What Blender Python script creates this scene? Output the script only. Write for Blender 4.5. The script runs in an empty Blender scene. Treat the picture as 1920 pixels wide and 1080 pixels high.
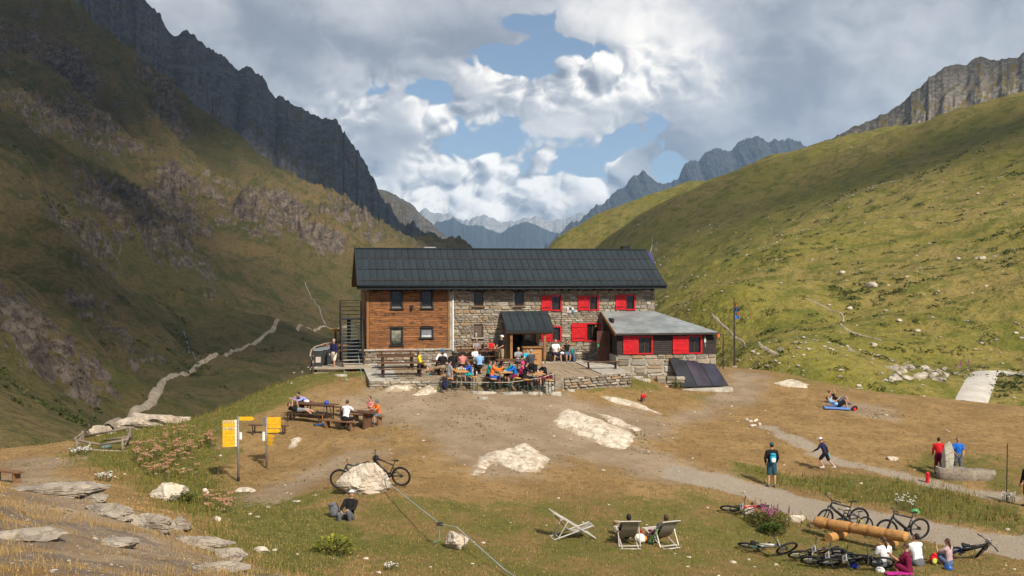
import bpy, bmesh, math, random
import numpy as np
from mathutils import Vector, Matrix, Quaternion

R = math.radians
random.seed(7)
np.random.seed(7)
SC = bpy.context.scene
COL = SC.collection

# ------------------------------------------------------------------ camera
F = 1950.0                       # focal length in pixels of a 1920 px wide frame
CAMZ = 5.6                       # eye height above the hut terrace (z = 0)
PITCH = math.atan(25.0 / F)      # looking slightly down
cam_d = bpy.data.cameras.new("camera")
cam_d.sensor_width = 36.0
cam_d.lens = 36.0 * F / 1920.0
cam_d.clip_start = 0.1
cam_d.clip_end = 60000.0
cam = bpy.data.objects.new("camera", cam_d)
COL.objects.link(cam)
cam.location = (0, 0, CAMZ)
cam.rotation_euler = (R(90) - PITCH, 0, 0)
SC.camera = cam

# ------------------------------------------------------------------ sun, exposure
SUN_DIR = Vector((0.50, -0.78, 0.86)).normalized()      # towards the sun
sun_d = bpy.data.lights.new("sun", 'SUN')
sun_d.energy = 4.8
sun_d.angle = R(4.0)
sun_d.color = (1.0, 0.91, 0.78)
sun = bpy.data.objects.new("sun", sun_d)
COL.objects.link(sun)
sun.rotation_euler = SUN_DIR.to_track_quat('Z', 'Y').to_euler()
SC.view_settings.view_transform = 'Standard'
SC.view_settings.look = 'None'
SC.view_settings.exposure = 0.28
SC.view_settings.gamma = 1.0
SC.view_settings.use_curve_mapping = False
SC.cycles.max_bounces = 5
SC.cycles.diffuse_bounces = 1
SC.cycles.glossy_bounces = 2
SC.cycles.transmission_bounces = 4
SC.cycles.volume_bounces = 0
SC.cycles.transparent_max_bounces = 8
SC.cycles.caustics_reflective = False
SC.cycles.caustics_refractive = False
SC.cycles.use_denoising = True
SC.cycles.use_adaptive_sampling = True
SC.cycles.adaptive_threshold = 0.02
SC.cycles.adaptive_min_samples = 10
SC.cycles.volume_step_rate = 4.0


# ------------------------------------------------------------------ node helpers
class NT:
 """small wrapper that writes shader graphs as expressions"""
 def __init__(self, tree):
  self.t = tree

 def new(self, typ, **kw):
  n = self.t.nodes.new(typ)
  for k, v in kw.items():
   setattr(n, k, v)
  return n

 def put(self, sock, v):
  if v is None:
   return
  if isinstance(v, bpy.types.NodeSocket):
   self.t.links.new(v, sock)
  elif isinstance(v, (tuple, list, Vector)):
   v = tuple(v)
   if sock.type == 'RGBA' and len(v) == 3:
    v = v + (1.0,)
   sock.default_value = v
  else:
   if sock.type in ('VECTOR',):
    sock.default_value = (v, v, v)
   elif sock.type == 'RGBA':
    sock.default_value = (v, v, v, 1)
   else:
    sock.default_value = v

 def m(self, op, a, b=None, c=None, clamp=False):
  n = self.new('ShaderNodeMath', operation=op, use_clamp=clamp)
  self.put(n.inputs[0], a)
  self.put(n.inputs[1], b)
  self.put(n.inputs[2], c)
  return n.outputs[0]

 def add(self, a, b): return self.m('ADD', a, b)
 def sub(self, a, b): return self.m('SUBTRACT', a, b)
 def mul(self, a, b): return self.m('MULTIPLY', a, b)
 def mx(self, a, b): return self.m('MAXIMUM', a, b)
 def mn(self, a, b): return self.m('MINIMUM', a, b)

 def vm(self, op, a, b=None, s=None):
  n = self.new('ShaderNodeVectorMath', operation=op)
  self.put(n.inputs[0], a)
  if b is not None:
   self.put(n.inputs[1], b)
  if s is not None:
   self.put(n.inputs[3], s)
  return n.outputs[1] if op in ('DOT_PRODUCT', 'LENGTH', 'DISTANCE') else n.outputs[0]

 def ss(self, x, lo, hi, a=0.0, b=1.0):
  n = self.new('ShaderNodeMapRange', interpolation_type='SMOOTHSTEP')
  self.put(n.inputs['Value'], x)
  self.put(n.inputs['From Min'], lo)
  self.put(n.inputs['From Max'], hi)
  self.put(n.inputs['To Min'], a)
  self.put(n.inputs['To Max'], b)
  return n.outputs[0]

 def mixc(self, f, a, b, mode='MIX'):
  n = self.new('ShaderNodeMix', data_type='RGBA', blend_type=mode)
  self.put(n.inputs[0], f)
  self.put(n.inputs[6], a)
  self.put(n.inputs[7], b)
  return n.outputs[2]

 def noise(self, vec, scale, detail=4.0, rough=0.55, dist=0.0, out=0, lac=2.0):
  n = self.new('ShaderNodeTexNoise')
  self.put(n.inputs['Vector'], vec)
  self.put(n.inputs['Scale'], scale)
  self.put(n.inputs['Detail'], detail)
  self.put(n.inputs['Roughness'], rough)
  self.put(n.inputs['Distortion'], dist)
  self.put(n.inputs['Lacunarity'], lac)
  return n.outputs[out]

 def voro(self, vec, scale, feature='F1', detail=0.0, rough=0.5, out=0, rnd=1.0, smooth=None):
  n = self.new('ShaderNodeTexVoronoi', feature=feature)
  self.put(n.inputs['Vector'], vec)
  self.put(n.inputs['Scale'], scale)
  if 'Detail' in n.inputs:
   self.put(n.inputs['Detail'], detail)
   self.put(n.inputs['Roughness'], rough)
  self.put(n.inputs['Randomness'], rnd)
  if smooth is not None and 'Smoothness' in n.inputs:
   self.put(n.inputs['Smoothness'], smooth)
  return n.outputs[out]

 def ramp(self, f, stops, interp='LINEAR'):
  n = self.new('ShaderNodeValToRGB')
  cr = n.color_ramp
  cr.interpolation = interp
  while len(cr.elements) < len(stops):
   cr.elements.new(0.5)
  for e, (p, c) in zip(cr.elements, stops):
   e.position = p
   e.color = tuple(c) + (1.0,) if len(c) == 3 else c
  self.put(n.inputs[0], f)
  return n.outputs[0]

 def sep(self, v):
  n = self.new('ShaderNodeSeparateXYZ')
  self.put(n.inputs[0], v)
  return n.outputs

 def comb(self, x, y, z):
  n = self.new('ShaderNodeCombineXYZ')
  for i, v in enumerate((x, y, z)):
   self.put(n.inputs[i], v)
  return n.outputs[0]

 def bump(self, h, strength=0.5, dist=0.1):
  n = self.new('ShaderNodeBump')
  self.put(n.inputs['Strength'], strength)
  self.put(n.inputs['Distance'], dist)
  self.put(n.inputs['Height'], h)
  return n.outputs[0]


# ------------------------------------------------------------------ sky
def build_world():
 w = bpy.data.worlds.new("World")
 SC.world = w
 w.use_nodes = True
 t = w.node_tree
 t.nodes.clear()
 g = NT(t)
 d = g.new('ShaderNodeTexCoord').outputs['Generated']
 d = g.vm('NORMALIZE', d)
 x, y, z = g.sep(d)
 sky = g.new('ShaderNodeTexSky', sky_type='NISHITA')
 sky.sun_disc = False
 sky.sun_elevation = math.asin(SUN_DIR.z)
 sky.sun_rotation = math.atan2(SUN_DIR.x, SUN_DIR.y)
 sky.altitude = 2200
 sky.air_density = 1.0
 sky.dust_density = 0.6
 blue = g.vm('SCALE', sky.outputs[0], s=0.8)
 # azimuth and height of the view ray in radians
 az = g.m('ARCTAN2', x, y)
 el = g.m('ARCSINE', z)
 p = g.comb(x, y, g.mul(z, 1.25))
 wn = g.new('ShaderNodeTexNoise')
 g.put(wn.inputs['Vector'], p); g.put(wn.inputs['Scale'], 22.0); g.put(wn.inputs['Detail'], 2.0)
 wv = g.vm('SUBTRACT', wn.outputs['Color'], (0.5, 0.5, 0.5))
 pw = g.vm('ADD', p, g.vm('SCALE', wv, s=0.030))
 L = Vector((0.0050, -0.002, 0.0070))

 def puffs(v):
  # rounded heads with sharp creases between them
  n = g.new('ShaderNodeTexNoise', noise_type='RIDGED_MULTIFRACTAL')
  n.normalize = True
  g.put(n.inputs['Vector'], v); g.put(n.inputs['Scale'], 14.0); g.put(n.inputs['Detail'], 4.5); g.put(n.inputs['Roughness'], 0.50)
  g.put(n.inputs['Lacunarity'], 2.2); g.put(n.inputs['Offset'], 0.95); g.put(n.inputs['Gain'], 1.7)
  return g.mul(n.outputs[0], -1.0)
 h0 = puffs(pw)
 h1 = puffs(g.vm('ADD', pw, L))
 relief = g.sub(h0, h1)
 big = g.new('ShaderNodeTexNoise')
 g.put(big.inputs['Vector'], pw); g.put(big.inputs['Scale'], 7.0); g.put(big.inputs['Detail'], 5.0); g.put(big.inputs['Roughness'], 0.55)
 b0 = big.outputs[0]
 soft = g.noise(p, 3.1, 2.0, 0.5)

 def blob(ca, ce, ra, re_, amp):
  q = g.add(g.m('POWER', g.m('DIVIDE', g.sub(az, ca), ra), 2.0), g.m('POWER', g.m('DIVIDE', g.sub(el, ce), re_), 2.0))
  return g.mul(g.m('POWER', 2.718, g.mul(q, -1.0)), amp)
 # heaped cumulus far down the valley, a flatter grey deck above it
 cum = None
 for q in [(-0.05, 0.085, 0.135, 0.055, 1.0), (0.085, 0.10, 0.05, 0.04, 0.8), (-0.09, 0.15, 0.09, 0.03, 0.65), (0.06, 0.185, 0.10, 0.028, 0.75)]:
  cum = blob(*q) if cum is None else g.mx(cum, blob(*q))
 tone = 0.37
 for q in [(-0.13, 0.245, 0.06, 0.028, 0.22), (0.105, 0.238, 0.07, 0.035, 0.26), (-0.075, 0.212, 0.05, 0.024, -0.15), (0.33, 0.20, 0.18, 0.06, -0.10),
   (0.165, 0.125, 0.05, 0.035, -0.10), (-0.22, 0.215, 0.07, 0.03, -0.08), (0.02, 0.252, 0.06, 0.02, 0.10)]:
  tone = g.add(tone, blob(*q))
 lit = g.add(tone, g.mul(relief, g.add(0.06, g.mul(cum, 0.95))))
 lit = g.add(lit, g.mul(cum, 0.36))
 lit = g.add(lit, g.mul(g.sub(b0, 0.5), 1.0))
 lit = g.add(lit, g.mul(g.sub(soft, 0.5), 0.6))
 lit = g.m('ADD', lit, 0.0, clamp=True)
 cloud = g.ramp(lit, [(0.0, (0.13, 0.145, 0.175)), (0.25, (0.23, 0.245, 0.28)), (0.46, (0.43, 0.435, 0.45)),
      (0.66, (0.78, 0.74, 0.69)), (0.86, (1.0, 0.95, 0.87))])
 # openings of blue
 holes = None
 for (ha, he, ra, re_) in [(0.004, 0.236, 0.016, 0.010), (0.018, 0.212, 0.034, 0.008), (-0.088, 0.174, 0.024, 0.008), (-0.002, 0.199, 0.03, 0.007),
       (0.042, 0.130, 0.060, 0.012), (0.060, 0.114, 0.026, 0.014), (0.138, 0.142, 0.008, 0.008), (0.105, 0.126, 0.03, 0.010),
       (0.146, 0.093, 0.020, 0.015), (0.235, 0.120, 0.040, 0.006)]:
  q = g.add(g.m('POWER', g.m('DIVIDE', g.sub(az, ha), ra), 2.0), g.m('POWER', g.m('DIVIDE', g.sub(el, he), re_), 2.0))
  hb = g.sub(1.0, g.m('SQRT', q))
  holes = hb if holes is None else g.mx(holes, hb)
 hn = g.add(g.mul(g.add(h0, 0.5), 1.6), g.mul(g.sub(b0, 0.5), 3.2))
 hole = g.ss(g.sub(g.mx(holes, -3.0), hn), 0.18, 0.70)
 # elsewhere a broken deck with a few gaps
 gap = g.mul(g.ss(soft, 0.56, 0.66), g.ss(el, 0.34, 0.5))
 hole = g.mx(hole, g.mul(gap, 0.8))
 # hazy foot of the sky
 low = g.ss(el, 0.0, 0.055)
 cloud10 = g.vm('SCALE', cloud, s=13.0)
 blue2 = g.mixc(0.12, blue, (5.0, 5.6, 6.2))
 c = g.mixc(hole, cloud10, blue2)
 c = g.mixc(g.sub(1.0, low), c, (3.2, 4.0, 5.0))
 bg = g.new('ShaderNodeBackground')
 g.put(bg.inputs['Color'], c)
 bg.inputs['Strength'].default_value = 0.1
 out = g.new('ShaderNodeOutputWorld')
 t.links.new(bg.outputs[0], out.inputs[0])
 w.cycles.sampling_method = 'MANUAL'
 w.cycles.sample_map_resolution = 256


build_world()


# ------------------------------------------------------------------ geometry helpers
def P(px, py, Y):
 """point at depth Y along the sight line through a pixel of the 1920x1080 frame"""
 u = (px - 960.0) / F
 v = (540.0 - py) / F
 dy = math.cos(PITCH) + v * math.sin(PITCH)
 dz = v * math.cos(PITCH) - math.sin(PITCH)
 k = Y / dy
 return Vector((u * k, Y, CAMZ + dz * k))


def setk(o, label=None, cat=None, group=None, kind=None):
 if label: o["label"] = label
 if cat: o["category"] = cat
 if group: o["group"] = group
 if kind: o["kind"] = kind
 return o


def link(name, me, mat=None, parent=None):
 o = bpy.data.objects.new(name, me)
 COL.objects.link(o)
 if mat is not None and me is not None and len(me.materials) == 0:
  me.materials.append(mat)
 if parent is not None:
  o.parent = parent
 return o


def empty(name, loc=(0, 0, 0), rz=0.0, label=None, cat=None, group=None):
 o = bpy.data.objects.new(name, None)
 COL.objects.link(o)
 o.empty_display_size = 0.2
 o.location = loc
 o.rotation_euler = (0, 0, rz)
 setk(o, label, cat, group)
 return o


def smooth(me, on=True):
 me.polygons.foreach_set('use_smooth', [on] * len(me.polygons))


# numpy gradient noise
_perm = np.random.RandomState(3).permutation(512)
_ang = np.random.RandomState(4).rand(512) * 2 * np.pi
_gx, _gy = np.cos(_ang), np.sin(_ang)


def pnoise(x, y):
 xi = np.floor(x).astype(np.int64); yi = np.floor(y).astype(np.int64)
 xf = x - xi; yf = y - yi
 u = xf * xf * xf * (xf * (xf * 6 - 15) + 10)
 v = yf * yf * yf * (yf * (yf * 6 - 15) + 10)

 def gr(ix, iy, fx, fy):
  h = _perm[(_perm[ix & 511] + iy) & 511]
  return _gx[h] * fx + _gy[h] * fy
 a = gr(xi, yi, xf, yf); b = gr(xi + 1, yi, xf - 1, yf)
 c = gr(xi, yi + 1, xf, yf - 1); d = gr(xi + 1, yi + 1, xf - 1, yf - 1)
 return 1.5 * ((a * (1 - u) + b * u) * (1 - v) + (c * (1 - u) + d * u) * v)


def fbm(x, y, s, octv=4, gain=0.5):
 r = 0.0; a = 1.0; n = 0.0
 for i in range(octv):
  r = r + a * pnoise(x * s + 17.3 * i, y * s - 9.1 * i); n += a
  s *= 2.03; a *= gain
 return r / n


def ridged(x, y, s, octv=4, gain=0.5):
 r = 0.0; a = 1.0; n = 0.0
 for i in range(octv):
  r = r + a * (1 - np.abs(pnoise(x * s + 31.7 * i, y * s + 5.3 * i)) * 1.6); n += a
  s *= 2.1; a *= gain
 return r / n


def sst(x, a, b):
 t = np.clip((x - a) / (b - a), 0, 1)
 return t * t * (3 - 2 * t)


class TPS:
 def __init__(self, pts, lam=0.0, scale=1.0):
  p = np.array(pts, float)
  self.s = scale
  self.xy = p[:, :2] / scale
  n = len(p)
  K = self.k(self.xy, self.xy) + lam * np.eye(n)
  Q = np.hstack([np.ones((n, 1)), self.xy])
  A = np.zeros((n + 3, n + 3))
  A[:n, :n] = K; A[:n, n:] = Q; A[n:, :n] = Q.T
  b = np.concatenate([p[:, 2], np.zeros(3)])
  self.w = np.linalg.solve(A, b)

 @staticmethod
 def k(a, b):
  d2 = ((a[:, None, :] - b[None, :, :]) ** 2).sum(-1)
  return 0.5 * d2 * np.log(d2 + 1e-12)

 def __call__(self, x, y):
  x = np.asarray(x, float); sh = x.shape
  q = np.stack([x.ravel(), np.asarray(y, float).ravel()], 1) / self.s
  out = np.empty(len(q))
  for i in range(0, len(q), 20000):
   qq = q[i:i + 20000]
   out[i:i + 20000] = self.k(qq, self.xy) @ self.w[:-3] + self.w[-3] + qq @ self.w[-2:]
  return out.reshape(sh)


def grid_mesh(name, X, Y, Z, keep=None):
 nu, nv = X.shape
 me = bpy.data.meshes.new(name)
 co = np.stack([X, Y, Z], -1).reshape(-1, 3)
 idx = np.arange(nu * nv).reshape(nu, nv)
 q = np.stack([idx[:-1, :-1], idx[1:, :-1], idx[1:, 1:], idx[:-1, 1:]], -1).reshape(-1, 4)
 if keep is not None:
  kq = keep[:-1, :-1] | keep[1:, :-1] | keep[1:, 1:] | keep[:-1, 1:]
  q = q[kq.ravel()]
 # wind upwards
 a, b, c = co[q[0, 0]], co[q[0, 1]], co[q[0, 2]]
 if np.cross(b - a, c - a)[2] < 0:
  q = q[:, ::-1]
 me.vertices.add(len(co)); me.vertices.foreach_set('co', co.ravel())
 me.loops.add(len(q) * 4); me.loops.foreach_set('vertex_index', q.ravel())
 me.polygons.add(len(q)); me.polygons.foreach_set('loop_start', np.arange(0, len(q) * 4, 4))
 me.update(calc_edges=True)
 smooth(me)
 return me


def set_attr(me, name, arr):
 arr = np.asarray(arr, np.float32)
 if arr.ndim == 1:
  a = me.attributes.new(name, 'FLOAT', 'POINT'); a.data.foreach_set('value', arr)
 else:
  a = me.attributes.new(name, 'FLOAT_COLOR', 'POINT')
  if arr.shape[1] == 3:
   arr = np.hstack([arr, np.ones((len(arr), 1), np.float32)])
  a.data.foreach_set('color', arr.ravel())


class MB:
 """collects simple solids into one mesh"""
 def __init__(self):
  self.v = []; self.f = []; self.mi = []

 def addmesh(self, vs, fs, m=0):
  o = len(self.v)
  self.v += [tuple(p) for p in vs]
  self.f += [tuple(i + o for i in f) for f in fs]
  self.mi += [m] * len(fs)

 def box(self, x0, x1, y0, y1, z0, z1, M=None, m=0):
  vs = [Vector((x, y, z)) for x in (x0, x1) for y in (y0, y1) for z in (z0, z1)]
  if M is not None: vs = [M @ p for p in vs]
  self.addmesh(vs, [(0, 1, 3, 2), (4, 6, 7, 5), (0, 4, 5, 1), (2, 3, 7, 6), (0, 2, 6, 4), (1, 5, 7, 3)], m)

 def bar(self, a, b, w, h=None, m=0, up=(0, 0, 1)):
  a = Vector(a); b = Vector(b); h = h or w
  d = (b - a); L = d.length
  if L < 1e-6: return
  d.normalize()
  up = Vector(up)
  if abs(d.dot(up)) > 0.98: up = Vector((0, 1, 0))
  s = d.cross(up).normalized(); u = s.cross(d)
  vs = []
  for q in (a, b):
   for i, j in ((-1, -1), (1, -1), (1, 1), (-1, 1)):
    vs.append(q + s * (i * w / 2) + u * (j * h / 2))
  self.addmesh(vs, [(0, 1, 2, 3), (7, 6, 5, 4), (0, 4, 5, 1), (1, 5, 6, 2), (2, 6, 7, 3), (3, 7, 4, 0)], m)

 def tube(self, pts, r, n=8, m=0, cap=True, flat=1.0, lat=None):
  pts = [Vector(p) for p in pts]
  rs = r if isinstance(r, (list, tuple)) else [r] * len(pts)
  vs = []; fs = []
  ref = None
  for i, p in enumerate(pts):
   d = (pts[min(i + 1, len(pts) - 1)] - pts[max(i - 1, 0)])
   if d.length < 1e-9: d = Vector((0, 0, 1))
   d.normalize()
   if lat is not None:
    s = (Vector(lat) - d * d.dot(Vector(lat)))
    if s.length < 1e-4: s = d.orthogonal()
    s.normalize()
   elif ref is None:
    s = d.orthogonal().normalized()
   else:
    s = (ref - d * d.dot(ref))
    s = s.normalized() if s.length > 1e-5 else d.orthogonal().normalized()
   ref = s
   u = d.cross(s)
   for k in range(n):
    a = 2 * math.pi * k / n
    vs.append(p + s * (math.cos(a) * rs[i]) + u * (math.sin(a) * rs[i] * flat))
  for i in range(len(pts) - 1):
   for k in range(n):
    k2 = (k + 1) % n
    fs.append((i * n + k, i * n + k2, (i + 1) * n + k2, (i + 1) * n + k))
  if cap:
   fs.append(tuple(range(n - 1, -1, -1)))
   fs.append(tuple((len(pts) - 1) * n + k for k in range(n)))
  self.addmesh(vs, fs, m)

 def ell(self, c, r, n=10, k=7, M=None, m=0):
  c = Vector(c); vs = []; fs = []
  r = r if isinstance(r, (tuple, list)) else (r, r, r)
  for i in range(1, k):
   th = math.pi * i / k
   for j in range(n):
    ph = 2 * math.pi * j / n
    q = Vector((r[0] * math.sin(th) * math.cos(ph), r[1] * math.sin(th) * math.sin(ph), r[2] * math.cos(th)))
    if M is not None: q = M @ q
    vs.append(c + q)
  top = Vector((0, 0, r[2])); bot = Vector((0, 0, -r[2]))
  if M is not None: top = M @ top; bot = M @ bot
  vs += [c + top, c + bot]
  T, B = len(vs) - 2, len(vs) - 1
  for i in range(k - 2):
   for j in range(n):
    j2 = (j + 1) % n
    fs.append((i * n + j, (i + 1) * n + j, (i + 1) * n + j2, i * n + j2))
  for j in range(n):
   j2 = (j + 1) % n
   fs.append((T, j, j2)); fs.append((B, (k - 2) * n + j2, (k - 2) * n + j))
  self.addmesh(vs, fs, m)

 def mesh(self, name, mats=None, sm=False):
  me = bpy.data.meshes.new(name)
  me.from_pydata(self.v, [], self.f)
  for mt in (mats or []):
   me.materials.append(mt)
  if any(self.mi):
   me.polygons.foreach_set('material_index', self.mi)
  if sm: smooth(me)
  me.update()
  return me

 def build(self, name, mat, parent=None, sm=False, bevel=0.0, rec=True):
  mats = mat if isinstance(mat, (list, tuple)) else [mat]
  me = self.mesh(name, mats, sm)
  if rec or bevel:
   bm = bmesh.new(); bm.from_mesh(me)
   if rec: bmesh.ops.recalc_face_normals(bm, faces=bm.faces)
   if bevel:
    bmesh.ops.bevel(bm, geom=bm.edges[:], offset=bevel, segments=1, affect='EDGES', profile=0.5)
   bm.to_mesh(me); bm.free()
  return link(name, me, None, parent)


MATS = {}


def mat(name, col=(0.5, 0.5, 0.5), rough=0.8, metal=0.0, spec=0.3, var=0.12, vs=6.0, bump=0.0, bscale=40.0, fn=None, obj_rand=0.0, coords='Object'):
 if name in MATS: return MATS[name]
 m = bpy.data.materials.new(name)
 m.use_nodes = True
 t = m.node_tree
 g = NT(t)
 b = t.nodes['Principled BSDF']
 b.inputs['Roughness'].default_value = rough
 b.inputs['Metallic'].default_value = metal
 b.inputs['Specular IOR Level'].default_value = spec
 tc = g.new('ShaderNodeTexCoord').outputs[coords]
 c = col
 if fn is not None:
  fn(g, b, tc)
 else:
  n = g.noise(tc, vs, 5.0, 0.6)
  lo = tuple(x * (1 - var * 1.6) for x in col); hi = tuple(min(1, x * (1 + var * 1.3)) for x in col)
  c = g.mixc(g.ss(n, 0.3, 0.7), lo, hi)
  if obj_rand:
   rnd = g.new('ShaderNodeObjectInfo').outputs['Random']
   hs = g.new('ShaderNodeHueSaturation')
   g.put(hs.inputs['Value'], g.ss(rnd, 0, 1, 1 - obj_rand, 1 + obj_rand))
   g.put(hs.inputs['Color'], c); c = hs.outputs[0]
  g.put(b.inputs['Base Color'], c)
  if bump:
   t.links.new(g.bump(g.noise(tc, bscale, 4.0, 0.6), bump, 0.02), b.inputs['Normal'])
 MATS[name] = m
 return m

# ------------------------------------------------------------------ near ground: the knoll of the hut
_near_px = [
 (780, 717, 56.3), (870, 716, 56.5), (960, 715, 56.9), (1040, 713, 57.4), (1110, 709, 58.9), (600, 700, 60.6), (650, 700, 60.4), (700, 717, 56.3), (860, 732, 55.3), (1170, 705, 60.8), (1010, 739, 55.0), (780, 726, 55.7), (940, 732, 55.4), (1310, 728, 63), (1205, 752, 58.5),
 (1100, 745, 57.5), (1030, 792, 50.5), (1150, 800, 50.5), (960, 872, 43), (880, 820, 47), (740, 916, 36.5), (690, 932, 36.2), (655, 806, 48.5),
 (590, 787, 50.5), (550, 832, 46), (447, 904, 41.5), (500, 878, 43.8), (460, 921, 40), (315, 940, 36), (240, 850, 46), (150, 845, 46),
 (35, 905, 38), (645, 976, 33), (855, 1034, 29), (1070, 1006, 33), (1177, 1023, 32), (1240, 1023, 32), (1447, 914, 43.5),
 (1545, 884, 46.5), (1800, 897, 45), (1920, 950, 41), (1575, 768, 58), (1415, 962, 38), (1490, 978, 37.6), (1440, 1046, 33.2),
 (1695, 1010, 36.2), (1600, 992, 36.6), (1660, 1067, 31), (1700, 1080, 30.4), (1780, 1063, 31.4), (1810, 1045, 32.6), (1900, 1042, 33.4),
 (1350, 890, 43.8), (1700, 940, 41), (1420, 692, 72), (1500, 706, 72), (1620, 737, 69), (1830, 750, 64), (1920, 777, 59),
 (1400, 742, 62), (1480, 822, 50.5), (1700, 820, 52), (590, 692, 62.5), (540, 708, 60), (470, 742, 56.5), (400, 776, 53.5),
 (340, 800, 52), (250, 806, 53), (130, 852, 46), (0, 862, 46), (-150, 880, 44),
 (0, 928, 24), (110, 915, 26), (220, 960, 25), (330, 1002, 24), (450, 1052, 23.4), (160, 1000, 19.5), (0, 1000, 18),
 (0, 1080, 13.5), (200, 1080, 14.8), (350, 1080, 17.5), (500, 1082, 22), (700, 1080, 25.3), (960, 1080, 27.2), (1200, 1080, 28.6), (1500, 1080, 30),
 (1900, 1080, 31), (1150, 930, 39), (1300, 960, 37), (560, 950, 35), (560, 1030, 29), (400, 960, 36), (150, 890, 40),
 (960, 960, 36.2), (760, 840, 44), (1100, 850, 45.5), (1300, 800, 52.5)]
_near = [tuple(P(*q)) for q in _near_px]
_near += [(0, 0, 4.0), (-8, 0, 4.3), (8, 0, 3.2), (0, 9, 2.2), (-5, 9, 2.5), (5, 10, 0.9), (0, 18, 0.1), (6, 18, -0.9), (12, 12, -1.2), (14, 22, -2.6),
  (-14, 10, 2.2), (-20, 22, 1.0), (-26, 34, -1.4), (24, 22, -3.2), (34, 30, -3.5), (36, 45, -3.3), (40, 60, -3.2), (30, 20, -3.2),
  # around and behind the hut the top is level, then it falls away
  (-10.6, 61.9, -0.40), (-11.2, 64.5, -0.5), (-12.2, 62, -0.6), (-9.6, 62.5, -0.35), (-6, 66, -0.1), (2, 66, -0.3), (8, 67, -0.45), (-10, 73, -0.5), (0, 76, -1.0), (10, 76, -1.2), (18, 66, -1.0),
  (-8, 88, -6), (2, 90, -6.5), (12, 88, -5.0), (22, 84, -4.8), (30, 80, -5.2), (38, 74, -5.0), (46, 70, -5.4),
  (0, 105, -14), (18, 105, -11), (34, 100, -9.5), (50, 92, -8.5), (-12, 105, -18),
  # the flank towards the gorge
  (-15.5, 66, -4.5), (-17, 61, -4.4), (-20, 58, -5.0), (-24, 58, -6.5), (-30, 56, -8.5), (-22, 70, -12), (-16, 80, -13), (-34, 66, -14), (-42, 54, -10), (-46, 46, -6), (-30, 90, -20),
  (-26, 50, -3.0), (-32, 44, -2.6)]
_tps_near = TPS(_near, lam=0.02, scale=20.0)


def h_near(x, y):
 x = np.asarray(x, float); y = np.asarray(y, float)
 z = _tps_near(x, y)
 flat = sst(np.hypot((x - 0.5) / 13.0, (y - 66) / 8.0), 0.75, 1.15)
 z = z + flat * (0.16 * fbm(x, y, 0.16, 4, 0.55) + 0.03 * fbm(x, y, 1.3, 3, 0.6))
 kn = sst(27 - y - 0.10 * x, 0, 8) * sst(-x, 0.5, 5)      # rocky rise at the photographer's feet
 z = z + kn * (0.16 * (ridged(x * 0.75 + y * 0.3, y * 1.2 - x * 0.5, 0.55, 4, 0.6) - 0.55))
 return z


_Ys = np.concatenate([np.arange(7, 40, 0.12), np.arange(40, 112, 0.2)])


def G(px, py, fn=None, Ys=None):
 """where the sight line through a pixel meets the ground"""
 fn = fn or h_near
 Ys = _Ys if Ys is None else Ys
 a = P(px, py, 1.0)
 dx, dz = a.x, a.z - CAMZ
 X = dx * Ys; Z = CAMZ + dz * Ys
 H = fn(X, Ys)
 below = np.where(Z <= H)[0]
 if len(below) == 0:
  i = len(Ys) - 1
  return Vector((X[i], Ys[i], H[i]))
 i = below[0]
 if i == 0:
  return Vector((X[0], Ys[0], H[0]))
 t0 = Z[i - 1] - H[i - 1]; t1 = Z[i] - H[i]
 t = t0 / (t0 - t1)
 y = Ys[i - 1] + t * (Ys[i] - Ys[i - 1])
 x = dx * y
 return Vector((x, y, float(fn(np.array([x]), np.array([y]))[0])))


def gz(x, y):
 return float(h_near(np.array([x]), np.array([y]))[0])


_pw_cache = {}


def poly_world(pts):
 k = tuple(pts)
 if k not in _pw_cache:
  _pw_cache[k] = np.array([tuple(G(*p))[:2] for p in pts])
 return _pw_cache[k]


def poly_sd(poly, x, y):
 """signed distance to a polygon, positive inside"""
 n = len(poly); d = np.full(x.shape, 1e9); ins = np.zeros(x.shape, bool)
 for i in range(n):
  ax, ay = poly[i]; bx, by = poly[(i + 1) % n]
  ex, ey = bx - ax, by - ay
  t = np.clip(((x - ax) * ex + (y - ay) * ey) / (ex * ex + ey * ey + 1e-9), 0, 1)
  d = np.minimum(d, np.hypot(x - ax - t * ex, y - ay - t * ey))
  c = (ay > y) != (by > y)
  with np.errstate(divide='ignore', invalid='ignore'):
   ins ^= c & (x < ex * (y - ay) / (ey if abs(ey) > 1e-9 else 1e-9) + ax)
 return np.where(ins, d, -d)


def line_d(pts, x, y):
 d = np.full(x.shape, 1e9)
 for (ax, ay), (bx, by) in zip(pts[:-1], pts[1:]):
  ex, ey = bx - ax, by - ay
  t = np.clip(((x - ax) * ex + (y - ay) * ey) / (ex * ex + ey * ey + 1e-9), 0, 1)
  d = np.minimum(d, np.hypot(x - ax - t * ex, y - ay - t * ey))
 return d


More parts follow.
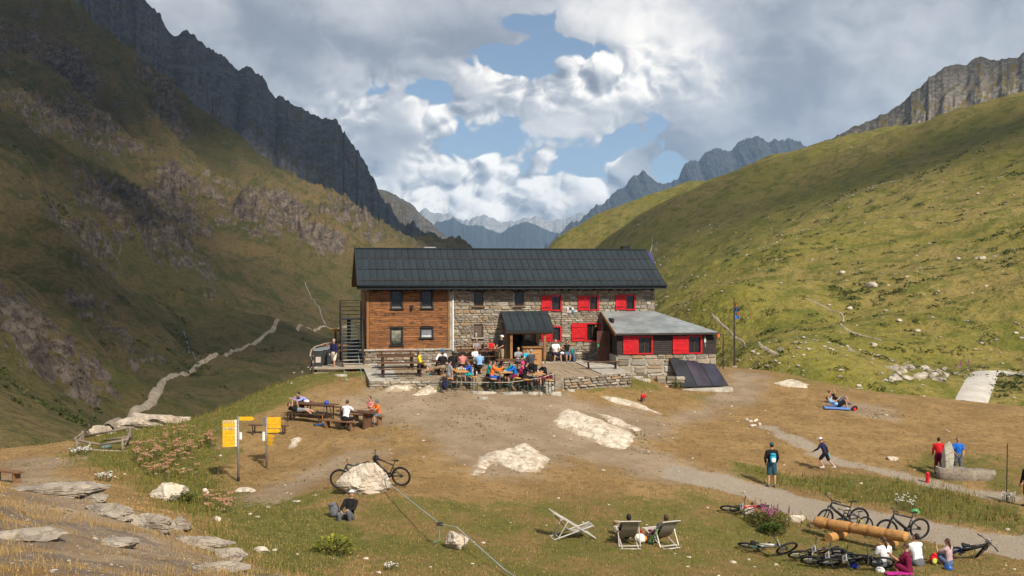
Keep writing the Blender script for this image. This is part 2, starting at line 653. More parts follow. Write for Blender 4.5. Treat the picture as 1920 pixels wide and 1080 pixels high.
PATH_UP = [(1262, 868), (1320, 884), (1440, 911), (1570, 942), (1640, 955), (1730, 974), (1860, 997), (1925, 1004), (2000, 1015)]
PATH_LO = [(1240, 893), (1290, 905), (1390, 928), (1450, 955), (1560, 985), (1640, 995), (1740, 1012), (1800, 1026), (1925, 1047), (2000, 1062)]
TRAIL2 = [(1440, 800), (1470, 815), (1530, 842), (1555, 862), (1610, 872), (1690, 890), (1790, 915), (1900, 935)]
Z_DIRT = [[(600, 742), (700, 728), (1055, 736), (1190, 765), (1290, 800), (1230, 835), (1310, 880), (1400, 905), (1420, 930), (1260, 905), (1100, 868), (1000, 900), (900, 900), (840, 862), (760, 800), (640, 798)],
  [(452, 935), (560, 882), (640, 838), (730, 815), (720, 850), (610, 900), (505, 948)],
  [(1370, 690), (1420, 700), (1450, 735), (1420, 760), (1360, 770), (1280, 800), (1240, 790), (1330, 740)],
  [(1560, 745), (1700, 760), (1680, 790), (1600, 775)],
  [(0, 915), (110, 908), (230, 952), (340, 1002), (450, 1050), (420, 1080), (0, 1080)],
  [(0, 860), (120, 860), (140, 900), (60, 915), (0, 905)]]
Z_GREEN = [([(590, 690), (690, 700), (640, 712), (560, 735), (480, 780), (400, 830), (420, 890), (480, 940), (560, 930), (660, 905), (600, 950), (700, 990), (650, 1080), (480, 1085), (400, 985), (280, 920), (200, 880), (130, 855), (150, 838), (250, 800), (400, 772)], 1.0),
  ([(600, 930), (760, 925), (900, 935), (1100, 925), (1320, 925), (1440, 960), (1560, 990), (1720, 1012), (1920, 1060), (1925, 1085), (640, 1085), (620, 1000)], 0.62),
  ([(1380, 872), (1560, 893), (1750, 905), (1900, 950), (1925, 1000), (1730, 970), (1580, 938), (1440, 908)], 1.0),
  ([(690, 710), (1030, 722), (1050, 735), (1020, 748), (860, 742), (720, 738), (690, 722)], 0.72),
  ([(1040, 705), (1180, 705), (1240, 725), (1180, 740), (1040, 722)], 0.95),
  ([(1280, 742), (1330, 730), (1390, 745), (1400, 755), (1330, 760)], 0.8),
  ([(1400, 680), (1500, 700), (1620, 733), (1560, 740), (1440, 715)], 0.45),
  ([(1690, 850), (1850, 850), (1925, 880), (1925, 940), (1830, 905), (1700, 890)], 0.75),
  ([(1290, 905), (1440, 960), (1400, 1000), (1250, 960)], 0.5)]


def zone_masks(x, y):
 w = 1.5 * fbm(x, y, 0.28, 4, 0.6) + 0.9 * fbm(x, y, 1.5, 4, 0.65)
 dirt = np.zeros(x.shape)
 for z in Z_DIRT:
  dirt = np.maximum(dirt, sst(poly_sd(poly_world(z), x, y) + 1.3 * w, -1.9, 2.2))
 green = np.zeros(x.shape)
 for z, k in Z_GREEN:
  green = np.maximum(green, k * sst(poly_sd(poly_world(z), x, y) + 1.3 * w, -1.8, 1.9))
 pp = poly_world(PATH_UP + PATH_LO[::-1])
 gravel = sst(poly_sd(pp, x, y) + 0.34 * w, -0.45, 0.45)
 t2 = [tuple(q) for q in poly_world(TRAIL2)]
 gravel = np.maximum(gravel, 0.8 * sst(0.62 + 0.5 * w - line_d(t2, x, y), -0.4, 0.5))
 return dirt, green, gravel


def m_ground(g, b, tc):
 def at(n):
  a = g.new('ShaderNodeAttribute'); a.attribute_name = n
  return a.outputs['Fac']
 dirt, green, gravel, rocky = at('dirt'), at('green'), at('gravel'), at('rocky')
 n1 = g.noise(tc, 0.55, 4.0, 0.6)
 n2 = g.noise(tc, 3.2, 4.0, 0.65)
 n3 = g.noise(tc, 15.0, 3.0, 0.7)
 n4 = g.noise(g.vm('MULTIPLY', tc, (1.0, 1.0, 1.0)), 60.0, 2.0, 0.7)
 straw = g.mixc(g.ss(n1, 0.35, 0.68), (0.265, 0.165, 0.068), (0.385, 0.250, 0.108))
 straw = g.mixc(g.mul(g.ss(n2, 0.46, 0.70), 0.85), straw, (0.165, 0.105, 0.048))
 straw = g.mixc(g.mul(g.ss(n3, 0.5, 0.7), 0.55), straw, (0.44, 0.32, 0.15))
 grn = g.mixc(g.ss(n2, 0.35, 0.65), (0.105, 0.108, 0.024), (0.185, 0.168, 0.044))
 grn = g.mixc(g.mul(g.ss(n3, 0.52, 0.7), 0.5), grn, (0.27, 0.21, 0.08))
 soil = g.mixc(g.ss(n1, 0.35, 0.7), (0.30, 0.222, 0.143), (0.40, 0.308, 0.210))
 soil = g.mixc(g.ss(n2, 0.55, 0.75), soil, (0.22, 0.155, 0.095))
 soil = g.mixc(g.mul(g.ss(n3, 0.60, 0.72), 0.6), soil, (0.44, 0.36, 0.26))
 grav = g.mixc(g.ss(n3, 0.35, 0.7), (0.31, 0.255, 0.19), (0.47, 0.40, 0.315))
 grav = g.mixc(g.mul(g.ss(n2, 0.55, 0.7), 0.6), grav, (0.30, 0.235, 0.155))
 rk = g.mixc(g.ss(n2, 0.3, 0.7), (0.15, 0.112, 0.085), (0.27, 0.215, 0.165))
 br = g.mul(g.sub(n2, 0.5), 1.1)
 br2 = g.add(br, g.mul(g.sub(n3, 0.5), 0.9))
 c = g.mixc(g.ss(g.add(g.add(green, br2), g.mul(g.sub(n1, 0.5), 1.5)), 0.28, 0.74), straw, grn)
 c = g.mixc(g.ss(g.add(dirt, br2), 0.25, 0.85), c, soil)
 c = g.mixc(g.ss(g.add(rocky, br2), 0.45, 0.75), c, rk)
 c = g.mixc(g.ss(g.add(gravel, g.mul(br2, 0.9)), 0.28, 0.72), c, grav)
 # single tufts left standing on the bare soil
 tv = g.voro(tc, 2.6, 'F1')
 tuft = g.mul(g.ss(g.add(tv, g.mul(g.sub(n3, 0.5), 0.35)), 0.22, 0.10), g.ss(n1, 0.46, 0.60))
 tuft = g.mul(tuft, g.ss(g.sub(dirt, gravel), 0.3, 0.7))
 c = g.mixc(tuft, c, (0.085, 0.095, 0.03))
 # small pale stones
 sv = g.voro(tc, 5.5, 'F1')
 st = g.mul(g.ss(sv, 0.10, 0.06), g.ss(g.noise(tc, 1.1, 3.0), 0.52, 0.62))
 c = g.mixc(g.mul(st, 0.8), c, (0.52, 0.47, 0.40))
 c = g.mixc(g.mul(g.sub(n4, 0.35), 0.55), c, g.mixc(1.0, c, c, 'MULTIPLY'))
 g.put(b.inputs['Base Color'], c)
 b.inputs['Roughness'].default_value = 0.95
 b.inputs['Specular IOR Level'].default_value = 0.1
 hgt = g.add(g.mul(n3, 0.6), g.mul(n4, 0.3))
 g.t.links.new(g.bump(hgt, 0.75, 0.14), b.inputs['Normal'])


def build_near():
 az = np.radians(np.linspace(-45, 43, 540))
 r = np.concatenate([[0.5, 3.0], np.geomspace(6.0, 118.0, 460)])
 A, Rr = np.meshgrid(az, r, indexing='ij')
 X = Rr * np.sin(A); Y = Rr * np.cos(A)
 Z = h_near(X, Y)
 dirt, green, gravel = zone_masks(X, Y)
 rocky = sst(26 - Y - 0.12 * X, 0, 5) * sst(-X, 1.0, 5) * (0.62 + 0.9 * fbm(X, Y, 0.5, 3))
 # the flank below the edge is green
 green = np.maximum(green, 0.85 * sst(-1.0 - Z - 0.02 * (Y - 50), 1.5, 3.5) * sst(Y, 50, 54))
 Z = Z - 0.05 * gravel
 me = grid_mesh('ground', X, Y, Z)
 for n, a in (('dirt', dirt), ('green', green), ('gravel', gravel), ('rocky', rocky)):
  set_attr(me, n, a.ravel())
 me.materials.append(mat('ground_cover', fn=m_ground))
 o = link('ground', me)
 setk(o, kind='structure')
 return o


build_near()
# coarse rasters of the ground, for scattering
RX, RY, RS = -40.0, 7.0, 0.2
_rx, _ry = np.meshgrid(RX + RS * np.arange(400), RY + RS * np.arange(330), indexing='ij')
RAST = (h_near(_rx, _ry),) + zone_masks(_rx, _ry)


def rast(k, x, y):
 fx = np.clip((x - RX) / RS, 0, 398.99); fy = np.clip((y - RY) / RS, 0, 328.99)
 i = fx.astype(int); j = fy.astype(int); u = fx - i; v = fy - j; A = RAST[k]
 return (A[i, j] * (1 - u) + A[i + 1, j] * u) * (1 - v) + (A[i, j + 1] * (1 - u) + A[i + 1, j + 1] * u) * v


# ------------------------------------------------------------------ mountains
def m_mountain(grassA, grassB, grassC, rockA, rockB, sl=(0.70, 0.84), nz=1.0, lo=0.012, bumpd=3.0, mead=None, rk_attr=True):
 def fn(g, b, tc):
  geo = g.new('ShaderNodeNewGeometry')
  nzv = g.sep(geo.outputs['Normal'])[2]
  at = g.new('ShaderNodeAttribute'); at.attribute_name = 'rock'
  n1 = g.noise(tc, lo, 4.0, 0.6)
  n2 = g.noise(tc, lo * 9, 4.0, 0.65)
  n3 = g.noise(tc, lo * 60, 3.0, 0.7)
  st = g.noise(g.vm('MULTIPLY', tc, (0.8, 0.8, 1.15)), lo * 20, 5.0, 0.68)
  gr = g.mixc(g.ss(n1, 0.36, 0.64), grassA, grassB)
  gr = g.mixc(g.mul(g.ss(n2, 0.45, 0.64), 0.85), gr, grassC)
  gr = g.mixc(g.mul(g.ss(n3, 0.42, 0.72), 0.6), gr, tuple(v * 0.42 for v in grassA))
  rk = g.mixc(g.ss(st, 0.35, 0.65), rockA, rockB)
  rk = g.mixc(g.mul(g.ss(n3, 0.48, 0.66), 0.75), rk, tuple(v * 0.45 for v in rockA))
  f = g.sub(at.outputs['Fac'], 0.5)
  f = g.add(f, g.ss(nzv, sl[1], sl[0], -0.25, 0.55))
  f = g.add(f, g.mul(g.sub(n2, 0.5), 1.3))
  f = g.add(f, g.mul(g.sub(n3, 0.5), 0.6))
  c = g.mixc(g.ss(f, 0.02, 0.30), gr, rk)
  g.put(b.inputs['Base Color'], c)
  b.inputs['Roughness'].default_value = 0.95
  b.inputs['Specular IOR Level'].default_value = 0.08
  h = g.add(g.mul(n3, 0.35), g.mul(st, 0.7))
  g.t.links.new(g.bump(h, 0.85, bumpd), b.inputs['Normal'])
 return fn


MT_LEFT = mat('mountain_left', fn=m_mountain((0.096, 0.082, 0.032), (0.155, 0.112, 0.050), (0.058, 0.066, 0.020), (0.075, 0.060, 0.049), (0.190, 0.152, 0.120), sl=(0.64, 0.80)))
MT_RIGHT = mat('mountain_right', fn=m_mountain((0.185, 0.165, 0.034), (0.245, 0.190, 0.060), (0.105, 0.115, 0.020), (0.20, 0.18, 0.15), (0.40, 0.36, 0.31), sl=(0.50, 0.66), lo=0.02, bumpd=1.6))
MT_REAR = mat('mountain_rear', fn=m_mountain((0.090, 0.076, 0.036), (0.110, 0.088, 0.040), (0.070, 0.065, 0.030), (0.085, 0.082, 0.080), (0.15, 0.14, 0.13), sl=(0.66, 0.82), lo=0.006, bumpd=9.0))
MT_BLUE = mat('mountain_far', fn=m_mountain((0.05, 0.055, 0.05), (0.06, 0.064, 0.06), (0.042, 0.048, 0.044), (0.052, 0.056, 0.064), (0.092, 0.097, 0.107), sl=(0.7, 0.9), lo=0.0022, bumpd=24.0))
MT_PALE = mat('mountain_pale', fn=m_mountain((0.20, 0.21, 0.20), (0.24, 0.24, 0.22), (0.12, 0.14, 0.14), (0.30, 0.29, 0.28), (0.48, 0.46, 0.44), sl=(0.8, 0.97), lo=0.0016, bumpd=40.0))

_left_px = [
 (220, 797, 150), (290, 747, 190), (320, 717, 230), (370, 682, 290), (440, 657, 345), (500, 622, 420), (560, 613, 470), (640, 611, 520),
 (400, 742, 215), (500, 692, 290), (570, 662, 345), (330, 775, 165), (640, 640, 420), (150, 800, 118), (140, 772, 150),
 (0, 560, 200), (0, 400, 300), (0, 330, 350), (0, 200, 500), (0, 80, 690), (60, 2, 860), (-150, 330, 300), (-150, 100, 560), (-150, -120, 800), (-150, 600, 160),
 (150, 600, 255), (150, 450, 360), (150, 330, 480), (150, 200, 640), (190, 78, 830), (120, 40, 845),
 (300, 600, 330), (300, 450, 450), (300, 330, 590), (330, 202, 780), (250, 135, 805),
 (450, 560, 440), (450, 480, 550), (450, 400, 660), (420, 275, 760), (520, 348, 735),
 (540, 372, 690), (600, 440, 640), (660, 492, 600), (600, 540, 550), (640, 582, 535), (560, 420, 670),
 (640, 405, 800), (700, 445, 840), (760, 452, 880), (840, 466, 930),
 (0, 640, 140), (0, 740, 112), (60, 765, 108), (110, 800, 100), (0, 830, 90), (-150, 760, 95), (60, 640, 165), (100, 690, 160), (170, 722, 168)]
_left = [tuple(P(*q)) for q in _left_px]
_left += [(-20, 90, -17), (-8, 130, -26), (0, 200, -34), (10, 300, -40), (10, 450, -44), (0, 600, -40), (0, 800, -30), (30, 950, -25), (20, 120, -22),
  (-45, 80, -14), (-70, 70, -10)]
# behind the crest the ground falls again
for (px, py, Y) in [(60, 2, 860), (190, 78, 830), (330, 202, 780), (420, 275, 760), (520, 348, 735), (640, 405, 800), (-150, -120, 800)]:
 q = P(px, py, Y); s = 1.22
 _left.append((q.x * s, q.y * s, q.z - 60))
_tps_left = TPS(_left, lam=0.0006, scale=200.0)


_YsL = np.geomspace(75, 1100, 900)


def GL(px, py, fn=None):
 return G(px, py, fn or _tps_left, _YsL)


def world_line(pts, fn=None):
 return [tuple(GL(*p, fn))[:2] for p in pts]


# spurs (crest lines) and gullies of the left flank, followed down the slope
_SPUR = [([(40, 10), (190, 88), (330, 210), (440, 300), (530, 372), (600, 430), (660, 495)], 9, 16),
  ([(0, 140), (110, 190), (230, 265), (330, 330), (430, 400), (520, 480), (600, 560), (640, 606)], 8, 22),
  ([(0, 310), (90, 330), (200, 345), (270, 400), (330, 480), (400, 560), (480, 630)], 8, 18),
  ([(0, 395), (90, 465), (200, 555), (290, 630), (365, 685)], 7, 13),
  ([(0, 555), (80, 590), (170, 650), (240, 720), (270, 750)], 4, 9),
  ([(420, 400), (480, 470), (545, 560), (590, 606)], 5, 14)]
_GUL = [([(100, 120), (140, 170), (200, 230), (270, 310), (290, 360), (350, 450), (420, 520), (470, 590)], -7, 14),
  ([(40, 330), (80, 400), (150, 480), (240, 570), (320, 640), (350, 690)], -5, 9),
  ([(0, 470), (100, 560), (200, 650), (270, 715), (300, 740)], -5, 9),
  ([(560, 470), (590, 540), (612, 608)], -5, 9), ([(330, 560), (345, 620), (368, 682)], -3, 6),
  ([(0, 690), (60, 740), (130, 790)], -3, 8)]
_ROCKP = [[(70, 370), (150, 335), (250, 320), (330, 400), (370, 470), (330, 520), (250, 490), (170, 500), (90, 450)],
  [(230, 330), (330, 330), (400, 390), (350, 470), (300, 400)],
  [(0, 190), (60, 170), (140, 190), (210, 240), (250, 290), (160, 280), (60, 250), (0, 260)],
  [(0, 45), (70, 60), (140, 100), (180, 130), (110, 150), (40, 110), (0, 100)],
  [(0, 560), (60, 590), (130, 640), (180, 740), (100, 730), (40, 690), (0, 640)],
  [(140, 560), (230, 620), (300, 680), (250, 680), (170, 620)],
  [(460, 400), (520, 372), (590, 420), (640, 480), (600, 490), (540, 450), (480, 470), (440, 440)],
  [(250, 130), (330, 210), (360, 260), (300, 230)], [(400, 540), (440, 570), (430, 610), (380, 590)],
  [(420, 330), (500, 370), (430, 380), (370, 340)], [(0, 720), (40, 740), (90, 800), (30, 820), (0, 790)],
  [(600, 360), (700, 420), (760, 450), (680, 440), (620, 400)]]
_SPURW = [(np.array(world_line(p)), a_, w_) for p, a_, w_ in _SPUR + _GUL]
_ROCKW = [np.array(world_line(p)) for p in _ROCKP]


def h_left(x, y, full=False):
 x = np.asarray(x, float); y = np.asarray(y, float)
 z = _tps_left(x, y)
 r = np.hypot(x, y)
 up = sst(z, -22, 30)
 near_k = sst(r, 95, 190)
 w1 = fbm(x, y, 0.010, 3); w2 = fbm(x + 90, y - 40, 0.010, 3)
 wx = x + 16 * w1; wy = y + 16 * w2
 for ln, am, wd in _SPURW:
  d = line_d([tuple(q) for q in ln], wx, wy)
  z = z + near_k * am * np.exp(-(d / (wd * (0.6 + r / 700.0))) ** 1.4)
 # fall line runs to the right and a little towards the viewer: c is measured along the slope's contours
 c = wy * 0.82 + wx * 0.57
 s = wx * 0.82 - wy * 0.57
 spur = ridged(c, s * 0.20, 0.016, 4, 0.55) - 0.55
 amp = (3 + 0.016 * r) * (0.2 + 0.8 * up)
 cl = fbm(x, y, 0.009, 4, 0.6)
 rk = np.full(x.shape, -9.0)
 for pl in _ROCKW:
  rk = np.maximum(rk, poly_sd(pl, wx, wy) / (4 + 0.02 * r))
 band = np.maximum(sst(rk + 2.2 * cl, -0.9, 0.9), sst(cl, 0.20, 0.42) * up * 0.9)
 crag = 0.65 * ridged(c, s * 0.45, 0.045, 4, 0.62) + 0.35 * ridged(x, y, 0.11, 3, 0.6) - 0.5
 step = np.abs(np.sin((z * 0.8 + 0.25 * c + 26 * cl + 14 * crag) / 6.0)) - 0.6
 fine = fbm(x, y, 0.07, 4, 0.6)
 z = z + near_k * (amp * 1.9 * spur + band * (14.0 * crag + 3.0 * step) * (0.55 + r / 650.0)) + (1.3 + r * 0.004) * fine * near_k
 if full:
  return z, np.clip(band * (0.8 + 0.5 * crag), 0, 1)
 return z


def h_left_only(x, y):
 return h_left(x, y)


def build_left():
 az = np.radians(np.linspace(-34, 4, 720))
 r = np.geomspace(70, 1150, 520)
 A, Rr = np.meshgrid(az, r, indexing='ij')
 X = Rr * np.sin(A); Y = Rr * np.cos(A)
 Z, rock = h_left(X, Y, True)
 me = grid_mesh('mountain_slope', X, Y, Z)
 set_attr(me, 'rock', rock.ravel())
 me.materials.append(MT_LEFT)
 setk(link('mountain_slope', me), kind='structure')


build_left()

_right_px = [
 (1030, 466, 700), (1100, 440, 690), (1180, 412, 670), (1250, 385, 650), (1330, 355, 630), (1420, 312, 610), (1500, 277, 590), (1560, 268, 560), (1640, 250, 530),
 (1740, 222, 500), (1840, 198, 470), (1920, 183, 450), (2060, 150, 420),
 (1380, 665, 112), (1480, 690, 104), (1600, 722, 100), (1820, 742, 102), (1860, 699, 122), (1920, 703, 122), (1920, 745, 100), (1760, 700, 118), (1700, 690, 122), (2050, 700, 110),
 (1300, 505, 250), (1290, 580, 165), (1400, 560, 180), (1500, 620, 138), (1600, 500, 215), (1600, 600, 150), (1600, 400, 320), (1800, 400, 258), (1900, 500, 170), (1900, 600, 138), (1750, 600, 140),
 (1700, 300, 430), (1400, 400, 450), (1400, 480, 280), (1250, 455, 430), (1130, 458, 560), (1900, 300, 330), (1900, 400, 230), (2060, 350, 250), (2060, 500, 150)]
_right = [tuple(P(*q)) for q in _right_px]
_right += [(12, 110, -18), (20, 160, -16), (20, 260, -18), (20, 400, -22), (10, 560, -26), (0, 700, -30), (40, 88, -11), (60, 80, -10), (24, 92, -13), (-15, 200, -34), (-15, 450, -42)]
for (px, py, Y) in [(1030, 466, 700), (1180, 412, 670), (1330, 355, 630), (1500, 277, 590), (1640, 250, 530), (1840, 198, 470), (2060, 150, 420)]:
 q = P(px, py, Y); s = 1.3
 _right.append((q.x * s, q.y * s, q.z - 8)); s = 1.6
 _right.append((q.x * s, q.y * s, q.z - 60))
_tps_right = TPS(_right, lam=0.0006, scale=150.0)


def h_right(x, y, full=False):
 x = np.asarray(x, float); y = np.asarray(y, float)
 z = _tps_right(x, y)
 r = np.hypot(x, y)
 k = sst(r, 95, 170)
 c = y * 0.94 - x * 0.34; s = x * 0.94 + y * 0.34
 wob = fbm(x, y, 0.006, 3)
 z = z + k * ((1.2 + 0.006 * r) * 1.6 * (ridged(c + 30 * wob, s * 0.3, 0.011, 4) - 0.55) + (1.0 + 0.003 * r) * fbm(x, y, 0.035, 4, 0.55) + 0.8 * fbm(x, y, 0.14, 4, 0.65))
 if full:
  bl = fbm(c, s * 0.25, 0.03, 4, 0.6)
  rock = 0.50 * sst(bl, 0.14, 0.45) + 0.5 * sst(480 - r, -300, -120) * sst(fbm(x, y, 0.03, 3), 0.0, 0.3) * sst(70 - x, 0, 60)
  return z, rock
 return z


def build_right():
 az = np.radians(np.linspace(1.2, 38, 520))
 r = np.geomspace(70, 1000, 440)
 A, Rr = np.meshgrid(az, r, indexing='ij')
 X = Rr * np.sin(A); Y = Rr * np.cos(A)
 Z, rock = h_right(X, Y, True)
 me = grid_mesh('hillside', X, Y, Z)
 set_attr(me, 'rock', rock.ravel())
 me.materials.append(MT_RIGHT)
 setk(link('hillside', me), kind='structure')


build_right()


def ridge(name, pts, material, wf, drop, wb=None, nu=420, nv=90, jag=6.0, jags=0.02, gul=20.0, guls=0.01, rockb=0.5, rockv=0.6, side=0.0, iso=0.35):
 """a mountain built from its crest line: a gullied front face, a back face and a jagged crest"""
 C = [P(*p) for p in pts]
 L = [0.0]
 for a, b in zip(C[:-1], C[1:]): L.append(L[-1] + (b - a).length)
 u = np.linspace(0, L[-1], nu)
 cx = np.interp(u, L, [c.x for c in C]); cy = np.interp(u, L, [c.y for c in C]); cz = np.interp(u, L, [c.z for c in C])
 j = jag * (ridged(u, u * 0 + 3.3, jags, 5, 0.62) - 0.55)
 cz = cz + j
 wb = wb or wf * 0.6
 v = np.concatenate([-np.linspace(1, 0.04, 16) ** 1.3, np.linspace(0, 1, nv) ** 1.25])
 U, V = np.meshgrid(u, v, indexing='ij')
 cxx, cyy, czz = cx[:, None], cy[:, None], cz[:, None]
 rr = np.hypot(cxx, cyy)
 fx, fy = -cxx / rr, -cyy / rr
 fx, fy = fx * math.cos(side) - fy * math.sin(side), fx * math.sin(side) + fy * math.cos(side)
 D = np.where(V >= 0, V * wf, V * wb)
 X = cxx + fx * D; Y = cyy + fy * D
 a = np.abs(V)
 gl = ridged(U + 40 * fbm(X, Y, guls * 0.7, 3), D * 0.25, guls, 5, 0.58) - 0.5
 cr = fbm(X, Y, guls * 3.0, 5, 0.6)
 Z = czz - drop * np.where(V >= 0, a ** 0.86, a) + (gul * gl + iso * gul * cr) * sst(a, 0.0, 0.10)
 me = grid_mesh(name, X, Y, Z)
 set_attr(me, 'rock', np.clip(rockb + rockv * (0.5 - a) + 0.5 * cr, 0, 1).ravel())
 me.materials.append(material)
 return setk(link(name, me), kind='structure')


ridge('mountain_ridge', [(-60, -250, 1250), (140, -120, 1280), (230, -40, 1300), (283, 4, 1300), (312, 50, 1310), (385, 76, 1320), (408, 104, 1330), (440, 118, 1335), (492, 142, 1340), (506, 172, 1345),
      (552, 205, 1350), (585, 218, 1350), (632, 232, 1345), (655, 268, 1340), (688, 308, 1330), (702, 345, 1320), (722, 385, 1310), (770, 420, 1290), (830, 452, 1270), (900, 480, 1250)],
 MT_REAR, 520, 330, jag=20, jags=0.022, gul=20, guls=0.0065, iso=1.5, rockb=0.35, rockv=0.8)
ridge('mountain_ridge', [(620, 300, 2050), (690, 352, 2050), (716, 356, 2050), (742, 364, 2050), (770, 381, 2040), (796, 408, 2030), (822, 432, 2010), (846, 452, 2000), (866, 470, 1990), (900, 490, 1980)],
 MT_REAR, 500, 260, jag=9, jags=0.016, gul=30, guls=0.011, nu=260, nv=60, rockb=0.6)
ridge('rocky_peak', [(1500, 285, 760), (1556, 262, 760), (1580, 252, 755), (1616, 228, 750), (1660, 214, 745), (1690, 196, 740), (1708, 176, 735), (1738, 150, 730), (1765, 128, 730), (1800, 118, 730),
     (1846, 107, 730), (1872, 112, 725), (1900, 108, 715), (1925, 95, 710), (2000, 60, 690), (2140, 20, 650)],
 mat('mountain_peak', fn=m_mountain((0.165, 0.135, 0.045), (0.20, 0.15, 0.055), (0.12, 0.11, 0.03), (0.15, 0.135, 0.115), (0.31, 0.28, 0.24), sl=(0.6, 0.85), lo=0.016, bumpd=3.0)),
 300, 170, jag=5, jags=0.05, gul=12, guls=0.022, rockb=0.72, rockv=0.35, nu=360)
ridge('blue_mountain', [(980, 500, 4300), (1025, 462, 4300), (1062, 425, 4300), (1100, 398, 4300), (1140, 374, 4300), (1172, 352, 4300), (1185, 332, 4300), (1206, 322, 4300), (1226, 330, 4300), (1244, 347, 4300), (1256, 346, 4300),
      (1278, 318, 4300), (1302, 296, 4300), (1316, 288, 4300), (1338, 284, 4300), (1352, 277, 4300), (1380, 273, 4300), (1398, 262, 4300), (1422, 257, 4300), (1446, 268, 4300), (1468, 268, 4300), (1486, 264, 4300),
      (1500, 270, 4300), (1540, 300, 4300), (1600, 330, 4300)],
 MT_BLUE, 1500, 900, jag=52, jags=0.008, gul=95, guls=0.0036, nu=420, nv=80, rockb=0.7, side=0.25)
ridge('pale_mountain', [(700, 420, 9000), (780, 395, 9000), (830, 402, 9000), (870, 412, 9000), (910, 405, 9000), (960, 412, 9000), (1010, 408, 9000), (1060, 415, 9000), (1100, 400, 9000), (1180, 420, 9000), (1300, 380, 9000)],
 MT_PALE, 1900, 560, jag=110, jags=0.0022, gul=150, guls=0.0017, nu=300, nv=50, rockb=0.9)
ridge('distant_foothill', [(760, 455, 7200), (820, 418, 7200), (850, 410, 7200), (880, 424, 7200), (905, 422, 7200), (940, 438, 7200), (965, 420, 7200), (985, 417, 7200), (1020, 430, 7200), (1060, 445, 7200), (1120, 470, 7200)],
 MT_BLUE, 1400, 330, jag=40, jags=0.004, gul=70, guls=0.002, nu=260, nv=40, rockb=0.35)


# valley bottom far behind, under everything
def build_base():
 az = np.radians(np.linspace(-60, 60, 60)); r = np.concatenate([[0.0], np.geomspace(60, 13000, 40)])
 A, Rr = np.meshgrid(az, r, indexing='ij')
 X = Rr * np.sin(A); Y = Rr * np.cos(A) - 5
 Z = -48 - 0.012 * np.maximum(Rr - 600, 0) + 3 * fbm(X, Y, 0.004, 3) * sst(Rr, 50, 300)
 Z = np.maximum(Z, -170)
 me = grid_mesh('valley_floor', X, Y, Z)
 set_attr(me, 'rock', np.zeros(X.size))
 me.materials.append(MT_REAR)
 setk(link('valley_floor', me), kind='structure')


build_base()


# ------------------------------------------------------------------ air
def build_haze():
 x0, x1, y0, y1, z0, z1 = -2600, 3400, -60, 9900, -900, 900
 mb = MB(); mb.box(x0, x1, y0, y1, z0, z1)
 m = bpy.data.materials.new('mountain_air')
 m.use_nodes = True
 t = m.node_tree; t.nodes.clear()
 pv = t.nodes.new('ShaderNodeVolumePrincipled')
 pv.inputs['Color'].default_value = (0.40, 0.66, 1.0, 1)
 pv.inputs['Density'].default_value = 0.00008
 pv.inputs['Anisotropy'].default_value = 0.0
 out = t.nodes.new('ShaderNodeOutputMaterial')
 t.links.new(pv.outputs[0], out.inputs['Volume'])
 m.cycles.homogeneous_volume = True
 o = mb.build('haze', m)
 setk(o, kind='stuff')


build_haze()


# ------------------------------------------------------------------ unseen clouds added overhead to cast shadow on chosen slopes
def build_shade_cloud(target, alt, rx, ry, seed):
 t = (alt - target[2]) / SUN_DIR.z
 c = Vector(target) + SUN_DIR * t
 rnd = random.Random(seed)
 mb = MB()
 for i in range(9):
  a = rnd.uniform(0, 6.283); q = math.sqrt(rnd.random()) * 0.72
  mb.ell((rx * q * math.cos(a), ry * q * math.sin(a), rnd.uniform(-10, 40)), (rx * rnd.uniform(0.3, 0.5), ry * rnd.uniform(0.3, 0.5), rnd.uniform(25, 50)), 20, 12)
 o = mb.build('cloud', mat('shade_cloud_white', (0.85, 0.85, 0.86), 1.0, spec=0.0, var=0.03, vs=0.01), sm=True)
 o.location = c
 setk(o, kind='structure')
 return o


for k_, (tx, ty, tz, ra, rb) in enumerate([(-460, 640, 120, 250, 250), (-260, 440, 30, 100, 100), (-330, 300, 30, 110, 110), (-115, 310, -5, 85, 100), (-130, 170, -8, 75, 70), (-290, 800, 110, 130, 130), (-60, 430, -20, 55, 70),
         (140, 405, 45, 95, 55), (60, 540, 30, 80, 60), (240, 330, 40, 80, 50), (-320, 1180, 180, 380, 260), (-480, 1290, 360, 260, 200), (-280, 1330, 230, 200, 160), (-640, 1250, 440, 220, 200), (-130, 1320, 100, 160, 130), (-380, 700, 140, 150, 150), (-180, 510, 10, 60, 45), (-215, 800, 90, 80, 80), (-262, 600, 95, 62, 85), (-205, 545, 50, 32, 40), (-40, 900, 20, 130, 120), (330, 760, 150, 120, 90)]):
 build_shade_cloud((tx, ty, tz), 1020, ra, rb, k_ + 1)

# ------------------------------------------------------------------ the hut
HR = R(11.0)
HA = Vector((-8.79, 63.0, 0.0))
E1 = Vector((math.cos(HR), math.sin(HR), 0)); E2 = Vector((-math.sin(HR), math.cos(HR), 0))


def FS(px, py, off=0.0):
 """facade coordinates (along the front, height) of what is seen at a pixel, on the plane 'off' metres behind the front"""
 u = (px - 960.0) / F
 o = HA + E2 * off
 s = (u * o.y - o.x) / (E1.x - u * E1.y)
 Y = o.y + s * E1.y
 return s, P(px, py, Y).z


def hut_to_world(s, y, z):
 return HA + E1 * s + E2 * y + Vector((0, 0, z))


def deck_z(yl):
 return max(0.0, 0.2 + 0.03 * yl)


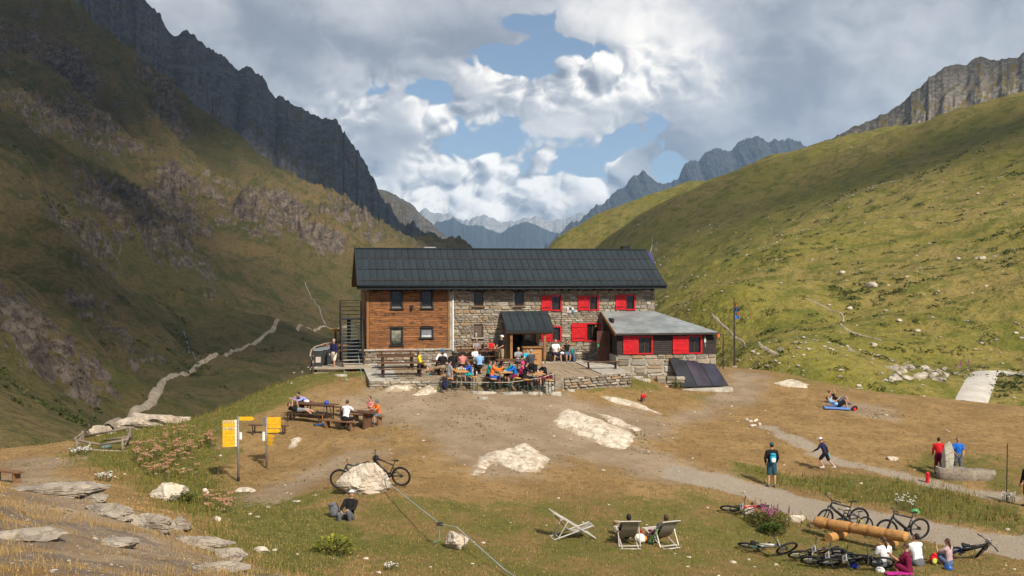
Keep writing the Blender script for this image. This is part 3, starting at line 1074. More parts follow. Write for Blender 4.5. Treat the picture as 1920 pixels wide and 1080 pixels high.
def m_stone(g, b, tc):
 oi = g.new('ShaderNodeObjectInfo').outputs['Random']
 isl = g.new('ShaderNodeNewGeometry').outputs['Random Per Island']
 rnd = g.m('FRACT', g.add(g.mul(oi, 7.31), isl))
 geo = g.new('ShaderNodeNewGeometry').outputs['Position']
 base = g.ramp(rnd, [(0.0, (0.22, 0.185, 0.145)), (0.14, (0.38, 0.325, 0.25)), (0.34, (0.30, 0.26, 0.205)), (0.50, (0.45, 0.375, 0.28)), (0.66, (0.40, 0.27, 0.155)),
      (0.78, (0.34, 0.315, 0.275)), (0.88, (0.56, 0.51, 0.43)), (1.0, (0.64, 0.59, 0.52))], 'CONSTANT')
 n = g.noise(g.vm('MULTIPLY', geo, (1, 1, 2.5)), 9.0, 4.0, 0.65)
 c = g.mixc(g.ss(n, 0.3, 0.75), g.mixc(0.6, base, (0.10, 0.08, 0.06)), base)
 c = g.mixc(g.mul(g.ss(g.noise(geo, 1.3, 3.0), 0.52, 0.7), 0.45), c, (0.40, 0.30, 0.18))
 g.put(b.inputs['Base Color'], c)
 b.inputs['Roughness'].default_value = 0.92
 b.inputs['Specular IOR Level'].default_value = 0.15
 g.t.links.new(g.bump(g.noise(geo, 22.0, 3.0, 0.65), 0.6, 0.03), b.inputs['Normal'])


def wood_fn(c1, c2, c3, axis=0, gs=1.0, rnd_amt=0.8, rough=0.7):
 def fn(g, b, tc):
  oi = g.new('ShaderNodeObjectInfo').outputs['Random']
  isl = g.new('ShaderNodeNewGeometry').outputs['Random Per Island']
  rnd = g.m('FRACT', g.add(g.mul(oi, 5.77), isl))
  v = g.vm('ADD', tc, g.comb(g.mul(rnd, 37.0), g.mul(rnd, 11.0), g.mul(rnd, 23.0)))
  k = [9.0 * gs, 9.0 * gs, 9.0 * gs]; k[axis] = 0.8 * gs
  n = g.noise(g.vm('MULTIPLY', v, tuple(k)), 2.0, 5.0, 0.65)
  n2 = g.noise(v, 2.2 * gs, 4.0, 0.6)
  c = g.mixc(g.ss(n, 0.32, 0.66), c1, c2)
  c = g.mixc(g.ss(n2, 0.50, 0.74), c, c3)
  c = g.mixc(g.mul(rnd, rnd_amt * 0.55), c, c3)
  g.put(b.inputs['Base Color'], c)
  b.inputs['Roughness'].default_value = rough
  b.inputs['Specular IOR Level'].default_value = 0.2
  g.t.links.new(g.bump(n, 0.4, 0.01), b.inputs['Normal'])
 return fn


M_STONE = mat('wall_stone', fn=m_stone)
M_MORTAR = mat('mortar', (0.25, 0.21, 0.165), 0.95, var=0.25, vs=5.0, bump=0.5, bscale=30, spec=0.1)
M_CLAD = mat('larch_cladding', fn=wood_fn((0.38, 0.165, 0.058), (0.17, 0.064, 0.021), (0.040, 0.021, 0.013), 0, 1.0, 1.0))
M_DARKW = mat('tarred_boards', fn=wood_fn((0.048, 0.036, 0.030), (0.030, 0.022, 0.018), (0.018, 0.014, 0.012), 0))
M_BEAM = mat('beam_wood', fn=wood_fn((0.36, 0.19, 0.075), (0.26, 0.125, 0.045), (0.12, 0.06, 0.026), 2))
M_ROOF = mat('roof_sheet', (0.021, 0.030, 0.036), 0.62, 0.0, 0.3, 0.20, 1.2, obj_rand=0.12)
M_FASC = mat('roof_trim', (0.016, 0.021, 0.025), 0.6, 0.0, 0.3, 0.15)
M_RUST = mat('copper_brown_rail', (0.085, 0.045, 0.030), 0.6, 0.3)
M_STEEL = mat('galvanised_steel', (0.42, 0.43, 0.43), 0.45, 0.7, 0.5)
M_RED = mat('red_paint', (0.50, 0.008, 0.014), 0.55, spec=0.3, var=0.14, vs=5.0)
M_GLASS = mat('window_glass', (0.018, 0.017, 0.015), 0.12, 0.0, 0.5, 0.2)
M_FRAME = mat('window_frame_brown', (0.075, 0.038, 0.022), 0.6)
M_BLACKF = mat('window_frame_black', (0.022, 0.021, 0.02), 0.6)
M_PALEW = mat('pale_sill', (0.46, 0.42, 0.36), 0.8)
M_WHITE = mat('white_paint', (0.78, 0.77, 0.74), 0.5, var=0.06)
M_LEAD = mat('annex_metal_roof', fn=lambda g, b, tc: (
 g.put(b.inputs['Base Color'], g.mixc(g.mul(g.ss(g.noise(tc, 2.6, 4.0, 0.6), 0.58, 0.70), 0.75), g.mixc(g.ss(g.noise(tc, 0.9, 4.0, 0.6), 0.3, 0.7), (0.19, 0.21, 0.215), (0.30, 0.325, 0.33)), (0.26, 0.17, 0.135))),
 setattr(b.inputs['Roughness'], 'default_value', 0.5), setattr(b.inputs['Metallic'], 'default_value', 0.25)))
M_SLAB = mat('paving_slab', (0.37, 0.34, 0.29), 0.9, var=0.2, vs=2.5, bump=0.3, bscale=14, obj_rand=0.12, spec=0.1)

HUT = empty('mountain_hut', HA, HR, 'long alpine refuge with dark metal roof, larch clad end and stone front with red shutters', 'building')


def stone_protos():
 out = []
 rnd = random.Random(5)
 for k in range(12):
  n = rnd.choice([6, 7, 8])
  pts = []
  for i in range(n):
   a = 2 * math.pi * (i + 0.5) / n
   c, s_ = math.cos(a), math.sin(a)
   e = 0.42
   x = math.copysign(abs(c) ** e, c) * 0.5; z = math.copysign(abs(s_) ** e, s_) * 0.5
   pts.append((x * rnd.uniform(0.84, 1.0), z * rnd.uniform(0.80, 1.0)))
  mb = MB()
  ft = rnd.uniform(0.75, 1.0)
  vs = [(x, 0.6, z) for x, z in pts] + [(x, -0.55, z) for x, z in pts] + [(x * 0.86, -ft + rnd.uniform(-.12, .1), z * 0.82) for x, z in pts]
  fs = [(i, (i + 1) % n, n + (i + 1) % n, n + i) for i in range(n)] + [(n + i, n + (i + 1) % n, 2 * n + (i + 1) % n, 2 * n + i) for i in range(n)]
  fs.append(tuple(2 * n + i for i in range(n)))
  mb.addmesh(vs, fs)
  me = mb.mesh('stone', [M_STONE])
  bm = bmesh.new(); bm.from_mesh(me); bmesh.ops.recalc_face_normals(bm, faces=bm.faces); bm.to_mesh(me); bm.free()
  out.append(me)
 return out


STONES = stone_protos()


def rubble(s0, s1, z0, z1, holes, seed, hmin=0.09, hmax=0.24, wmin=0.16, wmax=0.62):
 rnd = random.Random(seed)
 res = []
 z = z0
 while z < z1 - 0.03:
  h = min(rnd.uniform(hmin, hmax), z1 - z)
  if z1 - z - h < 0.05: h = z1 - z
  s = s0 + rnd.uniform(-0.1, 0)
  while s < s1:
   w = rnd.uniform(wmin, wmax) * (0.7 + 0.6 * h / hmax)
   a, b_ = max(s, s0), min(s + w, s1)
   s += w
   if b_ - a < 0.06: continue
   sub = [(a, b_, z, z + h)]
   if h > 0.17 and rnd.random() < 0.35:
    f = rnd.uniform(0.4, 0.6); sub = [(a, b_, z, z + h * f), (a, b_, z + h * f, z + h)]
   for (p, q, r0, r1) in sub:
    for (ha, hb, hc, hd) in holes:
     if p < hb and q > ha and r0 < hd and r1 > hc:
      ov = (min(q, hb) - max(p, ha)) * (min(r1, hd) - max(r0, hc))
      if ov > 0:
       # trim against the opening
       if p < ha and ha - p > 0.08 and (ha - p) > (q - hb): q = ha
       elif q > hb and q - hb > 0.08: p = hb
       elif r0 < hc and hc - r0 > 0.05: r1 = hc
       elif r1 > hd and r1 - hd > 0.05: r0 = hd
       else: p = q
       if p >= q: break
    if q - p > 0.06 and r1 - r0 > 0.04:
     res.append((p, q, r0, r1))
  z += h
 return res


def place_stones(lst, parent, M, keep, seed, thick=0.05):
 """M maps (along, depth, up) to the parent's frame; the largest stones are parts, the rest one joined part"""
 rnd = random.Random(seed)
 lst = sorted(lst, key=lambda q: -(q[1] - q[0]) * (q[3] - q[2]))
 rest = MB()
 for i, (a, b, c, d) in enumerate(lst):
  me = rnd.choice(STONES)
  sc = Matrix.Diagonal(((b - a) * 0.985, thick * rnd.uniform(0.7, 1.4), (d - c) * 0.97, 1))
  T = M @ Matrix.Translation(((a + b) / 2, 0, (c + d) / 2)) @ Matrix.Rotation(rnd.uniform(-0.05, 0.05), 4, 'Y') @ sc
  if i < keep:
   o = bpy.data.objects.new('stone', me); COL.objects.link(o); o.parent = parent; o.matrix_local = T
  else:
   rest.addmesh([T @ v.co for v in me.vertices], [tuple(p.vertices) for p in me.polygons])
 if rest.v:
  setk(rest.build('small_stones', M_STONE, parent, rec=True), kind='stuff')


def rect(px0, py0, px1, py1, off=0.0):
 a = FS(px0, py0, off); b = FS(px1, py1, off)
 return (a[0], b[0], b[1], a[1])           # s0, s1, z0, z1


S_WOOD = FS(843, 600)[0]
S_END = FS(1228, 560)[0]
Z_PL = 1.08
Z_TOP = 4.78
DEPTH = 7.0

W_wood = [(rect(732.5, 545, 755, 578), 'up'), (rect(789, 545, 811.7, 577.5), 'up'), (rect(732, 615, 755, 647), 'curtain'), (rect(788, 615, 811.7, 633), 'blind')]
W_stone = [rect(888.5, 547.5, 906.5, 574), rect(965, 547.5, 982.5, 574), rect(888.6, 608, 905.8, 633)]
W_red = [(rect(1014.5, 554, 1033, 582.5), rect(1033, 554, 1052.5, 582.5)), (rect(1084, 554.5, 1104, 582), rect(1104, 554.5, 1121.5, 582)), (rect(1154, 553, 1172.5, 581), rect(1172.5, 553, 1190.5, 581)),
  (rect(1014.6, 612, 1034, 640), rect(1034, 612, 1052, 640)), (rect(1071.5, 606, 1099, 639.6), rect(1099, 606, 1125, 639.6))]
DOOR = (FS(958, 640)[0], FS(981, 640)[0], 0.15, 2.1)


def wall_with_holes(name, s0, s1, z0, z1, holes, m, y0=0.0, th=0.30, parent=None):
 """a wall sheet with real openings"""
 xs = sorted(set([s0, s1] + [min(max(v, s0), s1) for h in holes for v in h[:2]]))
 zs = sorted(set([z0, z1] + [min(max(v, z0), z1) for h in holes for v in h[2:]]))
 mb = MB()
 for a, b in zip(xs[:-1], xs[1:]):
  run = None
  for c, d in zip(zs[:-1], zs[1:]):
   solid = not any(h[0] < (a + b) / 2 < h[1] and h[2] < (c + d) / 2 < h[3] for h in holes)
   if solid:
    run = (run[0], d) if run else (c, d)
   if (not solid or d == zs[-1]) and run:
    mb.box(a, b, y0, y0 + th, run[0], run[1]); run = None
 return mb.build(name, m, parent or HUT)


def build_hut():
 holes_s = [h for h in W_stone] + [w for _, w in W_red] + [DOOR]
 # stone front
 wall = wall_with_holes('stone_front', S_WOOD, S_END, -0.6, Z_TOP, holes_s, M_MORTAR, 0.06)
 lst = rubble(S_WOOD, S_END, 0.0, Z_TOP, holes_s + [s for s, _ in W_red], 11)
 place_stones(lst, wall, Matrix.Translation((0, 0.05, 0)), 195, 3)
 # plinth under the wooden end, with a coping of slabs
 plinth = MB(); plinth.box(-0.15, S_WOOD, -0.02, 0.5, -0.6, Z_PL - 0.12)
 plo = plinth.build('plinth', M_MORTAR, HUT)
 place_stones(rubble(-0.15, S_WOOD, 0.0, Z_PL - 0.12, [], 12, 0.08, 0.2), plo, Matrix.Translation((0, -0.03, 0)), 60, 4)
 x = -0.5
 rnd = random.Random(9)
 while x < S_WOOD - 0.1:
  w = min(rnd.uniform(0.7, 1.3), S_WOOD - x)
  mb = MB(); mb.box(x + 0.006, x + w - 0.006, -0.16, 0.5, Z_PL - 0.118, Z_PL - 0.005); mb.build('coping_slab', M_SLAB, plo, bevel=0.012)
  x += w
 # wooden end: core, boards, corner posts
 wh = [r for r, _ in W_wood]
 core = wall_with_holes('wooden_end', 0.02, S_WOOD, Z_PL, Z_TOP, wh, M_DARKW, 0.05)
 rows = 27; hgt = (Z_TOP - Z_PL) / rows
 rnd = random.Random(21)
 for k in range(rows):
  z0 = Z_PL + k * hgt; z1 = z0 + hgt - 0.008
  cuts = sorted([0.14] + [rnd.uniform(0.6, S_WOOD - 0.6) for _ in range(rnd.choice([1, 2, 2, 3]))] + [S_WOOD - 0.14])
  for a, b in zip(cuts[:-1], cuts[1:]):
   segs = [(a + 0.004, b - 0.004)]
   for (ha, hb, hc, hd) in wh:
    if z0 < hd + 0.03 and z1 > hc - 0.03:
     ns = []
     for (p, q) in segs:
      if q <= ha or p >= hb: ns.append((p, q)); continue
      if ha - p > 0.05: ns.append((p, ha))
      if q - hb > 0.05: ns.append((hb, q))
     segs = ns
   for (p, q) in segs:
    if q - p < 0.05: continue
    mb = MB()
    t = rnd.uniform(0.0, 0.012)
    vs = [(p, 0.05, z0), (q, 0.05, z0), (q, 0.05, z1), (p, 0.05, z1), (p, -0.012 - t, z0), (q, -0.012 - t, z0), (q, 0.012 - t, z1), (p, 0.012 - t, z1)]
    mb.addmesh(vs, [(0, 1, 2, 3), (4, 7, 6, 5), (0, 4, 5, 1), (1, 5, 6, 2), (2, 6, 7, 3), (3, 7, 4, 0)])
    mb.build('cladding_board', M_CLAD, core)
 for a, b in ((-0.02, 0.12), (S_WOOD - 0.13, S_WOOD)):
  mb = MB(); mb.box(a, b, -0.045, 0.05, Z_PL, Z_TOP); mb.build('corner_post', M_BEAM, core, bevel=0.01)
 mb = MB(); mb.box(S_WOOD + 0.005, S_WOOD + 0.16, -0.03, 0.06, Z_PL - 0.1, Z_TOP); mb.build('corner_pier', M_SLAB, HUT)
 mb = MB(); mb.tube([(S_WOOD + 0.20, -0.08, Z_TOP), (S_WOOD + 0.20, -0.08, 0.6), (S_WOOD + 0.20, -0.10, 0.5)], 0.035, 10); mb.build('downpipe', M_WHITE, HUT, sm=True)
 mb = MB(); mb.tube([(-0.25, -0.55, 4.72), (-0.12, -0.2, 4.45), (-0.1, -0.1, 4.2), (-0.1, -0.1, 1.1)], 0.03, 8); mb.build('downpipe', M_FASC, HUT, sm=True)
 # gable ends and back
 def gable(x0, x1, m, name):
  yr = DEPTH / 2
  g_ = MB()
  prof = [(0.0, -0.6), (DEPTH, -0.6), (DEPTH, Z_TOP), (yr, Z_TOP + 2.05), (0.06, Z_TOP)]
  vs = [(x0, y, z) for y, z in prof] + [(x1, y, z) for y, z in prof]
  n = len(prof)
  g_.addmesh(vs, [tuple(range(n)), tuple(range(2 * n - 1, n - 1, -1))] + [(i, i + n, (i + 1) % n + n, (i + 1) % n) for i in range(n)])
  return g_.build(name, m, HUT)
 gl = gable(0.0, 0.25, M_DARKW, 'gable_wall')
 for k in range(33):
  z0 = Z_PL + k * 0.14
  half = DEPTH / 2 if z0 < Z_TOP else max(0.05, (Z_TOP + 2.0 - z0) / 2.0 * DEPTH / 2)
  mb = MB(); mb.box(-0.045, -0.002, DEPTH / 2 - half, DEPTH / 2 + half, z0, z0 + 0.13); mb.build('cladding_board', mat('larch_cladding_side', fn=wood_fn((0.34, 0.15, 0.055), (0.23, 0.095, 0.034), (0.085, 0.040, 0.020), 1)), gl)
 gable(S_END - 0.35, S_END, M_MORTAR, 'gable_wall')
 mb = MB(); mb.box(0.25, S_END - 0.35, DEPTH - 0.3, DEPTH, -0.6, Z_TOP); mb.build('back_wall', M_MORTAR, HUT)
 mb = MB(); mb.box(0.3, S_END - 0.4, 0.5, DEPTH - 0.4, 2.55, 2.75); mb.build('upper_floor', M_DARKW, HUT)

 # windows in the wooden end
 for (s0, s1, z0, z1), kind in W_wood:
  w = empty('window', (0, 0, 0)); w.parent = HUT
  mb = MB(); t = 0.07
  for (a, b, c, d) in ((s0 - 0.03, s0 + t, z0, z1), (s1 - t, s1 + 0.03, z0, z1), (s0 + t, s1 - t, z1 - t, z1)): mb.box(a, b, -0.03, 0.20, c, d)
  mb.build('frame', M_BLACKF, w)
  mb = MB(); mb.box(s0 + t, s1 - t, 0.12, 0.14, z0, z1 - t); mb.build('pane', M_GLASS, w)
  if kind == 'up':
   mb = MB(); mb.box(s0 + t, s1 - t, 0.06, 0.10, z0, z0 + 0.10); mb.build('lower_rail', mat('grey_rail', (0.17, 0.17, 0.165), 0.6), w)
  mb = MB(); mb.box(s0 - 0.08, s1 + 0.08, -0.09, 0.1, z0 - 0.07, z0); mb.build('sill', M_BLACKF, w)
  if kind == 'curtain':
   mb = MB()
   for k in range(10):
    a = s0 + t + (s1 - s0 - 2 * t) * k / 10
    mb.tube([(a + 0.03, 0.09, z0 + 0.02), (a + 0.03 - 0.012 * math.sin(k), 0.085, z1 - t)], 0.033, 6)
   mb.build('curtain', mat('curtain_cloth', (0.22, 0.215, 0.165), 0.9, var=0.3), w, sm=True)
   mb = MB(); mb.box(s0 - 0.05, s1 + 0.05, -0.07, 0.02, z1, z1 + 0.06); mb.build('lintel', M_BLACKF, w)
  if kind == 'blind':
   for k in range(7):
    zz = z0 + 0.03 + k * (z1 - z0 - 0.12) / 7
    mb = MB(); mb.box(s0 + t + 0.003, s1 - t - 0.003, 0.03, 0.045, zz, zz + (z1 - z0 - 0.12) / 7 - 0.006)
    mb.build('blind_slat', mat('blind_grey', (0.20, 0.21, 0.225), 0.5) if k > 1 else mat('blind_pale', (0.55, 0.56, 0.57), 0.5), w)
   mb = MB(); mb.box(s0 - 0.05, s1 + 0.05, -0.07, 0.02, z1, z1 + 0.06); mb.build('lintel', M_BLACKF, w)
 # bare windows in the stone front
 for i, (s0, s1, z0, z1) in enumerate(W_stone):
  w = empty('window', (0, 0, 0)); w.parent = HUT
  mb = MB(); t = 0.055
  for (a, b, c, d) in ((s0, s0 + t, z0, z1), (s1 - t, s1, z0, z1), (s0 + t, s1 - t, z1 - t, z1), (s0 + t, s1 - t, z0, z0 + t)): mb.box(a, b, 0.10, 0.17, c, d)
  mb.build('frame', M_FRAME, w)
  mb = MB(); mb.box(s0 + t, s1 - t, 0.14, 0.155, z0 + t, z1 - t); mb.build('pane', M_GLASS if i < 2 else mat('blind_brown', (0.11, 0.085, 0.06), 0.7), w)
  mb = MB(); mb.box(s0 - 0.12, s1 + 0.10, -0.10, 0.1, z0 - 0.065, z0 - 0.004); mb.build('sill', M_PALEW if i == 2 else mat('brown_sill', (0.20, 0.11, 0.06), 0.8), w, bevel=0.006)
  if i == 2:
   mb = MB(); mb.tube([(s0 + 0.14, 0.06, z0), (s0 + 0.14, 0.06, z0 + 0.2)], 0.05, 8); mb.ell((s0 + 0.14, 0.06, z0 + 0.22), 0.07); mb.build('vase', M_PALEW, w, sm=True)
  else:
   mb = MB(); mb.box(s0 - 0.15, s1 + 0.15, -0.02, 0.12, z1 + 0.004, z1 + 0.07); mb.build('lintel', M_DARKW, w)
 # windows with red shutters
 for k, ((a0, a1, c0, c1), (s0, s1, z0, z1)) in enumerate(W_red):
  w = empty('window', (0, 0, 0)); w.parent = HUT
  mb = MB(); t = 0.06
  for (a, b, c, d) in ((s0 - 0.01, s0 + t, z0, z1), (s1 - t, s1 + 0.05, z0, z1), (s0 + t, s1 - t, z1 - t, z1 + 0.02), (s0 + t, s1 - t, z0 - 0.02, z0 + t)): mb.box(a, b, -0.03, 0.16, c, d)
  mb.build('frame', M_RED, w)
  mb = MB(); mb.box(s0 + t, s1 - t, 0.13, 0.145, z0 + t, z1 - t); mb.build('pane', M_GLASS, w)
  mb = MB(); q = 0.035
  for (a, b, c, d) in ((s0 + t, s0 + t + q, z0 + t, z1 - t), (s1 - t - q, s1 - t, z0 + t, z1 - t), ((s0 + s1) / 2 - q / 2, (s0 + s1) / 2 + q / 2, z0 + t, z1 - t)): mb.box(a, b, 0.10, 0.129, c, d)
  if k != 2: mb.build('sash', M_FRAME, w)
  nb = max(4, int((a1 - a0) / 0.13)); bw = (a1 - a0 - 0.03) / nb
  for zz in (c0 + 0.18, c1 - 0.26):
   mb = MB(); mb.box(a0, a1 - 0.02, -0.075, -0.045, zz, zz + 0.08); mb.build('shutter_batten', M_RED, w)
  for i in range(nb):
   mb = MB(); mb.box(a0 + i * bw + 0.003, a0 + (i + 1) * bw - 0.003, -0.044, -0.015, c0, c1); mb.build('shutter_board', M_RED, w)
  mb = MB(); mb.box(a1 - 0.05, a1 - 0.03, -0.085, -0.07, c0 + 0.28, c0 + 0.34); mb.box(a0 + 0.12, a1 - 0.1, -0.085, -0.076, c0 + 0.20, c0 + 0.225); mb.build('latch', M_BLACKF, w)
 # yellow notice in the lower right window
 a, b, c, d = W_red[4][1]
 mb = MB(); mb.box(b - 0.30, b - 0.16, 0.085, 0.095, d - 0.24, d - 0.10); mb.build('notice', mat('yellow_paper', (0.60, 0.52, 0.18), 0.8), HUT)
 # plaques between the upper windows
 r = rect(1062.5, 576, 1076, 586.7)
 pl = empty('plaque', (0, 0, 0)); pl.parent = HUT
 cw, ch = (r[1] - r[0]) / 3, (r[3] - r[2]) / 2
 cols = [(0.62, 0.64, 0.62), (0.03, 0.04, 0.06), (0.55, 0.58, 0.60), (0.02, 0.16, 0.34), (0.50, 0.56, 0.58), (0.60, 0.36, 0.28)]
 for i in range(6):
  mb = MB(); x0 = r[0] + (i % 3) * cw; zz = r[2] + (i // 3) * ch
  mb.box(x0 + 0.01, x0 + cw - 0.01, -0.04, 0.03, zz + 0.01, zz + ch - 0.015); mb.build('plaque_tile', mat('plaque_%d' % i, cols[5 - i], 0.5), pl)
 # entrance
 d0, d1, e0, e1 = DOOR
 dr = empty('entrance', (0, 0, 0)); dr.parent = HUT
 mb = MB(); mb.box(d0, d1, 0.9, 0.95, e0, e1); mb.build('doorway_dark_panel', mat('dark_interior', (0.012, 0.010, 0.009), 0.8), dr)  # near-black panel; the darkness inside the doorway is put into its colour
 mb = MB()
 for (a, b, c, d) in ((d0 - 0.10, d0, e0, e1 + 0.1), (d1, d1 + 0.10, e0, e1 + 0.1), (d0, d1, e1, e1 + 0.1)): mb.box(a, b, -0.02, 0.35, c, d)
 mb.build('door_frame', M_FRAME, dr)
 mb = MB(); mb.box(d0 + 0.03, d0 + 0.09, 0.36, 0.89, e0, e1 - 0.02); mb.build('door_leaf', M_FRAME, dr)
 # rafters under the eave, lamp
 for k in range(34):
  x = 0.3 + k * (S_END - 0.6) / 33
  mb = MB(); mb.box(x - 0.06, x + 0.06, -0.62, 0.05, 4.60, 4.74); mb.build('rafter', M_DARKW, HUT)
 q = FS(772, 575); mb = MB(); mb.box(q[0] - 0.09, q[0] + 0.09, -0.16, -0.01, q[1] - 0.08, q[1] + 0.1); mb.tube([(q[0], -0.12, q[1] - 0.08), (q[0], -0.16, q[1] - 0.16)], [0.05, 0.07], 8); mb.build('wall_lamp', M_BLACKF, HUT)
 for k in range(5):
  q = rnd.uniform(6, 17); mb = MB(); mb.tube([(q, -0.02, 4.7), (q, -0.02, rnd.uniform(1.8, 3.4))], 0.012, 5)
  if k < 2:
   s_ = FS((1053, 1122)[k], 600)[0]; mb = MB(); mb.tube([(s_, -0.015, 4.7), (s_, -0.015, 2.3)], 0.012, 5); mb.build('cable', M_BLACKF, HUT)

 # roof
 ye, ze, yr, zr = -0.75, 4.98, DEPTH / 2, 7.27
 x0, x1 = -0.62, S_END + 0.50
 sl = (zr - ze) / (yr - ye); ang = math.atan(sl)
 roof = MB()
 th = 0.20
 prof = [(ye, ze - 0.012), (yr, zr - 0.012), (2 * yr - ye, ze - 0.012), (2 * yr - ye, ze - th), (yr, zr - th - 0.02), (ye, ze - th)]
 vs = [(x0, y, z) for y, z in prof] + [(x1, y, z) for y, z in prof]; n = 6
 roof.addmesh(vs, [(0, 1, 4, 5), (1, 2, 3, 4), (6 + 5, 6 + 4, 6 + 1, 6 + 0), (6 + 4, 6 + 3, 6 + 2, 6 + 1)] + [(i, i + n, (i + 1) % n + n, (i + 1) % n) for i in range(n)])
 ro = roof.build('roof', M_FASC, HUT)
 # soffit boards showing at the left rake
 mb = MB()
 for sgn in (1, -1):
  ya, yb = (ye + 0.1, yr) if sgn > 0 else (2 * yr - ye - 0.1, yr)
  mb.addmesh([(x0 + 0.03, ya, ze - th - 0.02), (0.0, ya, ze - th - 0.02), (0.0, yb, zr - th - 0.05), (x0 + 0.03, yb, zr - th - 0.05)], [(0, 1, 2, 3)])
 mb.build('soffit', M_BEAM, ro, rec=False)
 dvec = Vector((0, yr - ye, zr - ze)); L = dvec.length; dvec.normalize(); nrm = Vector((0, -dvec.z, dvec.y))
 rowsf = [0.0, 0.105, 0.395, 0.69, 1.0]
 ncol = 46; cwid = (x1 - x0) / ncol
 pm = {}
 for r_ in range(4):
  l0, l1 = rowsf[r_] * L + 0.006, rowsf[r_ + 1] * L - 0.006
  mb = MB(); w = cwid - 0.016
  mb.box(-w / 2, w / 2, 0, l1 - l0, 0.0, 0.012)
  mb.box(w / 2 - 0.012, w / 2, 0, l1 - l0, 0.012, 0.035)
  me = mb.mesh('roof_panel', [M_ROOF]); pm[r_] = me
  for c in range(ncol):
   o = bpy.data.objects.new('roof_panel', me); COL.objects.link(o); o.parent = ro
   base = Vector((x0 + (c + 0.5) * cwid, ye, ze)) + dvec * l0
   jit = random.uniform(-0.0012, 0.0012)
   o.matrix_local = Matrix.Translation(base + nrm * (0.002 + abs(jit))) @ Matrix.Rotation(ang, 4, 'X') @ Matrix.Rotation(jit, 4, 'Y')
 # snow guards: rails on brackets
 for f in rowsf[1:4]:
  p0 = Vector((x0 + 0.15, ye, ze)) + dvec * (f * L) + nrm * 0.07
  mb = MB(); mb.tube([p0, p0 + Vector((x1 - x0 - 0.3, 0, 0))], 0.016, 6); mb.build('snow_rail', M_RUST if f != rowsf[2] else M_FASC, ro)
  for c in range(1, ncol):
   b0 = Vector((x0 + c * cwid, ye, ze)) + dvec * (f * L)
   mb = MB(); mb.bar(b0, b0 + nrm * 0.09, 0.03, 0.03); mb.build('rail_bracket', M_STEEL if (c * 7 + int(f * 10)) % 5 == 0 else M_RUST, ro)
 mb = MB(); mb.bar((x0, yr, zr + 0.03), (x1, yr, zr + 0.03), 0.30, 0.05); mb.build('ridge_cap', M_ROOF, ro)
 mb = MB(); mb.box(x0 - 0.02, x1 + 0.02, ye - 0.035, ye - 0.004, ze - 0.27, ze + 0.01); mb.build('fascia', M_FASC, ro)
 mb = MB(); mb.tube([(x0, ye - 0.10, ze - 0.06), (x1, ye - 0.10, ze - 0.06)], 0.06, 8); mb.build('gutter', M_FASC, ro, sm=True)
 s_, z_ = FS(806, 462, yr + 0.3); mb = MB(); mb.box(s_ - 0.38, s_ + 0.38, yr + 0.1, yr + 0.8, zr - 0.4, zr + 0.13); mb.build('roof_hatch', M_STEEL, ro)
 s_, z_ = FS(1172, 462, yr + 0.3); mb = MB(); mb.box(s_ - 0.24, s_ + 0.24, yr + 0.1, yr + 0.6, zr - 0.4, zr + 0.20); mb.box(s_ - 0.28, s_ + 0.28, yr + 0.06, yr + 0.64, zr + 0.2, zr + 0.24); mb.build('chimney', M_FASC, ro)

 # porch
 c0 = FS(949, 619, -1.9)[0]; c1 = FS(1039, 619, -1.9)[0]
 po = empty('porch', (0, 0, 0)); po.parent = HUT
 zf, zb, yf, yb = 2.25, 3.32, -1.95, -0.05
 dv = Vector((0, yb - yf, zb - zf)); pl_ = dv.length; a_ = math.atan2(zb - zf, yb - yf); dv.normalize()
 mb = MB(); mb.addmesh([(c0, yf, zf - 0.10), (c1, yf, zf - 0.10), (c1, yb, zb - 0.10), (c0, yb, zb - 0.10), (c0, yf, zf), (c1, yf, zf), (c1, yb, zb), (c0, yb, zb)],
      [(0, 3, 2, 1), (4, 5, 6, 7), (0, 1, 5, 4), (1, 2, 6, 5), (2, 3, 7, 6), (3, 0, 4, 7)])
 mb.build('porch_roof', M_FASC, po)
 for k in range(6):
  w = (c1 - c0) / 6; mb = MB(); mb.box(-w / 2 + 0.008, w / 2 - 0.008, 0, pl_, 0, 0.012); mb.box(w / 2 - 0.022, w / 2 - 0.008, 0, pl_, 0.012, 0.04)
  o = mb.build('porch_panel', M_ROOF, po); o.matrix_local = Matrix.Translation((c0 + (k + 0.5) * w, yf - 0.02, zf + 0.004)) @ Matrix.Rotation(a_, 4, 'X')
 mb = MB(); mb.box(c0 - 0.02, c1 + 0.02, yf - 0.06, yf - 0.022, zf - 0.17, zf + 0.01); mb.build('porch_fascia', M_FASC, po)
 for (px, yy) in ((958.5, -1.75), (1021, -1.75), (948, -0.15), (1006.5, -0.15)):
  s_ = FS(px, 650, yy)[0]; mb = MB(); mb.box(s_ - 0.075, s_ + 0.075, yy - 0.075, yy + 0.075, deck_z(yy) - 0.05, zf - 0.10 + (yy - yf) * (zb - zf) / (yb - yf)); mb.build('post', M_BEAM, po, bevel=0.01)
 mb = MB(); mb.box(c0 + 0.1, c1 - 0.1, -1.83, -1.67, zf - 0.26, zf - 0.12); mb.build('lintel_beam', M_BEAM, po)
 s0 = FS(981, 660, -1.6)[0]; s1 = FS(1019, 660, -1.6)[0]
 co = empty('counter', (0, 0, 0)); co.parent = HUT
 for k in range(5):
  mb = MB(); mb.box(s0, s1, -1.62, -1.58, deck_z(-1.6) + k * 0.2, deck_z(-1.6) + k * 0.2 + 0.19); mb.build('counter_board', mat('fresh_larch', fn=wood_fn((0.50, 0.27, 0.11), (0.42, 0.21, 0.08), (0.30, 0.15, 0.06), 0)), co)
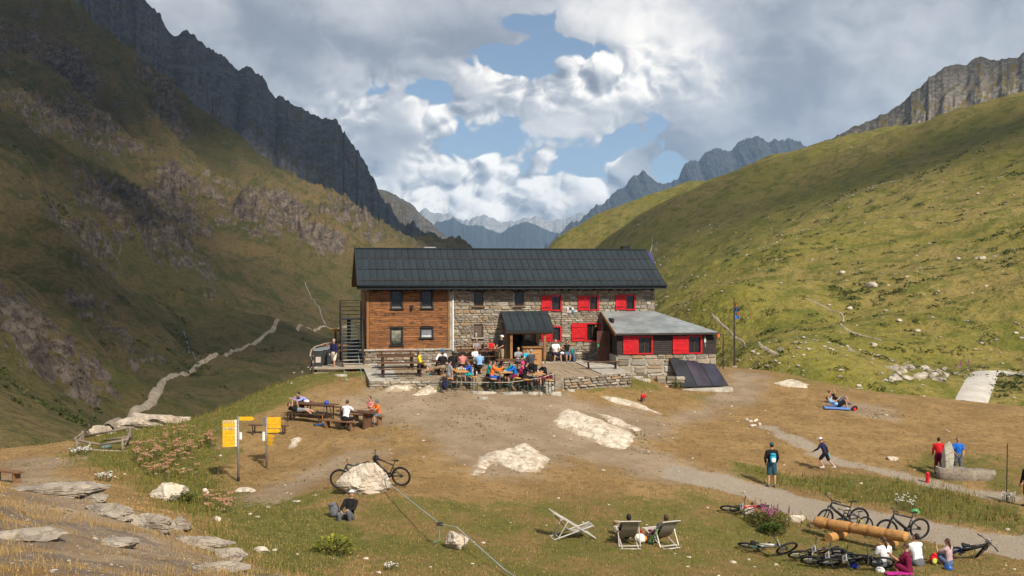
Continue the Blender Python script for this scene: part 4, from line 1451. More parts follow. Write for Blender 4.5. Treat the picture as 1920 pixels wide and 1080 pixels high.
 mb = MB(); mb.box(s0 - 0.06, s1 + 0.05, -1.75, -1.2, deck_z(-1.6) + 1.0, deck_z(-1.6) + 1.06); mb.build('counter_top', M_BEAM, co)
 mb = MB(); mb.box(s0 - 0.01, s0 + 0.06, -1.66, -1.2, deck_z(-1.6), deck_z(-1.6) + 0.995); mb.build('counter_side', M_BEAM, co)
 mb = MB(); sm_ = (s0 + s1) / 2
 mb.addmesh([(sm_ - 0.5, -0.9, 1.22), (sm_ + 0.5, -0.9, 1.22), (sm_ + 0.5, -0.2, 1.22), (sm_ - 0.5, -0.2, 1.22), (sm_ - 0.25, -0.6, 1.6), (sm_ + 0.4, -0.6, 1.42)], [(0, 1, 5, 4), (1, 2, 5), (2, 3, 4, 5), (3, 0, 4), (0, 3, 2, 1)])
 mb.build('covered_stack', M_DARKW, co)

 # annex
 an = empty('annex', (0, 0, 0)); an.parent = HUT
 yA = -3.0
 s0 = FS(1157, 650, yA)[0]; s1 = FS(1343, 650, yA)[0]
 zb_, zt = 0.72, 2.0
 awin = [(rect(1168, 630, 1194, 664, yA), rect(1195, 630, 1223, 664, yA)), (rect(1261, 630, 1288.5, 663, yA), rect(1289, 629, 1315.5, 663, yA))]
 ah = [w for _, w in awin]
 wall_with_holes('annex_front', s0, s1, zb_, zt, ah, M_DARKW, yA + 0.05, 0.15, an)
 rows = 10; hh = (zt - zb_) / rows
 for k in range(rows):
  z0 = zb_ + k * hh; segs = [(s0, s1)]
  for (sh, w) in awin:
   ha, hb, hc, hd = w[0], w[1], w[2], w[3]
   if z0 < hd and z0 + hh > hc:
    ns = []
    for (p, q) in segs:
     if q <= ha or p >= hb: ns.append((p, q)); continue
     if ha - p > 0.03: ns.append((p, ha))
     if q - hb > 0.03: ns.append((hb, q))
    segs = ns
  for (p, q) in segs:
   mb = MB(); mb.addmesh([(p, yA + 0.05, z0), (q, yA + 0.05, z0), (q, yA + 0.05, z0 + hh - 0.01), (p, yA + 0.05, z0 + hh - 0.01), (p, yA - 0.025, z0), (q, yA - 0.025, z0), (q, yA + 0.01, z0 + hh - 0.01), (p, yA + 0.01, z0 + hh - 0.01)],
        [(0, 1, 2, 3), (4, 7, 6, 5), (0, 4, 5, 1), (1, 5, 6, 2), (2, 6, 7, 3), (3, 7, 4, 0)]); mb.build('dark_board', M_DARKW, an)
 for (a0, a1, c0_, c1_), (w0, w1, z0, z1) in awin:
  mb = MB(); t = 0.07
  for (a, b, c, d) in ((w0 - 0.03, w0 + t, z0, z1), (w1 - t, w1 + 0.03, z0, z1), (w0 + t, w1 - t, z1 - t, z1), (w0 + t, w1 - t, z0, z0 + t)): mb.box(a, b, yA - 0.06, yA + 0.12, c, d)
  mb.build('annex_window_frame', M_RED, an)
  mb = MB(); mb.box(w0 + t, w1 - t, yA + 0.09, yA + 0.105, z0 + t, z1 - t); mb.build('annex_pane', M_GLASS, an)
  mb = MB(); q = 0.05
  for (a, b) in ((w0 + t, w0 + t + q), ((w0 + w1) / 2 - q / 2, (w0 + w1) / 2 + q / 2), (w1 - t - q, w1 - t)): mb.box(a, b, yA + 0.05, yA + 0.088, z0 + t, z1 - t)
  mb.build('annex_sash', M_FRAME, an)
  nb = 6; bw = (a1 - a0) / nb
  for i in range(nb):
   mb = MB(); mb.box(a0 + i * bw + 0.003, a0 + (i + 1) * bw - 0.003, yA - 0.075, yA - 0.04, c0_, c1_); mb.build('annex_shutter_board', M_RED, an)
  mb = MB()
  for zz in (c0_ + 0.22, c1_ - 0.3): mb.box(a0, a1, yA - 0.10, yA - 0.076, zz, zz + 0.08)
  mb.build('annex_shutter_batten', M_RED, an)
 # stone base of the annex
 g0 = -1.7
 sb = FS(1255, 680, yA)[0]
 mb = MB(); mb.box(s0 - 0.02, s1, yA + 0.04, -0.1, g0, zb_ - 0.002); bs = mb.build('annex_base', mat('pale_mortar', (0.34, 0.31, 0.26), 0.95, var=0.2), an)
 rnd = random.Random(8)
 lst = rubble(s0, s1, -0.75, zb_, [], 31, 0.34, 0.55, 0.45, 0.95)
 place_stones(lst, an, Matrix.Translation((0, yA + 0.03, 0)), 44, 5, 0.05)
 # annex side wall with its open doorway
 mb = MB(); mb.box(s0, s0 + 0.15, yA + 0.2, -1.9, zb_ - 0.6, zt + 0.2); mb.box(s0, s0 + 0.15, -0.9, 0.0, 0.0, zt + 0.8); mb.box(s0, s0 + 0.15, -1.9, -0.9, zt - 0.05, zt + 0.9); mb.build('annex_side', M_DARKW, an)
 mb = MB(); mb.box(s1 - 0.15, s1, yA + 0.2, 0.0, zb_, zt + 0.15); mb.build('annex_side', M_DARKW, an)
 d0 = FS(1119.5, 650, -1.4)[0]; d1 = FS(1143.5, 650, -1.4)[0]
 dz = deck_z(-1.4)
 mb = MB(); mb.box(d0, d1, -1.43, -1.38, dz + 0.02, dz + 1.05); mb.box(d0, d0 + 0.08, -1.43, -1.38, dz + 1.05, dz + 1.95); mb.box(d1 - 0.08, d1, -1.43, -1.38, dz + 1.05, dz + 1.95); mb.box(d0 + 0.08, d1 - 0.08, -1.43, -1.38, dz + 1.87, dz + 1.95)
 dd = mb.build('annex_door', mat('brown_door', (0.115, 0.045, 0.028), 0.6), an)
 mb = MB(); mb.box(d0 + 0.08, d1 - 0.08, -1.415, -1.40, dz + 1.05, dz + 1.87); mb.build('annex_door_pane', mat('brown_glass', (0.10, 0.045, 0.03), 0.25), an)
 mb = MB(); mb.box(d0 + 0.02, d0 + 0.14, -1.455, -1.432, dz + 0.98, dz + 1.13); mb.build('door_notice', mat('green_notice', (0.03, 0.42, 0.13), 0.6), an)
 # annex roof: wider at the eave than at the wall
 b0 = FS(1127, 583, -0.02); b1 = FS(1226, 583, -0.02); f0 = FS(1155, 626, yA - 0.4); f1 = FS(1348, 621, yA - 0.4)
 yF = yA - 0.4; zF = 2.07; zB = 3.28
 def rp(u, v, h=0.0):
  sB = b0[0] + (b1[0] - b0[0]) * u; sF = f0[0] + (f1[0] - f0[0]) * u
  return Vector((sF + (sB - sF) * v, yF + (-0.02 - yF) * v, zF + (zB - zF) * v + h))
 mb = MB(); mb.addmesh([rp(0, 0, -0.12), rp(1, 0, -0.12), rp(1, 1, -0.12), rp(0, 1, -0.12), rp(0, 0, -0.02), rp(1, 0, -0.02), rp(1, 1, -0.02), rp(0, 1, -0.02)],
      [(0, 3, 2, 1), (4, 5, 6, 7), (0, 1, 5, 4), (1, 2, 6, 5), (2, 3, 7, 6), (3, 0, 4, 7)])
 mb.build('annex_roof', mat('annex_fascia', (0.05, 0.035, 0.028), 0.7), an)
 nv, nu = 4, 9
 for j in range(nv):
  sh = 0.5 * (j % 2)
  us = [0.0] + [max(0.0, min(1.0, (i + sh) / nu)) for i in range(1, nu)] + [1.0]
  for i in range(nu):
   u0, u1 = us[i], us[i + 1]
   if u1 - u0 < 0.01: continue
   v0, v1 = j / nv, (j + 1) / nv
   h0 = 0.004 + random.uniform(0, 0.004)
   vs = []
   for hh_ in (-0.015, h0):
    vs += [rp(u0 + 0.0012, v0 + 0.006, hh_), rp(u1 - 0.0012, v0 + 0.006, hh_), rp(u1 - 0.0012, v1 - 0.004, hh_ - 0.003), rp(u0 + 0.0012, v1 - 0.004, hh_ - 0.003)]
   mb = MB(); mb.addmesh(vs, [(0, 3, 2, 1), (4, 5, 6, 7), (0, 1, 5, 4), (1, 2, 6, 5), (2, 3, 7, 6), (3, 0, 4, 7)]); mb.build('annex_roof_sheet', M_LEAD, an)
 mb = MB(); mb.bar(rp(0, 0, -0.07) + Vector((-0.03, -0.02, 0)), rp(0, 1, -0.07) + Vector((-0.03, 0, 0)), 0.05, 0.18); mb.build('barge_board', M_BEAM, an)
 # instrument and orange box on the annex wall
 q = FS(1322, 637, yA - 0.05); mb = MB(); mb.box(q[0] - 0.06, q[0] + 0.06, yA - 0.08, yA - 0.03, q[1] - 0.16, q[1] + 0.12); mb.tube([(q[0], yA - 0.06, q[1] + 0.12), (q[0] + 0.02, yA - 0.06, q[1] + 0.25)], 0.012, 5); mb.tube([(q[0], yA - 0.06, q[1] - 0.16), (q[0] + 0.02, yA - 0.07, q[1] - 0.42)], 0.014, 5)
 mb.build('telephone_box', mat('pale_plastic', (0.55, 0.60, 0.58), 0.5), an)
 q = FS(1345.5, 629, yA); mb = MB(); mb.box(q[0] - 0.06, q[0] + 0.09, yA - 0.15, yA + 0.0, q[1] - 0.11, q[1] + 0.12); mb.build('orange_lamp', mat('orange_plastic', (0.75, 0.16, 0.02), 0.5), an, bevel=0.02)


build_hut()

# ------------------------------------------------------------------ terrace
M_DECK = mat('deck_wood', fn=wood_fn((0.40, 0.32, 0.225), (0.31, 0.24, 0.16), (0.21, 0.155, 0.10), 1))
M_DECKX = mat('deck_wood_cross', fn=wood_fn((0.42, 0.36, 0.28), (0.34, 0.285, 0.21), (0.25, 0.20, 0.145), 0))
M_BROWN = mat('brown_table_wood', fn=wood_fn((0.155, 0.082, 0.045), (0.105, 0.054, 0.030), (0.060, 0.032, 0.020), 0))
M_DKBROWN = mat('dark_table_leg', (0.050, 0.026, 0.018), 0.75)
M_BEER = mat('beer_table_orange', fn=wood_fn((0.62, 0.33, 0.105), (0.52, 0.255, 0.07), (0.42, 0.20, 0.06), 1, 1.0, 0.4, 0.45))
M_BEERLEG = mat('beer_table_steel', (0.045, 0.075, 0.065), 0.5, 0.2)
M_IRON = mat('dark_iron', (0.045, 0.036, 0.033), 0.6, 0.2)
M_TREAD = mat('grating_steel', (0.14, 0.16, 0.165), 0.55, 0.4)
M_GREYSTONE = mat('paving_grey', (0.40, 0.36, 0.30), 0.9, var=0.2, vs=1.5, bump=0.3, bscale=12, spec=0.1)


def to_hut(w):
 d = w - HA
 return d.dot(E1), d.dot(E2), w.z


def px_on_deck(px, py, z=0.0):
 Y = (CAMZ - z) * F / (py - 515.0)
 return to_hut(P(px, py, Y))


def build_terrace():
 t = empty('terrace', HA, HR, 'low terrace of stone slabs and wooden decking along the hut front', 'terrace')
 # front edge of the terrace in hut coordinates, from its left corner to its right corner
 cA = px_on_deck(692, 713); cB = px_on_deck(1042, 708); cC = px_on_deck(1182, 698)
 def edge(s):
  if s < cB[0]: k = (s - cA[0]) / (cB[0] - cA[0]); return cA[1] + (cB[1] - cA[1]) * k
  k = (s - cB[0]) / (cC[0] - cB[0]); return cB[1] + (cC[1] - cB[1]) * k
 # masonry body
 n = 24
 mb = MB()
 ss = [cA[0] + (cC[0] - cA[0]) * i / n for i in range(n + 1)]
 for a, b in zip(ss[:-1], ss[1:]):
  ya, yb = edge(a), edge(b)
  vs = [(a, ya, -1.2), (b, yb, -1.2), (b, -0.03, -1.2), (a, -0.03, -1.2), (a, ya, deck_z(ya) - 0.06), (b, yb, deck_z(yb) - 0.06), (b, -0.03, 0.14), (a, -0.03, 0.14)]
  mb.addmesh(vs, [(0, 1, 5, 4), (4, 5, 6, 7)] + ([(0, 4, 7, 3)] if a == ss[0] else []) + ([(1, 2, 6, 5)] if b == ss[-1] else []))
 mb.build('terrace_body', M_MORTAR, t)
 # paving slabs and boards on top
 rnd = random.Random(4)
 sd0 = px_on_deck(740, 700)[0]; sd1 = px_on_deck(1125, 700)[0]
 s = cA[0]
 # slabs on the left and right parts and along the wall
 def slab(a, b, y0, y1, m=M_GREYSTONE):
  m_ = MB()
  vs = []
  for dz in (-0.055, 0.0):
   vs += [(a, y0, deck_z(y0) + dz), (b, y0, deck_z(y0) + dz), (b, y1, deck_z(y1) + dz), (a, y1, deck_z(y1) + dz)]
  m_.addmesh(vs, [(0, 3, 2, 1), (4, 5, 6, 7), (0, 1, 5, 4), (1, 2, 6, 5), (2, 3, 7, 6), (3, 0, 4, 7)])
  return m_.build('paving_slab', m, t)
 for (a0, a1) in ((cA[0], sd0), (sd1, cC[0])):
  x = a0
  while x < a1 - 0.05:
   w = min(rnd.uniform(0.8, 1.3), a1 - x)
   y = edge(x + w / 2)
   while y < -0.1:
    d = min(rnd.uniform(0.7, 1.4), -0.05 - y)
    slab(x + 0.008, x + w - 0.008, y + 0.008, y + d - 0.008, M_SLAB); y += d
   x += w
 x = sd0
 while x < sd1 - 0.05:
  w = min(rnd.uniform(0.9, 1.5), sd1 - x); slab(x + 0.008, x + w - 0.008, -1.3, -0.05, M_SLAB); x += w
 # boards run slightly aslant to the front
 k = 0
 y_in = -1.31
 bw = 0.145
 x = sd0
 while x < sd1 - bw:
  ya = edge(x + bw / 2) + 0.02
  nb = 2
  ys = [ya, ya + (y_in - ya) * rnd.choice([0.35, 0.5, 0.65]), y_in]
  for p, q in zip(ys[:-1], ys[1:]):
   m_ = MB(); vs = []
   dx = rnd.uniform(-0.002, 0.002); hz = rnd.uniform(-0.004, 0.003)
   for dz in (-0.05, hz):
    vs += [(x + 0.012, p + 0.004, deck_z(p) + dz), (x + bw - 0.012, p + 0.004, deck_z(p) + dz), (x + bw - 0.012, q - 0.004, deck_z(q) + dz), (x + 0.012, q - 0.004, deck_z(q) + dz)]
   m_.addmesh(vs, [(0, 3, 2, 1), (4, 5, 6, 7), (0, 1, 5, 4), (1, 2, 6, 5), (2, 3, 7, 6), (3, 0, 4, 7)])
   m_.build('deck_board', M_DECK, t)
  x += bw
 # drystone face at the right
 M = Matrix.Translation((cB[0] + 0.5, edge(cB[0] + 0.5) - 0.02, 0)) @ Matrix.Rotation(math.atan2(cC[1] - cB[1], cC[0] - cB[0]), 4, 'Z')
 place_stones(rubble(0, math.hypot(cC[0] - cB[0], cC[1] - cB[1]) - 0.5, -0.62, -0.06, [], 41, 0.1, 0.18, 0.25, 0.7), t, M, 60, 6, 0.08)
 M = Matrix.Translation((cA[0], edge(cA[0]) - 0.02, 0)) @ Matrix.Rotation(math.atan2(cB[1] - cA[1], cB[0] - cA[0]), 4, 'Z')
 place_stones(rubble(0, math.hypot(cB[0] - cA[0], cB[1] - cA[1]), -0.5, -0.06, [], 42, 0.1, 0.18, 0.25, 0.7), t, M, 40, 7, 0.06)
 # left deck on the slope
 l0 = px_on_deck(589, 697); l1 = px_on_deck(696, 693)
 d = empty('side_deck', HA, HR, 'pale plank deck left of the stairs at the larch clad end', 'deck')
 y = l0[1] + 0.0
 k = 0
 while y < 3.2:
  a = l0[0] - 0.02 * (y - l0[1]); b = l1[0] if y < -0.3 else -0.3
  m_ = MB(); m_.box(a, b, y + 0.004, y + 0.19, -0.05 + 0.17 * sst(y, -3.5, -2.5), 0.0 + 0.17 * sst(y, -3.5, -2.5)); m_.build('deck_plank', M_DECKX, d); y += 0.196
 m_ = MB()
 for (a, yy) in ((l0[0] + 0.1, l0[1] + 0.15), (l0[0] + 0.1, 0.0), (l0[0] + 0.1, 2.8), (-1.0, l0[1] + 0.15)):
  m_ = MB(); m_.box(a - 0.08, a + 0.08, yy - 0.08, yy + 0.08, -3.5, -0.05); m_.build('deck_post', M_DKBROWN, d)
 m_ = MB(); m_.box(l0[0], l1[0], l0[1] + 0.01, l0[1] + 0.07, -0.24, -0.052); m_.build('deck_joist', M_DECKX, d)
 # stone flags at the right end of the terrace, stepping down
 for (px, py, w, dp) in ((1160, 706, 0.9, 0.5), (1190, 708, 1.1, 0.5), (1215, 706, 1.2, 0.45), (1205, 713, 1.0, 0.5), (1245, 712, 0.9, 0.5), (1045, 715, 0.9, 0.4), (1030, 722, 0.8, 0.4),
      (960, 738, 1.3, 0.45), (1000, 738, 1.0, 0.4), (1035, 738, 1.0, 0.5), (1022, 732, 0.8, 0.5), (1030, 727, 0.6, 0.5), (905, 737, 1.5, 0.4), (640, 705, 0.8, 0.3), (1070, 733, 0.5, 0.3), (905, 747, 0.6, 0.4)):
  g_ = G(px, py)
  rr = random.Random(px)
  m_ = MB(); n_ = 8; top = []
  for i in range(n_):
   a = 2 * math.pi * i / n_; r_ = rr.uniform(0.8, 1.05)
   c_, s_ = math.cos(a), math.sin(a)
   top.append((math.copysign(abs(c_) ** 0.6, c_) * w / 2 * r_, math.copysign(abs(s_) ** 0.6, s_) * dp / 2 * r_))
  m_.addmesh([(x, y, 0.09) for x, y in top] + [(x * 1.06, y * 1.08, -0.25) for x, y in top], [tuple(range(n_)), tuple(range(2 * n_ - 1, n_ - 1, -1))] + [(i, i + n_, (i + 1) % n_ + n_, (i + 1) % n_) for i in range(n_)])
  o = m_.build('flagstone', M_SLAB, None, bevel=0.015)
  o.location = g_; o.rotation_euler = (0, rr.uniform(-0.04, 0.04), rr.uniform(-0.1, 0.3))
  FLAGS.append((o, px, py))


FLAGS = []
build_terrace()
_fl = {1160: 'flat pale flagstone below the right end of the terrace', 1190: 'long flat flagstone on the grass right of the terrace corner', 1215: 'wide flagstone nearest the annex base, topmost of the steps', 1205: 'low flagstone in front of the wide step by the annex',
 1245: 'rightmost flat flagstone in the grass before the annex base', 1045: 'flat stone at the terrace foot right of the beer tables', 1030: 'small flat stone beside the rightmost beer bench', 960: 'flat stone in the ground before the middle beer table', 1000: 'flat pale stone before the rightmost beer table',
 1035: 'flat stone at the corner of the beer table area', 1022: 'flat stone under the rightmost beer bench', 905: 'long grey stone set in the ground between left and middle beer tables', 640: 'lone pale slab in the grass below the side deck', 1070: 'small loose flat stone right of the beer tables'}
_seen = set()
for o, px, py in FLAGS:
 lb = _fl[px]
 if (px, ) in _seen: lb = 'pale loose stone on the bare ground below the beer tables' if px == 905 else 'squat flat stone behind the corner stone near the rightmost beer bench'
 _seen.add((px, ))
 setk(o, lb, 'flagstone', 'flagstones around the terrace')


# outside stairs at the larch end
def build_stairs():
 t = empty('outside_staircase', HA, HR, 'steel outside staircase with open treads at the left end of the hut', 'staircase')
 x0 = FS(641.5, 640, -1.2)[0]; x1 = FS(681, 640, -1.2)[0]
 y0 = -1.55; n = 14; rise = 0.192; run = 0.24
 zb = 0.17
 for k in range(n):
  mb = MB(); mb.box(x0 + 0.05, x1 - 0.05, y0 + k * run, y0 + k * run + 0.26, zb + (k + 1) * rise - 0.035, zb + (k + 1) * rise); mb.build('tread', M_TREAD if k > 1 else M_SLAB, t)
 top = (y0 + n * run, zb + n * rise)
 for x in (x0, x1):
  mb = MB(); mb.bar((x, y0 - 0.05, zb), (x, top[0], top[1]), 0.05, 0.24); mb.build('stringer', M_IRON, t)
  mb = MB(); mb.bar((x, y0 + 0.02, zb), (x, y0 + 0.02, zb + 1.25), 0.06); mb.build('newel_post', M_IRON, t)
  mb = MB(); mb.bar((x, top[0], zb), (x, top[0], top[1] + 1.1), 0.07); mb.build('tall_post', M_IRON, t)
  for q in (0.45, 0.75, 1.05):
   mb = MB(); mb.bar((x, y0, zb + q + 0.15), (x, top[0], top[1] + q), 0.035); mb.build('handrail', M_IRON, t)
 mb = MB(); mb.box(x0, x1 + 0.15, top[0], top[0] + 1.5, top[1] - 0.06, top[1]); mb.build('landing', M_TREAD, t)
 for q in (0.2, 0.45, 0.7, 0.95, 1.1):
  mb = MB(); mb.bar((x0, top[0] + 1.5, top[1] + q), (x1, top[0] + 1.5, top[1] + q), 0.04); mb.build('landing_rail', M_IRON, t)
  mb = MB(); mb.bar((x0, top[0], top[1] + q), (x0, top[0] + 1.5, top[1] + q), 0.04); mb.build('landing_rail', M_IRON, t)
 mb = MB(); mb.bar((x0, top[0] + 1.5, 0.1), (x0, top[0] + 1.5, top[1] + 1.1), 0.07); mb.build('tall_post', M_IRON, t)
 mb = MB(); mb.bar(((x0 + x1) / 2 - 0.1, top[0] + 0.7, 0.1), ((x0 + x1) / 2 - 0.1, top[0] + 0.7, top[1] - 0.06), 0.22); mb.build('support_column', M_IRON, t)
 mb = MB()
 mb.addmesh([(x1 - 0.1, y0 + 0.5, zb), (x1 - 0.1, top[0] - 0.3, zb), (x1 - 0.1, top[0] - 0.3, 1.6), (x0 + 0.5, y0 + 1.2, zb), (x0 + 0.5, top[0] - 0.3, zb), (x0 + 0.5, top[0] - 0.3, 1.5)], [(0, 1, 2), (3, 5, 4), (0, 3, 4, 1), (1, 4, 5, 2), (2, 5, 3, 0)])
 mb.build('dark_wedge', M_BLACKF, t)  # dark wedge-shaped solid under the treads
 # stone step under the first treads
 mb = MB(); mb.box(x0 + 0.1, x1 + 0.2, y0 - 0.12, y0 + 0.25, 0.0, zb + 0.12); mb.build('bottom_step', M_STONE, t)


build_stairs()


def local_thing(name, s, y, label, cat, group=None, rz=0.0, z=None):
 w = hut_to_world(s, y, deck_z(y) if z is None else z)
 return empty(name, w, HR + rz, label, cat, group)


# bins, railing, rear tables left of the stairs
def build_left_end():
 base = FS(596, 660, 0.2)[0]
 names = ['nearest of the dark waste bins, with a paper notice on its front', 'second dark waste bin in the row behind the notice bin', 'third dark waste bin in the row on the side deck', 'farthest dark waste bin, next to the rear table']
 for k in range(4):
  y = -0.9 + k * 0.75
  t = local_thing('waste_bin', base + 0.30 * k, y, names[k], 'waste bin', 'dark bins on the side deck', z=0.17)
  mb = MB(); w = 0.26
  mb.addmesh([(-w * .85, -w * .85, 0.0), (w * .85, -w * .85, 0), (w * .85, w * .85, 0), (-w * .85, w * .85, 0), (-w, -w, 0.92), (w, -w, 0.92), (w, w, 0.92), (-w, w, 0.92)], [(0, 3, 2, 1), (4, 5, 6, 7), (0, 1, 5, 4), (1, 2, 6, 5), (2, 3, 7, 6), (3, 0, 4, 7)])
  mb.build('bin_body', mat('bin_plastic', (0.035, 0.04, 0.042), 0.5), t, bevel=0.02)
  mb = MB(); mb.addmesh([(-w - .03, -w - .05, 0.925), (w + .03, -w - .05, 0.925), (w + .03, w + .03, 0.925), (-w - .03, w + .03, 0.925), (-w, -w - .03, 1.0), (w, -w - .03, 1.0), (w, w, 1.06), (-w, w, 1.06)], [(0, 3, 2, 1), (4, 5, 6, 7), (0, 1, 5, 4), (1, 2, 6, 5), (2, 3, 7, 6), (3, 0, 4, 7)])
  mb.build('bin_lid', mat('bin_lid_grey', (0.16, 0.17, 0.17), 0.45), t, bevel=0.01)
  if k == 0:
   mb = MB(); mb.box(-0.15, 0.15, -w - 0.02, -w - 0.006, 0.25, 0.58); mb.build('notice', mat('pinkish_notice', (0.50, 0.42, 0.36), 0.7), t)
  for sx in (-1, 1):
   mb = MB(); mb.tube([(sx * 0.2, w, 0.09), (sx * 0.26, w, 0.09)], 0.09, 10); mb.build('wheel', M_BLACKF, t)
 mb = MB()
 t = local_thing('deck_railing', base - 0.45, -2.0, 'curved wooden handrail round the bins at the deck edge', 'railing', z=0.0)
 pts = [(0, -0.7, 0.9), (0.0, 0.0, 1.02), (0.06, 1.4, 1.12), (0.3, 3.0, 1.2), (0.9, 4.2, 1.3), (2.0, 5.2, 1.38)]
 mb.tube(pts, 0.05, 8); mb.build('handrail', mat('weathered_rail', (0.30, 0.24, 0.19), 0.8), t, sm=True)
 mb = MB(); mb.tube([(p[0], p[1], p[2] - 0.45) for p in pts], 0.035, 6); mb.build('midrail', mat('weathered_rail', (0.30, 0.24, 0.19), 0.8), t, sm=True)
 for p in pts:
  mb = MB(); mb.bar((p[0], p[1], -0.3), p, 0.08); mb.build('rail_post', M_DKBROWN, t)
 # long rear tables
 for k, (px, py, yy) in enumerate(((628, 634, 2.6), (640, 644, 1.4))):
  s, z = FS(px, py, yy)
  t = local_thing('rear_table', s, yy, ('long orange-brown board table behind the stairs by the bins', 'short orange-brown bench board behind the stairs')[k], 'table', z=0.17)
  mb = MB(); mb.box(-0.9 + 0.4 * k, 1.1, -0.3, 0.3, (0.98, 0.72)[k], (1.05, 0.78)[k]); mb.build('table_top', mat('orange_board', fn=wood_fn((0.46, 0.235, 0.09), (0.36, 0.17, 0.06), (0.22, 0.10, 0.04), 0)), t)
  for sx in (-0.35, 0.9):
   mb = MB(); mb.box(sx - 0.06, sx + 0.06, -0.25, 0.25, 0, (0.975, 0.715)[k]); mb.build('leg', mat('orange_board', None), t)
 s, z = FS(629, 619, 3.4)
 t = local_thing('wooden_sign', s, 3.4, 'small orange wooden sign board behind the stairs above the rear tables', 'sign', z=0.1)
 mb = MB(); mb.box(-0.06, 0.06, -0.03, 0.03, 0, z - 0.2); mb.build('post', M_BROWN, t)
 mb = MB(); mb.box(-0.38, 0.28, -0.06, -0.032, z - 0.22, z - 0.02); mb.build('board', mat('ochre_board', (0.40, 0.22, 0.05), 0.7), t)
 for k in range(4):
  mb = MB(); mb.box(-0.3 + k * 0.13, -0.22 + k * 0.13, -0.066, -0.0605, z - 0.17, z - 0.08); mb.build('lettering', M_DKBROWN, t)


build_left_end()


# ------------------------------------------------------------------ tables and benches
def picnic_table(s, y, w, label, z=None, group='brown tables on the terrace', back=False, front=True, rz=0.0, L=None):
 t = local_thing('picnic_table', s, y, label, 'table', group, rz, z)
 L = w
 for k in range(3):
  mb = MB(); mb.box(-L / 2, L / 2, -0.36 + k * 0.245, -0.36 + k * 0.245 + 0.235, 0.70, 0.75); mb.build('top_board', M_BROWN, t)
 for sy in ([-1] if front else []) + [1]:
  mb = MB(); mb.box(-L / 2 + 0.05, L / 2 - 0.05, sy * 0.72 - 0.14, sy * 0.72 + 0.14, 0.42, 0.46); mb.build('seat_board', M_BROWN, t)
 if back:
  for zz in (0.68, 0.88):
   mb = MB(); mb.box(-L / 2 + 0.05, L / 2 - 0.05, 0.90, 0.94, zz, zz + 0.12); mb.build('back_board', M_BROWN, t)
 for sx in (-1, 1):
  x = sx * (L / 2 - 0.3)
  for sy in (-1, 1):
   mb = MB(); mb.bar((x, sy * 0.30, 0.0), (x, sy * 0.24, 0.70), 0.10, 0.10); mb.build('leg', M_DKBROWN, t)
   if sy > 0 or front:
    mb = MB(); mb.bar((x, sy * 0.74, 0.0), (x, sy * 0.72, 0.42), 0.09, 0.09); mb.build('bench_leg', M_DKBROWN, t)
  mb = MB(); mb.box(x - 0.035, x + 0.035, -0.8 if front else -0.3, 0.8, 0.34, 0.415); mb.build('cross_beam', M_DKBROWN, t)
  if back:
   mb = MB(); mb.bar((x, 0.88, 0.0), (x, 0.90, 1.0), 0.07); mb.build('back_post', M_DKBROWN, t)
 return t


def deck_at(px, Y):
 w = P(px, 600, Y); q = to_hut(w); return q[0], q[1]


TBL = {}
for key, px, Y, w, lb, bk in (('A', 745, 60.6, 2.3, 'brown picnic table with backrest bench close to the stone plinth', True), ('B', 752, 57.3, 2.6, 'empty brown picnic table at the left front edge of the terrace', False),
       ('C', 858, 58.6, 2.9, 'brown picnic table crowded with people in the middle of the terrace', False), ('D', 897, 62.9, 2.5, 'brown table against the stone wall below the small window', True), ('E', 968, 59.2, 2.3, 'brown table in front of the porch counter', False)):
 s, y = deck_at(px, Y)
 TBL[key] = picnic_table(s, y, w, lb, back=bk, z=(deck_z(y) + (0.1 if key == 'D' else 0)))


def bench(name, s, y, L, label, m=M_BROWN, rz=0.0, z=None, h=0.45, group=None):
 t = local_thing(name, s, y, label, 'bench', group, rz, z)
 mb = MB(); mb.box(-L / 2, L / 2, -0.15, 0.15, h - 0.05, h); mb.build('seat_board', m, t)
 for sx in (-1, 1):
  for sy in (-1, 1):
   mb = MB(); mb.bar((sx * (L / 2 - 0.3), sy * 0.13, 0), (sx * (L / 2 - 0.25), sy * 0.09, h - 0.05), 0.06); mb.build('leg', M_DKBROWN, t)
  mb = MB(); mb.box(sx * (L / 2 - 0.28) - 0.03, sx * (L / 2 - 0.28) + 0.03, -0.12, 0.12, 0.12, 0.17); mb.build('stretcher', M_DKBROWN, t)
 return t


_b = px_on_deck(1129, 694, 0.0); bench('terrace_bench', _b[0], _b[1], 2.2, 'long bare brown bench on the right part of the deck')
_s0 = FS(1052, 660, -0.35)[0]; bench('wall_bench', _s0, -0.35, 2.0, 'low bench against the stone wall right of the porch', m=M_DKBROWN, h=0.42)

BEERT = []


